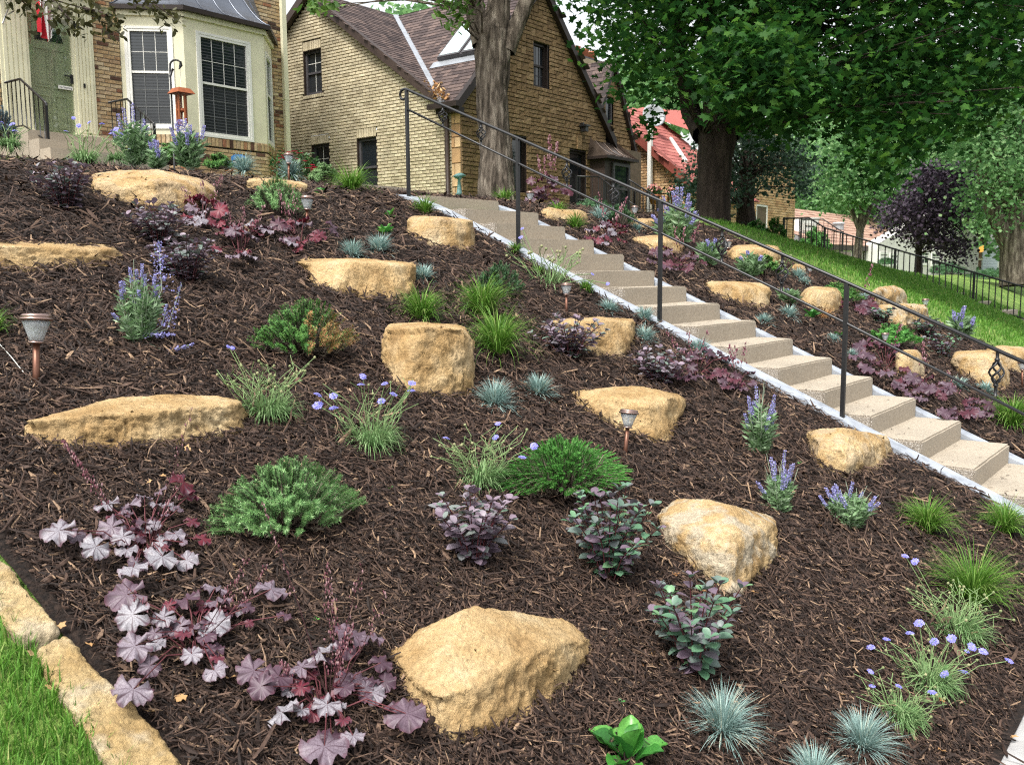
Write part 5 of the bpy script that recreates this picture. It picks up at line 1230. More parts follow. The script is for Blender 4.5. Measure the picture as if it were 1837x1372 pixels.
# ================================================================ boulders
def interpD(bot):
    P_=sorted((x,G(x,y)[1]) for x,y in bot)
    xs=[p[0] for p in P_]; ds=[p[1] for p in P_]
    return lambda x: float(np.interp(x,xs,ds))
def boulder(label,bot,ridge,back,thick,seed,pale=.15,lean=.05,fine=.011,rough=1.,amp_k=1.):
    f=interpD(bot); pts=[]
    for x,y in bot:
        p,l=G(x,y); pts.append(p+Vector((0,0,-.07))); 
    for x,y in ridge: pts.append(atD(x,y,f(x)+lean))
    for x,y in back:
        q=atD(x,y,f(x)+lean+thick); pts.append(q); g=Vector((q.x,q.y,H(q.x,q.y)-.06)); 
        if g.z<q.z: pts.append(g)
    b=bmesh.new(); vs=[b.verts.new(p) for p in pts]
    r=bmesh.ops.convex_hull(b,input=vs); 
    bmesh.ops.delete(b,geom=[v for v in b.verts if not v.link_faces],context='VERTS')
    bmesh.ops.dissolve_limit(b,angle_limit=R(7),verts=b.verts[:],edges=b.edges[:])
    c=sum((v.co for v in b.verts),Vector())/len(b.verts)
    dist=(c-O).length; size=max((v.co-c).length for v in b.verts)
    bmesh.ops.triangulate(b,faces=b.faces[:])
    tgt=max(fine*dist/3.,size/44)
    for _ in range(9):
        es=[e for e in b.edges if e.calc_length()>tgt*1.5]
        if not es: break
        bmesh.ops.subdivide_edges(b,edges=es,cuts=1); bmesh.ops.triangulate(b,faces=[f_ for f_ in b.faces if len(f_.verts)>3])
    for _ in range(3): bmesh.ops.smooth_vert(b,verts=b.verts[:],factor=.5,use_axis_x=True,use_axis_y=True,use_axis_z=True)
    b.normal_update(); sd=Vector((seed*7.7,seed*3.3,seed*1.7)); A=amp_k*size*.058
    rr=random.Random(seed*13); tc=(O-c).normalized(); cuts=[]
    for _ in range(24):      # split faces: planes that shave flakes off the sides
        n=(tc*rr.uniform(.2,1)+Vector((rr.gauss(0,.75),rr.gauss(0,.75),rr.uniform(-.4,.35)))).normalized()
        hmax=max((v.co-c).dot(n) for v in b.verts); cuts.append((n,hmax*rr.uniform(.87,.985)))
    for v in b.verts:
        if v.normal.z>.8: continue
        for n,h_ in cuts:
            e=(v.co-c).dot(n)-h_
            if e>0: v.co-=n*e*.92
    b.normal_update()
    for v in b.verts:
        p=v.co/size; top=max(0,v.normal.z); a=A*(1-.80*top**1.3)*rough
        q=Vector((p.x*4.2,p.y*4.2,p.z*7))+sd; w=MN.noise_vector(p*3+sd)*.35
        n1=MN.noise(p*2.1+sd); n2=MN.noise(q+w); n3=abs(MN.noise(p*8+sd+w)); n4=abs(MN.noise(p*17+sd+w)); n5=MN.noise(p*36+sd); n6=MN.voronoi(p*7+sd+w)[0][0]
        v.co+=v.normal*(a*(.35*n1+.5*n2-.5*n3+.12-.62*n4+.42*n5+.2*MN.noise(p*70+sd)+.4*(n6-.4)))
    bmesh.ops.translate(b,verts=b.verts[:],vec=-c)
    me=bpy.data.meshes.new('boulder'); b.to_mesh(me); b.free(); me.materials.append(M['rock'])
    me.polygons.foreach_set('use_smooth',[True]*len(me.polygons))
    o=ob('boulder',me,None,c,label,'boulder','limestone boulders set into the bank'); o['pale']=pale; return o
boulder('broad ochre boulder with smooth sloping top beside the front coral bells',[(692,1200),(700,1222),(745,1319),(806,1366),(850,1330),(915,1308),(995,1264),(1040,1250),(1068,1200)],[(688,1182),(712,1228),(775,1258),(832,1248),(867,1222),(925,1190),(1002,1156),(1057,1155),(1066,1175)],[(736,1138),(774,1118),(818,1097),(850,1084),(900,1096),(958,1099),(1011,1109),(1043,1129)],.30,1,.05,.03)
boulder('long low ochre boulder with flat top below the copper light',[(38,800),(41,808),(137,817),(187,817),(251,804),(315,808),(379,788),(420,781),(445,776)],[(36,770),(47,757),(117,754),(152,747),(233,740),(321,735),(394,729),(432,725),(442,738)],[(131,735),(204,712),(315,705),(394,711),(431,716)],.22,2,.05,.03)
boulder('flat topped boulder slab left of the tall lavender spike',[(-60,490),(35,490),(90,481),(130,478),(165,482),(221,487)],[(-60,440),(60,438),(150,442),(205,447),(222,459)],[(-60,430),(60,428),(150,431),(200,437),(219,448)],.35,3,.1)
boulder('wide pale faceted boulder just below the wind chime',[(169,357),(210,358),(239,370),(262,385),(320,386),(364,379),(395,366)],[(168,330),(248,342),(286,328),(364,335),(393,346)],[(163,312),(204,305),(286,303),(344,316),(378,327)],.4,4,.3,amp_k=1.2)
boulder('wedge shaped boulder with level top between fescues and browning juniper',[(529,492),(576,525),(617,535),(672,542),(716,551),(745,530)],[(528,470),(634,470),(742,475),(746,490)],[(533,464),(634,463),(722,469),(745,471)],.3,5,.05,lean=.06,amp_k=1.35)
boulder('boulder touching the upper curb below a clump of grass',[(719,418),(745,433),(778,445),(806,453),(853,453)],[(728,391),(791,392),(849,398),(852,412)],[(742,386),(799,389),(847,395)],.35,6,.25)
boulder('blocky upright boulder between the violet pincushion flowers and green grasses',[(690,670),(701,691),(722,709),(774,714),(824,718),(845,714),(851,680)],[(681,610),(690,592),(765,588),(829,592),(848,612),(852,645),(684,645)],[(698,580),(751,577),(824,582),(842,592)],.34,7,.1,lean=.03,amp_k=1.1)
boulder('pointed ochre boulder standing behind the small copper light',[(1016,706),(1027,727),(1069,746),(1107,762),(1146,787),(1184,805),(1200,795),(1220,760)],[(1018,703),(1069,710),(1113,713),(1157,728),(1206,716),(1227,716),(1224,740)],[(1042,698),(1091,694),(1138,691),(1179,699),(1224,709)],.3,8,.05,amp_k=1.1)
boulder('square ended boulder behind the grey purple stonecrop near the curb',[(985,615),(1015,628),(1083,642),(1124,650),(1138,620)],[(986,582),(990,579),(1069,576),(1135,577),(1140,587)],[(1001,571),(1069,568),(1138,572)],.3,9,.1)
boulder('pale triangular boulder with a drill hole tapering to its foot',[(1200,985),(1246,1019),(1275,1050),(1293,1074),(1318,1082),(1354,1056),(1363,1038),(1392,1013)],[(1178,938),(1232,978),(1272,966),(1313,968),(1354,965),(1399,948),(1401,975)],[(1176,916),(1208,894),(1261,894),(1307,905),(1351,916),(1385,925)],.28,10,.85,amp_k=1.1)
boulder('boulder leaning on the lower curb above the pale sage plants',[(1461,815),(1464,836),(1482,853),(1520,869),(1569,851),(1597,832),(1600,805)],[(1447,781),(1467,799),(1512,812),(1555,803),(1598,790),(1600,797)],[(1443,775),(1470,767),(1511,766),(1555,774),(1594,783)],.26,11,.4)
boulder('low boulder slab half hidden by the dark spruce at the bank top',[(441,345),(500,350),(560,348)],[(440,325),(500,326),(557,334)],[(446,319),(500,320),(550,327)],.35,12,.2)
def sb(label,outline,thick,seed,pale=.2,**k):
    ys=[p[1] for p in outline]; xs=[p[0] for p in outline]; ym=(min(ys)+max(ys))/2
    bot=[p for p in outline if p[1]>ym]; top=[p for p in outline if p[1]<=ym]
    hh=(max(ys)-min(ys))
    return boulder(label,bot,[(x,y+.16*hh) for x,y in top],top,thick,seed,pale,**k)
sb('boulder right of the stair top fringed by two grass clumps',[(967,379),(979,371),(1046,377),(1052,383),(1052,402),(1022,404),(970,392)],.35,13)
sb('low rounded boulder below the porch railing of the stone fronted house',[(1120,399),(1122,393),(1162,391),(1189,397),(1193,410),(1157,414),(1130,405)],.35,14)
sb('boulder with sloped left end above the dark red coral bells',[(1133,424),(1192,420),(1227,431),(1232,444),(1221,458),(1174,454),(1148,443)],.35,15)
sb('wedge boulder with square right end beside the middle steps',[(1264,509),(1268,503),(1322,505),(1380,508),(1383,516),(1382,549),(1370,557),(1347,552),(1306,541),(1280,533)],.3,16)
sb('big boulder under the handrail below the orange brick wall',[(1305,452),(1314,439),(1371,438),(1394,441),(1401,448),(1401,480),(1392,490),(1350,478),(1307,466)],.4,17)
sb('rounded ochre boulder behind the lowest visible rail post',[(1426,540),(1441,519),(1453,512),(1500,515),(1510,526),(1510,557),(1500,566),(1469,560),(1432,548)],.35,18)
sb('small square boulder at the grass edge near the picket railing',[(1417,484),(1422,472),(1445,473),(1446,491),(1420,490)],.25,19)
sb('pale rounded boulder, upper of the pair at the grass edge',[(1565,520),(1572,513),(1603,511),(1622,517),(1632,542),(1630,552),(1566,552)],.35,20,.8)
sb('pale rough boulder, lower of the pair at the grass edge',[(1575,547),(1620,543),(1664,546),(1675,577),(1628,594),(1606,584),(1578,575)],.35,21,.7)
sb('narrow tapering boulder among purple coral bells right of the stairs',[(1607,632),(1625,625),(1647,626),(1655,640),(1664,678),(1635,680),(1608,672)],.25,22,.5)
sb('large pale ochre boulder with split face beyond the lower rail',[(1706,634),(1717,628),(1767,626),(1789,636),(1812,665),(1808,697),(1792,706),(1761,691),(1729,672)],.35,23,.35)
sb('boulder tucked behind the large split boulder at the bed end',[(1768,626),(1792,618),(1840,622),(1870,632),(1875,668),(1830,672),(1790,660)],.4,24,.4)
hole=None
# ================================================================ plants
NB=Vector((0,-.43,1)).normalized()
def gpos(px,py):
    p,l=G(px,py)
    if l>55 or p.y>11: # sight line skims the upper terrace: the plants there stand about ten metres off
        return None
    return p,l
def place(px,py,D=None):
    if D is not None: p=atD(px,py,D); return p,D
    p,l=G(px,py); p.z=H(p.x,p.y)+lump(p.x,p.y); return p,l
def blades(n,h,spread,wd,droop,g,r0=.03,seg=4,fan=1.0,hj=(.6,1.1)):
    az=g.uniform(0,2*np.pi,n); tilt=np.abs(g.normal(0,.5,n))*fan*spread; L_=h*g.uniform(hj[0],hj[1],n); dr=droop*g.uniform(.4,1.3,n)
    d=np.stack([np.cos(az),np.sin(az),np.zeros(n)],1); w=np.stack([-np.sin(az),np.cos(az),np.zeros(n)],1); tw=g.normal(0,.5,n); w=w+d*tw[:,None]; w/=np.linalg.norm(w,axis=1)[:,None]
    b0=d*(r0*g.random(n))[:,None]; cols=[]
    pos=b0.copy(); 
    for i in range(seg+1):
        f=i/seg; ang=tilt+dr*f*f
        if i>0: pos=pos+(d*np.sin(ang)[:,None]+np.array([0,0,1.])*np.cos(ang)[:,None])*(L_/seg)[:,None]
        hw=wd*(1-.15*f if f<.6 else (1-f)*2.1+.06)*.5
        cols+=[pos-w*hw,pos+w*hw]
    k=2*(seg+1); V=np.stack(cols,1).reshape(-1,3); b=(np.arange(n)*k)[:,None]
    Q=np.concatenate([b+np.array([[2*i,2*i+1,2*i+3,2*i+2]]) for i in range(seg)])
    return V,Q
def merge(parts):
    Vs=[];Qs={};n=0
    for V,Q in parts:
        V=np.asarray(V).reshape(-1,3); Q=np.asarray(Q)
        Qs.setdefault(Q.shape[1],[]).append(Q+n); Vs.append(V); n+=len(V)
    return np.concatenate(Vs),[np.concatenate(q) for q in Qs.values()]
SEED=[100]
def rg(): SEED[0]+=1; return np.random.default_rng(SEED[0])
def fescue(px,py,w,h,label,D=None):
    p,l=place(px,py,D); k=ppm(l); W=w/k; Hh=h/k; g=rg(); n=int(np.clip(120+5.5*w,160,620))
    V,Q=blades(n,max(W*.68,Hh*1.0),1.5,max(.0016,.0009*l),.75,g,r0=W*.10,seg=3,fan=1.15,hj=(.55,1.08))
    e=empty('blue_fescue',p,label,'ornamental grass','blue fescue tufts'); ob('blades',mesh_np('blades',V,[Q],[M['fescue']]),e,kind='stuff')
def sedge(px,py,w,h,label,D=None,n=None,droop=1.5,mat='sedge'):
    p,l=place(px,py,D); k=ppm(l); W=w/k; Hh=h/k; g=rg(); n=n or int(np.clip(5*w,150,620))
    V,Q=blades(n,max(W*.85,Hh*1.3),.9,max(.0035,.0009*l),droop,g,r0=W*.10,seg=5,hj=(.5,1.1))
    e=empty('ornamental_grass',p,label,'ornamental grass','green ornamental grasses'); ob('blades',mesh_np('blades',V,[Q],[M[mat]]),e,kind='stuff')
def sedum_leaf(k):
    r=random.Random(k); V=[];n=6; wl=r.uniform(.32,.42); cup=r.uniform(.05,.16)
    for i in range(n+1):
        f=i/n; hw=wl*math.sin(math.pi*min(1,f*.93+.05))**.75*(.55+.6*f) if 0<i<n else .02; z=-.22*f*f+.12*f
        V+=[(-hw,f,z+cup*hw*2),(0,f,z),(hw,f,z+cup*hw*2)]
    Q=[(i*3+j,i*3+j+1,i*3+j+4,i*3+j+3) for i in range(n) for j in range(2)]
    return V,Q
SEDL={m:[mesh_np('leaf',*[(v,[q]) for v,q in [sedum_leaf(i)]][0],[M[m]],True) for i in range(4)] for m in ('sedumleaf','sedumpurple')}
def frame(d,nrm):
    y=Vector(d).normalized(); z=Vector(nrm)-y*Vector(nrm).dot(y)
    if z.length<1e-4: z=Vector((0,0,1)).cross(y)
    z.normalize(); x=y.cross(z); return Matrix((x,y,z)).transposed()
def put(me,name,e,loc,rot,sc): 
    m=rot.to_4x4(); m=Matrix.Translation(loc)@m@Matrix.Diagonal((sc,sc,sc,1)); o=bpy.data.objects.new(name,me); COL.objects.link(o); o.parent=e; o.matrix_basis=m; return o
def sedum(px,py,w,h,label,mat='sedumpurple',leafpx=17,nst=11,nw=7,D=None):
    leafpx*=1.3; nst=int(nst*1.7); w*=1.42
    p,l=place(px,py,D); k=ppm(l); W=w/k; Hh=h/k; r=random.Random(px*7+py); e=empty('stonecrop',p,label,'stonecrop','upright stonecrop plants')
    st=MB(); LS=leafpx/k; cnt=0
    for i in range(nst):
        az=2*math.pi*(i+r.uniform(-.3,.3))/nst; rad=W*.42*math.sqrt(r.uniform(.05,1)); hh=Hh*r.uniform(.6,1.0)*(1-.28*(rad/(W*.5))**2)
        tip=Vector((rad*math.cos(az),rad*math.sin(az),hh)); b0=tip*.18; b0.z=-.01; mid=b0.lerp(tip,.5)+Vector((0,0,hh*.06))-Vector((tip.x,tip.y,0))*.10
        st.tube([b0,mid,tip],[.0022*LS/.04,.002*LS/.04,.0014*LS/.04],5)
        ph=r.uniform(0,3.14)
        for j in range(nw+1):
            f=.12+.88*j/nw; c=b0.lerp(mid,f*2) if f<.5 else mid.lerp(tip,(f-.5)*2); dr=(tip-mid).normalized()
            for s in ((0,1) if j<nw else (0,.5,1,1.5)):
                a=ph+math.pi*s+j*1.57+r.uniform(-.35,.35); o_=Vector((math.cos(a),math.sin(a),0)); el=r.uniform(.15,.6) if j<nw else r.uniform(.7,1.1)
                if f<.5: el=r.uniform(-.15,.4)
                d=(o_+dr*el).normalized(); sc=LS*r.uniform(.75,1.2)*(1.05 if f<.75 else .72)
                q=put(SEDL[mat][r.randrange(4)],'leaf',e,c,frame(d,Vector((0,0,1))+dr*.3+Vector((r.gauss(0,.25),r.gauss(0,.25),0))),sc); cnt+=1
    st.build('stems',M['redstem'],e,smooth=True)
def heuch_leaf(k):
    r=random.Random(k+9); V=[(0,0,0)]; nA=44; rings=4; lob=7
    ph=r.uniform(0,6); 
    for j in range(1,rings+1):
        for i in range(nA):
            a=-math.pi*.5+ (i/(nA-1))*math.pi*1.86+math.pi*.07
            edge=1+.085*math.cos(lob*(a-math.pi/2)*1.07)+.04*math.cos(21*a+ph)+.03*math.sin(33*a+ph)
            f=j/rings; rr=f*(1 if j<rings else 1)*(1+(edge-1)*f*f)
            z=.03*math.cos(lob*(a-math.pi/2)*1.07)*f*f+.17*math.sin(5*a+ph)*f*f*f+.11*math.sin(8*a-ph)*f**3-.13*f*f+.12*math.sin(13*a+ph*2)*f**3+.05*math.sin(29*a+ph)*f**4
            V.append((rr*math.cos(a),rr*math.sin(a)+.0,z))
    T=[(0,1+i,2+i) for i in range(nA-1)]; Q=[]
    for j in range(rings-1):
        for i in range(nA-1): Q.append((1+j*nA+i,1+(j+1)*nA+i,1+(j+1)*nA+i+1,1+j*nA+i+1))
    return mesh_np('leaf',V,[T,Q],[M['heuchera']],True)
HL=[heuch_leaf(i) for i in range(5)]
def plume(e,base,top,nf,r,size,mat='hbell',name='flower_stalk',start=.5,width=.022):
    b=MB(); mid=base.lerp(top,.5)+Vector((r.gauss(0,.012),r.gauss(0,.012),0)); b.tube([base,mid,top],[.0016,.0013,.0008],4,mi=0)
    for i in range(nf):
        f=start+(1-start)*r.random(); c=base.lerp(mid,f*2) if f<.5 else mid.lerp(top,(f-.5)*2); ww=width*(1.25-f)
        q=c+Vector((r.gauss(0,ww),r.gauss(0,ww),r.gauss(0,ww*.4)-.3*ww)); s=size*r.uniform(.7,1.3)
        b.tube([q+Vector((0,0,s)),q,q-Vector((r.gauss(0,.2)*s,r.gauss(0,.2)*s,s))],[s*.25,s*.55,s*.15],4,cap=False,mi=1)
        if i%3==0: b.add([c,c+Vector((.0006,0,0)),q+Vector((0,0,s))],[(0,1,2)],0)
    return b.build(name,[M['darkstem'],M[mat]],e)
def toward(p): return (O-p).normalized()
def heuchera(cx,cy,label,leaves=None,n=14,w=100,h=60,leafpx=14,red=.2,stalks=3,stalk_px=60,seed=0,D=None,dark=False):
    p,l=place(cx,cy,D); k=ppm(l); r=random.Random(seed+cx); e=empty('coral_bells',p,label,'coral bells','coral bells'); pet=MB()
    if leaves is None:
        leaves=[]
        for i in range(n):
            a=r.uniform(0,6.28); q=math.sqrt(r.random()); leaves.append((cx+math.cos(a)*q*w*.5,cy-h*.35+math.sin(a)*q*h*.5,leafpx*r.uniform(.75,1.25),None))
    if len(leaves[0])>3 and leaves[0][3] is not None:
        leaves=[(x,y,q*.86,t) for x,y,q,t in leaves]
        for x,y,q,t in list(leaves):
            for _ in range(1): leaves.append((x+(cx-x)*r.uniform(.1,.6)+r.gauss(0,9),y+(cy-y)*r.uniform(.1,.6)+r.gauss(0,7),q*r.uniform(.45,.75),r.choice((.1,.45,.6,.7,.7,.9))))
    for lf in leaves:
        x,y,rp=lf[:3]; tone=lf[3] if len(lf)>3 and lf[3] is not None else (r.uniform(.9,1) if r.random()<red else r.uniform(0,.85))
        if dark: tone=.5+.36*tone
        # leaf floats above the sloping ground: lift so that the sight line meets its height
        g,_=G(x,y); lift=r.uniform(.05,.11)*min(1.3,max(.6,rp/k/.045)); q,lq=G(x,y,lift)
        if D is not None: q=atD(x,y,D+r.uniform(-.1,.1)); lq=D
        c=q-p; s=rp/ppm(lq)*1.08
        out=Vector((c.x,c.y,0)); out=out.normalized() if out.length>.02 else Vector((r.gauss(0,1),r.gauss(0,1),0)).normalized()
        nr=Vector((0,0,.75))+toward(q)*.65+Vector((r.gauss(0,.28),r.gauss(0,.28),0))+out*.15
        dd=out+Vector((r.gauss(0,.5),r.gauss(0,.5),-.15))
        o=put(HL[r.randrange(5)],'leaf',e,c,frame(dd,nr),s); o['tone']=tone
        st=c-dd.normalized()*s*.05; pet.tube([Vector((out.x*.02,out.y*.02,-.01)),st*.5+Vector((0,0,.02+.2*s)),st],[.0022,.0018,.0015],5)
    pet.build('petioles',M['redstem'],e,smooth=True)
    for i in range(stalks):
        a=r.uniform(-1,1); tx=cx+a*w*.45; top=atD(tx,cy-stalk_px*r.uniform(.7,1.15)-h*.3,l+r.uniform(-.08,.08))-p
        plume(e,Vector((0,0,.01)),top,int(26*r.uniform(.7,1.3)),r,max(.0042,.0012*l))
    return e
def sage(px,py,w,h,label,D=None,nst=14,fl=.45,lean=0,loose=0):
    p,l=place(px,py,D); k=ppm(l); W=w/k; Hh=h/k; r=random.Random(px+3*py); g=rg(); e=empty('russian_sage',p,label,'russian sage','russian sage clumps'); st=MB(); C=[];Dr=[]
    s=max(.016,.0052*l); spk=[]
    for i in range(nst):
        a=r.uniform(0,6.28); q=math.sqrt(r.random()); rad=W*.48*q; hh=Hh*r.uniform(.65,1.0)*(1-.35*q*q)
        if loose and i<3: rad=W*.75; hh=Hh*.35
        tip=Vector((rad*math.cos(a)+lean*hh,rad*math.sin(a),hh)); b0=Vector((tip.x*.22,tip.y*.22,-.01)); mid=b0.lerp(tip,.5)+Vector((r.gauss(0,.01),r.gauss(0,.01),.06*hh))
        st.tube([b0,mid,tip],[.0022,.0018,.001],4)
        m=int(46)
        for j in range(m):
            f=.06+(1-fl*.85-.06)*j/m; c=b0.lerp(mid,f*2) if f<.5 else mid.lerp(tip,(f-.5)*2); C.append(c+Vector((r.gauss(0,.004),r.gauss(0,.004),0)))
        if i%2==0 or fl>.5: spk.append((b0,mid,tip))
    st.build('stems',M['sagestem'],e)
    C=np.array([tuple(c) for c in C]); n=len(C); az=g.uniform(0,6.28,n); el=g.uniform(.1,.9,n); d=np.stack([np.cos(az),np.sin(az),el],1); d/=np.linalg.norm(d,axis=1)[:,None]; ww=np.cross(d,g.normal(0,1,(n,3))); ww/=np.linalg.norm(ww,axis=1)[:,None]
    ls=s*g.uniform(1.1,2.5,n)
    V=np.stack([C,C+d*(ls*.5)[:,None]+ww*(ls*.13)[:,None],C+d*ls[:,None],C+d*(ls*.5)[:,None]-ww*(ls*.13)[:,None]],1).reshape(-1,3); Q=(np.arange(n)*4)[:,None]+np.arange(4)[None]
    ob('foliage',mesh_np('foliage',V,[Q],[M['sageleaf']]),e,kind='stuff')
    fs=max(.0045,.0013*l)
    for b0,mid,tip in spk:
        b=MB(); L_=int(7+fl*14)
        for j in range(L_):
            f=1-fl*(j/L_)*.95; c=b0.lerp(mid,f*2) if f<.5 else mid.lerp(tip,(f-.5)*2)
            for q in range(6):
                a=q*1.05+j; o_=Vector((math.cos(a),math.sin(a),.3))*fs*(1.0+.8*(1-f)); cc=c+o_+Vector((0,0,r.gauss(0,fs*.4))); u=Vector((r.gauss(0,1),r.gauss(0,1),r.gauss(0,1))).normalized()*fs*.8; v=u.cross(Vector((r.gauss(0,1),r.gauss(0,1),r.gauss(0,1)))).normalized()*fs*.6
                b.add([cc-u,cc+v,cc+u,cc-v],[(0,1,2,3)])
        b.build('flower_spike',M['lavender'],e)
def pincushion():
    b=MB(); r=random.Random(4); b.lathe([(.15,-.12),(.42,0),(.38,.12),(.1,.2)],k=10,mi=1)
    for ring,(n,r0,r1,z) in enumerate(((16,.35,1.0,.0),(13,.3,.72,.14),(9,.15,.45,.24))):
        for i in range(n):
            a=6.283*(i+.5*ring)/n+r.gauss(0,.05); d=Vector((math.cos(a),math.sin(a),0)); w=Vector((-d.y,d.x,0)); q=r1*r.uniform(.85,1.12); wd=.16
            b.add([d*r0+w*wd*.5+UZ*z,d*q*.8+w*wd*1.05+UZ*(z+.05),d*q+UZ*(z-.03+r.gauss(0,.03)),d*q*.8-w*wd*1.05+UZ*(z+.05),d*r0-w*wd*.5+UZ*z],[(0,1,2,3,4)],0)
    return b.mesh('flower',[M['scabious'],M['seedhead']])
PIN=pincushion()
def scabiosa(px,py,w,h,label,blooms=(),D=None,nst=20,nleaf=240,heads=10,fpx=None):
    p,l=place(px,py,D); k=ppm(l); W=w/k; Hh=h/k; r=random.Random(px*3+py); g=rg(); e=empty('pincushion_flower',p,label,'pincushion flower','pincushion flower plants')
    V,Q=blades(int(nleaf*1.7),max(Hh*.55,W*.42),1.9,max(.0032,.001*l),1.9,g,r0=W*.26,seg=3,hj=(.3,1.05)); ob('foliage',mesh_np('foliage',V,[Q],[M['scableaf']]),e,kind='stuff')
    st=MB(); hd=MB(); tr=max(.0013,.00042*l)
    for (x,y,rp) in blooms:
        q=atD(x,y,l+r.uniform(-.08,.08))-p; s=(rp or 9)/k
        d=q.normalized(); c=Vector((q.x*.25,q.y*.25,0)); st.tube([c,c.lerp(q,.5)+Vector((0,0,.03)),q],tr,4)
        nr=toward(q+p)*.55+Vector((r.gauss(0,.3),r.gauss(0,.3),.6)); rot=frame(Vector((r.gauss(0,1),r.gauss(0,1),0)),nr); put(PIN,'flower',e,q,rot,s)
    for i in range(heads+nst):
        a=r.uniform(0,6.28); rad=W*.68*math.sqrt(r.random()); q=Vector((rad*math.cos(a),rad*math.sin(a),Hh*r.uniform(.45,.95))); c=Vector((q.x*.3,q.y*.3,0)); st.tube([c,c.lerp(q,.35)+Vector((r.gauss(0,.03),r.gauss(0,.03),.03)),c.lerp(q,.7)+Vector((r.gauss(0,.03),r.gauss(0,.03),.02)),q],tr*.85,4)
        if i<heads: hs=max(.0055,.0016*l); hd.lathe([(hs*.3,-hs),(hs,-hs*.2),(hs*.9,hs*.5),(hs*.3,hs)],q,k=6)
    st.build('stems',M['greenstem'],e,kind='stuff')
    if heads: hd.build('seed_heads',M['seedhead'],e,kind='stuff')
def conifer(px,py,w,h,label,mat,name,nsh=150,nn=60,nl=.014,flat=0,D=None,spray=False,brown=None,arch=.35,cat='conifer',depth=.8,up=.45):
    p,l=place(px,py,D); k=ppm(l); W=w/k*.54; Hh=h/k*1.12; g=rg(); e=empty(name,p,label,cat); r=random.Random(px+py)
    st=MB(); Cn=[];Dn=[];tag_=[]
    nl=max(nl,.0030*l)
    for i in range(nsh):
        a=r.uniform(0,6.28); q=r.random()**.6; el=r.uniform(.03,1)
        tip=Vector((math.cos(a)*W*q*1.02,math.sin(a)*W*q*depth,Hh*(1-q**2.0*(1-.22))*r.uniform(.6,1.0)))
        tip.z+= -.43*0
        od=(tip+Vector((0,0,.35*Hh))).normalized(); b0=tip-od*min(tip.length*.8,max(.10,.45*W))*r.uniform(.6,1)
        if spray: L_=(tip-b0)*.75
        ln=(tip-b0).length
        bend=Vector((0,0,arch*ln*.4)); mid=b0.lerp(tip,.5)+bend
        n=nn
        f=g.random(n)**.8; f=1-f*.75
        for ff in f:
            c=(b0.lerp(mid,ff*2) if ff<.5 else mid.lerp(tip,(ff-.5)*2)); d=((tip-mid).normalized()); Cn.append(tuple(c)); Dn.append(tuple(d)); tag_.append(1 if brown and brown(a,q,r) else 0)
        st.tube([Vector((b0.x*.3,b0.y*.3,0)),b0,mid,tip],[.004,.003,.002,.001],4,cap=False)
    st.build('branches',M['bark'],e,kind='stuff')
    C=np.array(Cn);Dd=np.array(Dn);tg=np.array(tag_); n=len(C); rd=g.normal(0,1,(n,3)); rd[:,2]+=.25; rd-=Dd*(rd*Dd).sum(1)[:,None]; rd/=np.linalg.norm(rd,axis=1)[:,None]
    if flat: rd[:,2]*=.35
    d=Dd*up+rd; d/=np.linalg.norm(d,axis=1)[:,None]; ww=np.cross(d,Dd); ww/=(np.linalg.norm(ww,axis=1)[:,None]+1e-6); ls=nl*g.uniform(.7,1.3,n); wd=(.085 if not spray else .15)
    V=np.stack([C-ww*(ls*wd)[:,None],C+ww*(ls*wd)[:,None],C+d*ls[:,None]],1)
    T=(np.arange(n)*3)[:,None]+np.arange(3)[None]
    if brown and tg.any():
        ob('foliage',mesh_np('foliage',V[tg==0].reshape(-1,3),[T[:(tg==0).sum()]],[M[mat]]),e,kind='stuff'); ob('dead_foliage',mesh_np('dead_foliage',V[tg==1].reshape(-1,3),[T[:(tg==1).sum()]],[M['drybrown']]),e,label='browned dry juniper sprays',kind='stuff')
    else: ob('foliage',mesh_np('foliage',V.reshape(-1,3),[T],[M[mat]]),e,kind='stuff')
def berg_leaf(k):
    r=random.Random(k+77); V=[];n=9; wl=r.uniform(.30,.40)
    for i in range(n+1):
        f=i/n; hw=wl*(math.sin(math.pi*min(1,max(0,(f-.06)/.95)))**.62)*(.62+.5*f) if i<n else .03
        if f<.14: hw=.05
        z=.20*f-.34*f*f; wv=.04*math.sin(f*14+k)
        V+=[(-hw,f,z+.13+wv if hw>.1 else z),(-hw*.5,f,z+.03),(0,f,z),(hw*.5,f,z+.03),(hw,f,z+.13-wv if hw>.1 else z)]
    Q=[(i*5+j,i*5+j+1,i*5+j+6,i*5+j+5) for i in range(n) for j in range(4)]
    return mesh_np('leaf',V,[Q],[M['bergenia']],True)
BL=[berg_leaf(i) for i in range(4)]
def bergenia(px,py,w,h,label,n=9,D=None,explicit=None):
    p,l=place(px,py,D); k=ppm(l); W=w/k; Hh=h/k; r=random.Random(px+11*py); e=empty('bergenia',p,label,'leafy plant','broad leaved green rosettes'); st=MB()
    for i in range(n):
        a=6.283*i/n+r.uniform(-.3,.3); q=r.uniform(.2,1); d=Vector((math.cos(a)*q,math.sin(a)*q,r.uniform(.25,1.1)*(1.3-q))).normalized(); b0=Vector((d.x*W*.08,d.y*W*.08,.0)); s=W*.5*r.uniform(.75,1.05)
        put(BL[r.randrange(4)],'leaf',e,b0,frame(d,Vector((-d.x,-d.y,1.6))),s)
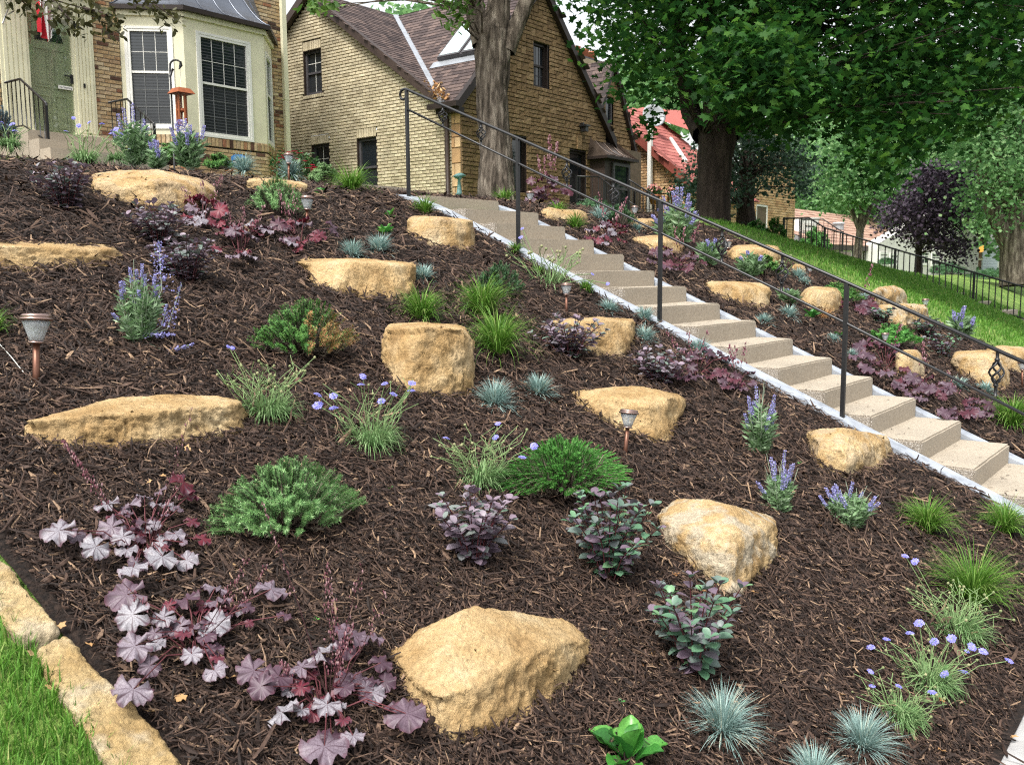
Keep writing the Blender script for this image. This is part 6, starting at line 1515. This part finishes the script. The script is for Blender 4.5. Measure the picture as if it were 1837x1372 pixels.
# ---- blue fescue
for a in ((1295,1318,125,95,'blue fescue tuft in front of the near green purple stonecrop'),(1547,1335,115,80,'blue fescue tuft below the pincushion flowers by the walk'),(1462,1405,110,60,'blue fescue tuft cut by the lower picture edge between two others'),
 (888,728,82,52,'blue fescue tuft at the right foot of the blocky upright boulder'),(966,708,66,44,'blue fescue tuft left of the pointed ochre boulder'),(632,460,56,34,'blue fescue tuft above the wedge shaped boulder, left of its pair'),(680,452,56,40,'blue fescue tuft above the wedge shaped boulder, beside the leafy rosette'),(760,500,40,36,'blue fescue tuft at the right end of the wedge shaped boulder'),
 (1155,578,46,30,'blue fescue tuft on the curb above the square ended boulder'),(1156,612,44,34,'blue fescue tuft right of the square ended boulder'),(1092,560,36,30,'small blue fescue tuft behind the square ended boulder'),(1254,634,46,34,'blue fescue tuft against the curb among dark stonecrop'),
 (1370,580,36,22,'blue fescue tuft below the wedge boulder right of the steps'),(1415,570,40,26,'blue fescue tuft between wedge boulder and green rosette'),(1493,612,28,18,'small blue fescue tuft left of the lowest rail post'),(1526,644,22,22,'blue fescue tuft behind the lowest rail post'),(1719,697,30,24,'left blue fescue tuft below the large split boulder'),(1767,704,30,24,'right blue fescue tuft below the large split boulder'),(1143,412,28,18,'blue fescue tuft before the low rounded boulder'),(1077,396,44,32,'blue fescue mound beside the mugo pine right of the stairs'),(1432,500,30,24,'blue fescue tuft near the small square boulder'),(1443,510,22,18,'blue fescue tuft above the rounded ochre boulder'),(1549,540,26,18,'blue fescue tuft left of the pale boulder pair')): fescue(*a)
fescue(437,308,56,32,'blue fescue tuft under the blue yard sign',D=8.6); fescue(521,314,46,34,'blue fescue tuft around the light by the red roses',D=8.6)
# ---- green grasses
for a in ((893,642,112,84,'fountain of green grass right of the blocky upright boulder'),(866,572,105,72,'green grass mound in front of the mugo pine'),(757,580,96,56,'green grass mound behind the blocky upright boulder'),(762,385,44,36,'grass clump on the upper curb'),(1033,413,36,30,'lower of two grass clumps before the boulder right of the stair top'),(1001,386,26,26,'upper of two grass clumps before the boulder right of the stair top'),(1662,952,95,48,'low green grass tuft below the leaning curb boulder'),(1745,1085,150,95,'wide green grass mound by the walk'),(1800,955,90,44,'grass tuft hugging the lower curb'),(1815,768,95,40,'dark green grass clump beyond the lowest steps'),(925,455,34,20,'small grass tuft beside the upper curb'),(966,494,30,18,'weedy grass tuft pressed against the curb'),(1052,528,34,24,'weedy grass tuft on the curb by the copper light'),(-12,600,50,50,'green grass tuft at the left end of the bank')): sedge(*a)
sedge(630,352,80,54,'bright grass fountain at the crest near the grey framed door',D=8.2); sedge(905,368,46,26,'grass clump at the foot of the ash tree',D=11.5); sedge(6,335,75,60,'shaggy bright grass at the crest below the blue spruce',D=6.2)
sedge(1480,575,40,24,'dry tan grass under the rounded ochre boulder',mat='drybrown',n=70)
# ---- stonecrop
for a in ((850,1003,130,150,'purple stonecrop left of its green tinged neighbour below the bright juniper','sedumpurple',19,12),(1092,1035,150,165,'green and purple stonecrop beside the drilled triangular boulder','sedumleaf',19,13),(1243,1205,175,170,'open green stonecrop with tall purple shoots above the near fescue','sedumleaf',22,11),(120,372,105,84,'purple stonecrop left of the wide faceted boulder','sedumpurple',13,13),(286,440,105,88,'purple stonecrop below the wide faceted boulder','sedumpurple',13,12),(338,508,110,86,'grey purple stonecrop behind the lavender spike','sedumpurple',13,12),(1022,640,120,78,'grey purple stonecrop in front of the square ended boulder','sedumpurple',12,13),(1180,688,105,66,'dark stonecrop above the pointed ochre boulder','sedumpurple',12,12)): sedum(*a[:5],mat=a[5],leafpx=a[6],nst=a[7])
for a in ((1583,582,40,34,'small dark stonecrop left of the pale rough boulder'),(1662,606,44,36,'small dark stonecrop right of the pale rough boulder'),(1690,640,60,44,'broad dark stonecrop behind the basket spindle')): sedum(*a,mat='sedumleaf',leafpx=8,nst=10,nw=4)
# ---- coral bells
H1=[(106,951,33,.1),(192,904,24,.05),(233,906,25,.3),(259,890,16,.2),(283,904,18,.05),(309,907,16,.1),(201,945,27,.4),(221,962,22,.1),(172,980,28,.0),(262,936,24,.55),(315,957,21,.2),(286,971,15,.05),(291,998,31,.0),(334,1004,24,.1),(239,1018,28,.05),(329,866,28,.93),(338,890,19,.88),(364,966,17,.97),(203,924,14,.95),(250,955,16,.92),(345,935,15,.9),(276,940,15,.2)]
H2=[(227,1066,38,.5),(238,1102,33,.0),(294,1106,23,.15),(335,1074,26,.6),(386,1054,25,.35),(390,1078,26,.45),(385,1117,31,.02),(321,1124,22,.4),(242,1158,32,.3),(344,1173,21,.1),(385,1164,19,.62),(385,1202,24,.2),(239,1236,38,.3),(487,1056,32,.35),(303,1086,15,.95),(443,1088,16,.65),(510,1103,15,.6),(412,1090,14,.93),(360,1095,15,.92)]
H3=[(456,1202,34,.5),(468,1230,26,.55),(500,1212,28,.6),(541,1196,28,.4),(576,1170,33,.05),(633,1135,36,.5),(664,1142,28,.45),(620,1162,28,.55),(684,1188,23,.66),(690,1222,23,.68),(669,1242,25,.2),(587,1263,29,.1),(561,1278,20,.95),(506,1277,35,.0),(730,1279,40,.52),(582,1338,46,.42),(633,1319,23,.2),(640,1215,22,.5),(612,1235,20,.92),(540,1232,18,.93)]
def stalks(e,lst,r):
    for bx,by,tx,ty,nf,wd in lst:
        b0,l=G(bx,by); t=atD(tx,ty,l-.05); plume(e,b0-e.location,t-e.location,nf,r,.0042,start=.45,width=wd)
r5=random.Random(5)
e=heuchera(262,985,'silver purple coral bells with upright crimson leaf, first up the bank from the lawn corner',H1,stalks=0); stalks(e,[(262,985,112,790,110,.012),(265,980,345,730,22,.015),(262,985,150,1020,30,.018),(262,985,372,1050,30,.012),(270,985,330,845,30,.012)],r5)
e=heuchera(352,1160,'silver leaved coral bells spreading beside the long edging block',H2,stalks=0); stalks(e,[(352,1160,445,1000,40,.02),(352,1160,215,1040,20,.012),(352,1160,480,1010,24,.012)],r5)
e=heuchera(590,1262,'large coral bells with veined pink grey leaves against the broad boulder',H3,stalks=0); stalks(e,[(590,1262,585,1010,85,.016),(590,1262,505,1185,90,.016),(590,1262,630,1120,110,.018),(590,1262,650,1010,20,.02),(590,1262,690,1060,20,.018),(590,1262,470,900,24,.012)],r5)
for a in ((365,402,'crimson and silver coral bells at the right foot of the wide faceted boulder',16,95,60,13,.45),(432,455,'coral bells with a scarlet leaf left of the wedge shaped boulder',16,100,70,13,.4),(540,437,'silvery coral bells below the second copper light',18,130,62,13,.25),(1250,672,'dark purple coral bells between stonecrop and curb',20,120,60,12,.3),(1322,692,'wine red coral bells against the lower curb',14,70,50,10,.3),(1092,430,'wine red coral bells beside the upper right steps',18,80,36,8,.55),(1215,476,'dark red coral bells under the sloped end boulder',22,110,44,9,.6),(1540,556,'dark red coral bells left of the pale boulder pair',14,60,36,9,.6),(1590,662,'purple coral bells left of the narrow tapering boulder',22,110,70,12,.35),(1660,708,'purple coral bells right of the steps under the narrow boulder',22,110,50,11,.3),(1735,748,'wine and silver coral bells beside the dark grass clump',20,90,44,11,.4)):
    heuchera(a[0],a[1],a[2],n=a[3],w=a[4],h=a[5],leafpx=a[6],red=a[7],dark=a[0]>1200,stalks=3 if a[0]<1500 else 1,stalk_px=70)
heuchera(978,358,'coral bells with tall pink plumes under the stone front window',n=20,w=90,h=50,leafpx=9,red=.4,stalks=6,stalk_px=90,D=11.5,dark=True)
# ---- russian sage
sage(252,612,92,150,'russian sage with one thick lavender plume and trailing spikes',nst=34,fl=.22,loose=1);
pz,lz=G(255,612); e=[o for o in bpy.data.objects if o.name.startswith('russian_sage')][0]; rr=random.Random(8)
for (x0,y0,x1,y1,n,wd) in ((290,520,285,432,210,.030),(300,590,326,508,80,.012),(290,585,300,545,50,.012),(262,600,312,600,110,.016),(300,632,348,616,80,.014)):
    b=MB(); a0=atD(x0,y0,lz-.03)-e.location; a1=atD(x1,y1,lz-.03)-e.location; b.tube([Vector((0,0,.01)),a0,a1],.0018,4,mi=0)
    for i in range(n):
        c=a0.lerp(a1,rr.random()); wq=wd*(1.15-(c-a0).length/(a1-a0).length); c=c+Vector((rr.gauss(0,wq),rr.gauss(0,wq),rr.gauss(0,wq*.5))); u=Vector((rr.gauss(0,1),rr.gauss(0,1),rr.gauss(0,1))).normalized()*.006; v=u.cross(Vector((rr.gauss(0,1),rr.gauss(0,1),1))).normalized()*.0045; b.add([c-u,c+v,c+u,c-v],[(0,1,2,3)],1)
    b.build('flower_spike',[M['sagestem'],M['lavender']],e)
sage(1363,815,62,140,'upright russian sage with a lavender crown beside the lower curb',nst=26,fl=.42); sage(1398,920,95,120,'russian sage with slender lavender spikes left of the curb boulder',nst=18,fl=.5); sage(1522,940,120,85,'spreading silvery russian sage below the leaning curb boulder',nst=26,fl=.4)
sage(1213,440,95,105,'large russian sage clump behind the third rail post',nst=30,fl=.45); sage(1268,478,44,60,'green russian sage beside the sloped end boulder',nst=16,fl=.25); sage(1345,498,50,52,'russian sage in front of the big boulder under the handrail',nst=16,fl=.2); sage(1722,606,52,66,'pale russian sage at the edge of the far grass',nst=18,fl=.5); sage(1415,548,34,30,'small green sage left of the rounded ochre boulder',nst=12,fl=.15)
sage(343,304,80,95,'russian sage behind the wind chime pole',D=8.2,nst=22,fl=.4); sage(244,300,90,110,'russian sage in front of the right stoop railing',D=8.0,nst=24,fl=.35); sage(282,303,40,56,'short lavender sage left of the wind chime pole',D=7.8,nst=10,fl=.5)
# ---- pincushion flowers
scabiosa(480,742,130,110,'pincushion plant gone to seed heads right of the long low boulder',[(410,622,5),(417,624,5)],heads=34,nleaf=420,nst=26)
scabiosa(665,800,140,120,'pincushion plant with ten violet blooms before the blocky upright boulder',[(570,708,9),(598,710,8),(570,727,11),(598,732,10),(647,690,8),(651,675,7),(684,719,8),(706,707,8),(739,687,8),(738,701,9),(690,688,7)],heads=8,nleaf=380,nst=24)
scabiosa(862,862,130,100,'pincushion plant mingling with the bright juniper',[(800,786,8),(893,760,6),(889,784,7),(958,800,8),(937,820,8)],heads=18,nleaf=380,nst=26)
scabiosa(1715,1130,140,90,'pincushion plant with seed heads in front of the wide grass mound',[(1624,997,7),(1641,1007,8)],heads=24,nleaf=420,nst=30)
scabiosa(1665,1225,150,95,'pincushion plant with many violet blooms near the walk',[(1649,1117,10),(1632,1135,8),(1590,1146,8),(1562,1160,9),(1676,1150,9),(1707,1145,9),(1744,1160,9),(1764,1168,9),(1811,1185,9),(1729,1205,10),(1694,1208,9),(1735,1168,5)],heads=10,nleaf=420,nst=26)
scabiosa(1612,1285,120,80,'low pincushion plant with half hidden blooms above the fescue pair',[(1562,1204,7),(1565,1230,7),(1612,1230,7),(1672,1241,9)],heads=12,nleaf=520,nst=22)
scabiosa(152,290,70,62,'pincushion plant below the green door',[(118,236,5),(141,226,5),(132,212,4),(160,220,5),(183,223,6),(200,240,6),(208,232,6),(218,241,6)],D=7.2,heads=4,nleaf=260,nst=14)
scabiosa(18,262,60,50,'pincushion plant beside the blue spruce',[(22,223,6),(26,235,7),(3,220,5)],D=7.2,heads=4,nleaf=220,nst=10)
scabiosa(207,286,40,40,'small pincushion plant with one low bloom behind the wide boulder',[(207,285,5),(232,268,3)],D=7.4,heads=3,nleaf=120,nst=6)
scabiosa(985,508,120,70,'wiry pincushion stems leaning over the upper steps',[(934,426,5),(937,410,4),(1063,492,4),(1090,509,4)],heads=22,nleaf=60,nst=14); scabiosa(1402,492,34,34,'small pincushion plant below the big boulder',[(1383,489,4)],heads=6,nleaf=60,nst=8)
# ---- conifers
conifer(516,935,285,112,'nest spruce with spreading light green shoots below the long boulder','spruce','nest_spruce',nsh=400,nn=150,nl=.014,arch=.3,up=.6)
conifer(548,632,205,92,'spreading juniper with browned lower sprays','juniper','juniper_shrub',nsh=320,nn=95,nl=.013,spray=True,brown=lambda a,q,r:(q>.5 and (a>4.2 or a<.4) and r.random()<.62),arch=.3)
conifer(1010,880,270,84,'bright feathery juniper arching beside the small copper light','cypress','juniper_shrub',nsh=520,nn=100,nl=.016,flat=1,arch=.55,up=1.3)
conifer(897,532,96,58,'compact dark mugo pine beside the upper curb','mugo','mugo_pine',nsh=170,nn=60,nl=.02,up=1.2)
conifer(500,385,120,62,'dark spreading spruce in front of the low boulder slab','spruce','nest_spruce',nsh=220,nn=60,nl=.014)
conifer(1112,404,66,36,'small mugo pine right of the stairs beside the blue mound','mugo','mugo_pine',nsh=110,nn=50,nl=.022,up=1.2)
conifer(1372,494,66,34,'flat dark juniper before the big boulder under the handrail','juniper','juniper_shrub',nsh=120,nn=50,spray=True,flat=1)
conifer(1600,618,120,38,'low bright green juniper behind the basket spindle light','cypress','juniper_shrub',nsh=160,nn=55,spray=True,flat=1)
conifer(1500,540,110,34,'low green juniper along the grass edge','juniper','juniper_shrub',nsh=140,nn=50,spray=True,flat=1)
conifer(8,258,50,62,'young blue spruce at the left of the crest','bluespruce','blue_spruce',nsh=110,nn=60,D=7.3,up=.9)
conifer(395,303,60,26,'green juniper at the foot of the bay','juniper','juniper_shrub',nsh=90,nn=45,D=9.2,spray=True); conifer(310,296,70,40,'dark green shrub behind the right stoop railing','juniper','juniper_shrub',nsh=100,nn=45,D=9.2,spray=True)
conifer(1390,455,60,60,'green columnar arborvitae at the fence end','juniper','arborvitae',nsh=120,nn=50,D=19,spray=True,up=1.)
conifer(1462,452,70,42,'round bright green shrub behind the fence','cypress','round_shrub',nsh=120,nn=50,D=24,spray=True,cat='shrub'); conifer(1355,432,60,36,'light green shrub under the cedar by the brick wall','cypress','round_shrub',nsh=100,nn=45,D=20,spray=True,cat='shrub'); conifer(1700,492,80,22,'dark low yew hedge at the white house corner','mugo','yew_hedge',nsh=120,nn=45,D=45,cat='hedge'); conifer(1780,500,120,18,'dark low yew hedge before the blue house','mugo','yew_hedge',nsh=120,nn=45,D=45,cat='hedge')
conifer(1065,385,90,30,'dark green shrub under the porch railing','mugo','yew_hedge',nsh=110,nn=45,D=12.2,cat='hedge')
conifer(1590,474,40,10,'low evergreen shrub beneath the far house windows','mugo','yew_hedge',nsh=60,nn=35,D=45,cat='hedge')
# ---- broad leaved rosettes
bergenia(1128,1366,165,110,'glossy broad leaved green rosette at the lower picture edge',n=11); bergenia(700,390,40,30,'upper green rosette left of the upper curb boulder',n=8); bergenia(690,425,52,36,'lower green rosette beside the upper fescue tuft',n=9); bergenia(1456,572,42,24,'green rosette below the rounded ochre boulder',n=9); bergenia(1506,602,26,20,'small green rosette beside the lowest rail post',n=7)
bergenia(571,358,52,42,'upright green rosette beside the low boulder slab',n=9,D=7.6)
# ---- rose bush
p=atD(530,325,9.0); e=empty('rose_bush',p,'rose bush with bright red blooms by the cream downspout','rose bush'); g=rg()
C=g.normal(0,1,(420,3)); C/=np.linalg.norm(C,axis=1)[:,None]; C*=(g.random(420)**.4)[:,None]; C=C*np.array([.30,.22,.14])+np.array([0,0,.16]); V,Fc=leafcloud(C,.05,OVAL_L,.3,g); ob('foliage',mesh_np('foliage',V,[Fc],[M['roseleaf']]),e,kind='stuff')
b=MB(); r6=random.Random(2)
for i in range(26):
    x=497+r6.random()*70; y=278+10*abs((x-530)/35)+r6.gauss(0,5)
    if x>548: y+=18
    c=atD(x,y,9.0-.15)-p; s=.022
    bl_=MB()
    for q in range(9):
        a=q*2.4; d=Vector((math.cos(a),math.sin(a),.25+.1*q/9)); w=Vector((-d.y,d.x,0)); bl_.add([c,c+d*s*.8+w*s*.5,c+d*s*1.25,c+d*s*.8-w*s*.5],[(0,1,2,3)])
    bl_.build('bloom',M['rose'],e)
b.tube([(0,0,-.05),(.03,0,.1),(.06,.02,.2)],.008,5); b.tube([(0,0,-.05),(-.05,0,.1),(-.12,.02,.2)],.008,5); b.build('stems',M['greenstem'],e)
conifer(583,328,60,34,'bluish green leafy shrub between roses and bright grass','scableaf','round_shrub',nsh=90,nn=40,D=8.8,spray=True,cat='shrub',nl=.03)
# ================================================================ solar lights
def solar_meshes():
    b=MB(); b.lathe([(.30,.0),(.42,.02),(.5,.05),(.52,.085),(.46,.12),(.44,.13),(.46,.15),(.45,.2),(.40,.235),(.36,.245)],k=24); cap=b.mesh('cap',M['copper'],True)
    b=MB(); b.box((-.2,-.17,.246),(.2,.17,.252)); pan=b.mesh('solar_panel',M['panel'])
    b=MB(); b.lathe([(.16,-.62),(.2,-.6),(.24,-.45),(.33,-.2),(.40,.01),(.38,.01),(.31,-.2),(.22,-.45),(.15,-.58)],k=48,flute=.035,nf=16); lens=b.mesh('lens',M['lens'],True)
    b=MB(); b.lathe([(.12,-.7),(.24,-.68),(.25,-.64),(.17,-.6)],k=20); ring=b.mesh('collar',M['copper'],True)
    b=MB(); b.lathe([(.105,-2.6),(.105,-.69)],k=14); stake=b.mesh('stake',M['copperdark'],True)
    b=MB(); b.lathe([(.03,-.55),(.05,-.3),(.03,-.1)],k=8); bulb=b.mesh('bulb',M['steel'],True)
    return (('stake',stake),('collar',ring),('lens',lens),('bulb',bulb),('cap',cap),('solar_panel',pan))
SM=solar_meshes()
def solar(px,ytop,ybase,wpx,label,D=None,tilt=0):
    if D is None:
        p,l=G(px,ybase); 
    else: p=atD(px,ybase,D); l=D
    w=wpx/ppm(l); top=atD(px+tilt,ytop,l); hh=(top.z-p.z); e=empty('solar_light',p,label,'solar light','copper solar path lights')
    ax=(top-p); ax.normalize(); rot=UZ.rotation_difference(ax).to_matrix()@Matrix.Rotation(.6,3,'Z')
    zc=ax.length if False else (top-p).length-.25*w
    for nm,me in SM: o=put(me,nm,e,ax*zc,rot,w)
for a in ((65,563,690,57,'large copper solar light above the long low boulder'),(551,352,412,27,'copper solar light in the middle of the upper left bank'),(1016,508,566,23,'copper solar light above the square ended boulder'),(1121,734,818,36,'copper solar light in front of the pointed ochre boulder'),(1588,597,632,15,'copper solar light beside the low bright juniper'),(1306,430,455,17,'solar light left of the big boulder under the handrail'),(1453,476,498,13,'solar light right of the small square boulder'),(1660,536,560,14,'solar light between the pale boulders and the lawn'),(1834,648,700,17,'solar light at the right end beyond the split boulder')): solar(*a,tilt=8 if a[0]==1121 else 0)
solar(518,276,322,20,'copper solar light before the red roses',D=8.5); solar(951,344,378,17,'white lidded solar light right of the stair top',D=10.5); solar(1139,370,394,15,'solar light below the porch railing',D=11.5)
# ================================================================ shepherd's hook and wind chime
Dh=9.0; hb=atD(313,306,Dh); hk=empty('shepherd_hook',hb,"black shepherd's hook pole in front of the bay window",'garden hook')
pts=[atD(313,306,Dh),atD(309,200,Dh),atD(305,125,Dh)]+[atD(305+10*(1-math.cos(a)),113-9*math.sin(a)+4,Dh) for a in np.linspace(.2,2.6,6)]+[atD(322,124,Dh),atD(326,118,Dh),atD(324,111,Dh)]
tubepart('pole',pts,.009,hk); tubepart('leaf_scroll',[atD(305,138,Dh),atD(308,128,Dh),atD(311,124,Dh)],.012,hk)
wc=empty('wind_chime',atD(325,165,Dh-.02),'orange wooden wind chime hanging from the hook','wind chime')
tubepart('cord',[atD(323,121,Dh-.02),atD(325,162,Dh-.02)],.002,wc,M['wire'])
b=MB(); c=Vector(); b.add([(-.095,-.095,-.02),(.095,-.095,-.02),(.095,.095,-.02),(-.095,.095,-.02),(-.06,-.06,.03),(.06,-.06,.03),(.06,.06,.03),(-.06,.06,.03)],[(3,2,1,0),(4,5,6,7),(0,1,5,4),(1,2,6,5),(2,3,7,6),(3,0,4,7)]); b.build('roof',M['chimewood'],wc)
for i,(x,y,L_) in enumerate(((-.045,-.02,.30),(.0,-.05,.24),(.045,.0,.26),(.02,.04,.28),(-.03,.04,.33))):
    b=MB(); b.tube([(x,y,-.03),(x,y,-.03-L_)],.011,8); b.build('chime_tube',M['chimewood'],wc)
b=MB(); b.lathe([(.04,-.19),(.045,-.18),(.04,-.16)],k=14); b.build('clapper',M['chimewood'],wc)
tubepart('sail_cord',[atD(325,170,Dh-.02),atD(329,240,Dh-.02)],.0015,wc,M['wire'])
b=MB(); cs=atD(330,249,Dh-.02)-wc.location; b.lathe([(.01,-.006),(.036,-.004),(.036,.004),(.01,.006)],k=16); o=b.build('wind_sail',M['drybrown'],wc); o.location=cs; o.rotation_euler=(R(80),0,R(-45))
# blue yard sign
c=atD(428,300,9.6); sg=empty('yard_sign',c,'small blue yard sign with dark panel under the bay window','sign'); f_=Fr((c.x,c.y,0),Vector((sY,-cY,0)),Vector((-cY,-sY,0)))
ww=.072; zt=atD(428,278,9.6).z; zm=atD(428,287,9.6).z
b=MB(); A=[f_.p(-ww,c.z,.0),f_.p(ww,c.z,0),f_.p(ww,zt-.02,0),f_.p(ww*.6,zt,0),f_.p(-ww*.6,zt,0),f_.p(-ww,zt-.02,0)]; b.prism([p-sg.location for p in A],[p-f_.N*.006-sg.location for p in A]); b.build('board',M['signblue'],sg)
fpart('message_panel',f_,sg,sg,[(-ww*.8,ww*.8,c.z+.012,zm,.001,.004)],M['signdark'])
for i,(z,w) in enumerate(((.62,.7),(.42,.5),(.22,.6))): fpart('lettering',f_,sg,sg,[(-ww*w,ww*w,c.z+.01+(zm-c.z)*z-.003,c.z+.01+(zm-c.z)*z+.003,.0045,.005)],M['white'])
tubepart('stake',[c-UZ*.15,c+UZ*.02],.006,sg)
# bent white wire at the left
pp=[(-30,612),(0,618),(20,640),(40,665),(58,686),(52,694)]; q=[]
for i,(x,y) in enumerate(pp): q.append(G(x,y,.03 if 0<i<4 else .008)[0])
e=empty('bent_wire',q[3],'bent white wire lying on the mulch beside the large copper light','wire'); tubepart('strand',q,.0018,e,M['wire'],6)
# seedlings
for i,(x,y,w_) in enumerate(((565,1118,16),(1432,836,14),(1113,1265,16),(785,1052,10),(700,880,12),(1395,752,10),(154,583,10),(860,1062,9),(1048,852,9),(590,1010,8),(1187,762,8))):
    p_,l_=G(x,y); r_=random.Random(i); e=empty('seedling',p_,'tiny green seedling sprouting through the mulch','seedling','seedlings in the mulch')
    for q in range(4):
        a=q*1.6+r_.random(); d=Vector((math.cos(a),math.sin(a),r_.uniform(.5,1.4))).normalized(); put(BL[q%4],'leaf',e,Vector((0,0,.004)),frame(d,Vector((-d.x,-d.y,1.6))),w_/ppm(l_)*.7)
# fallen leaves and twigs
def dry_leaf(k):
    r=random.Random(k); V=[(0,0,0)]; n=11
    for i in range(n):
        a=6.283*i/n; rr=(1 if i%2 else .62)*r.uniform(.7,1.15); V.append((rr*math.cos(a),rr*math.sin(a)*.7,r.uniform(-.05,.38)*abs(math.cos(a))))
    return mesh_np('fallen_leaf',V,[[(0,1+i,1+(i+1)%n) for i in range(n)]],[M['dryleaf']],True)
DL=[dry_leaf(i) for i in range(4)]
for i,(x,y,rp) in enumerate(((110,1122,12),(162,1155,10),(325,1252,18),(270,1275,14),(412,1215,16),(287,1041,12),(292,853,9),(268,863,8),(1525,1128,14),(1355,1062,9),(1212,1030,10),(1172,1172,12),(1150,1192,8),(1170,1192,8),(1113,1104,9),(700,905,8),(595,925,8),(460,902,8),(1470,942,7),(1260,1058,9),(1540,1068,7),(1820,1320,9),(150,732,7),(337,805,11),(1330,960,6),(1690,1255,8),(1510,1245,12),(640,640,8),(1105,655,6),(1402,1000,7),(1180,760,6),(100,850,7),(56,1172,12),(88,1232,10),(1690,1345,10),(420,1012,8))):
    c,l=G(x,y,.018); r=random.Random(i); o=put(DL[i%4],'fallen_leaf',None,c,frame((r.gauss(0,1),r.gauss(0,1),r.gauss(0,.3)),(r.gauss(0,.3),-.4+r.gauss(0,.3),1)),rp/ppm(l)); tag(o,'curled dry tan leaf fallen on the mulch','fallen leaf','dry leaves fallen on the bed')
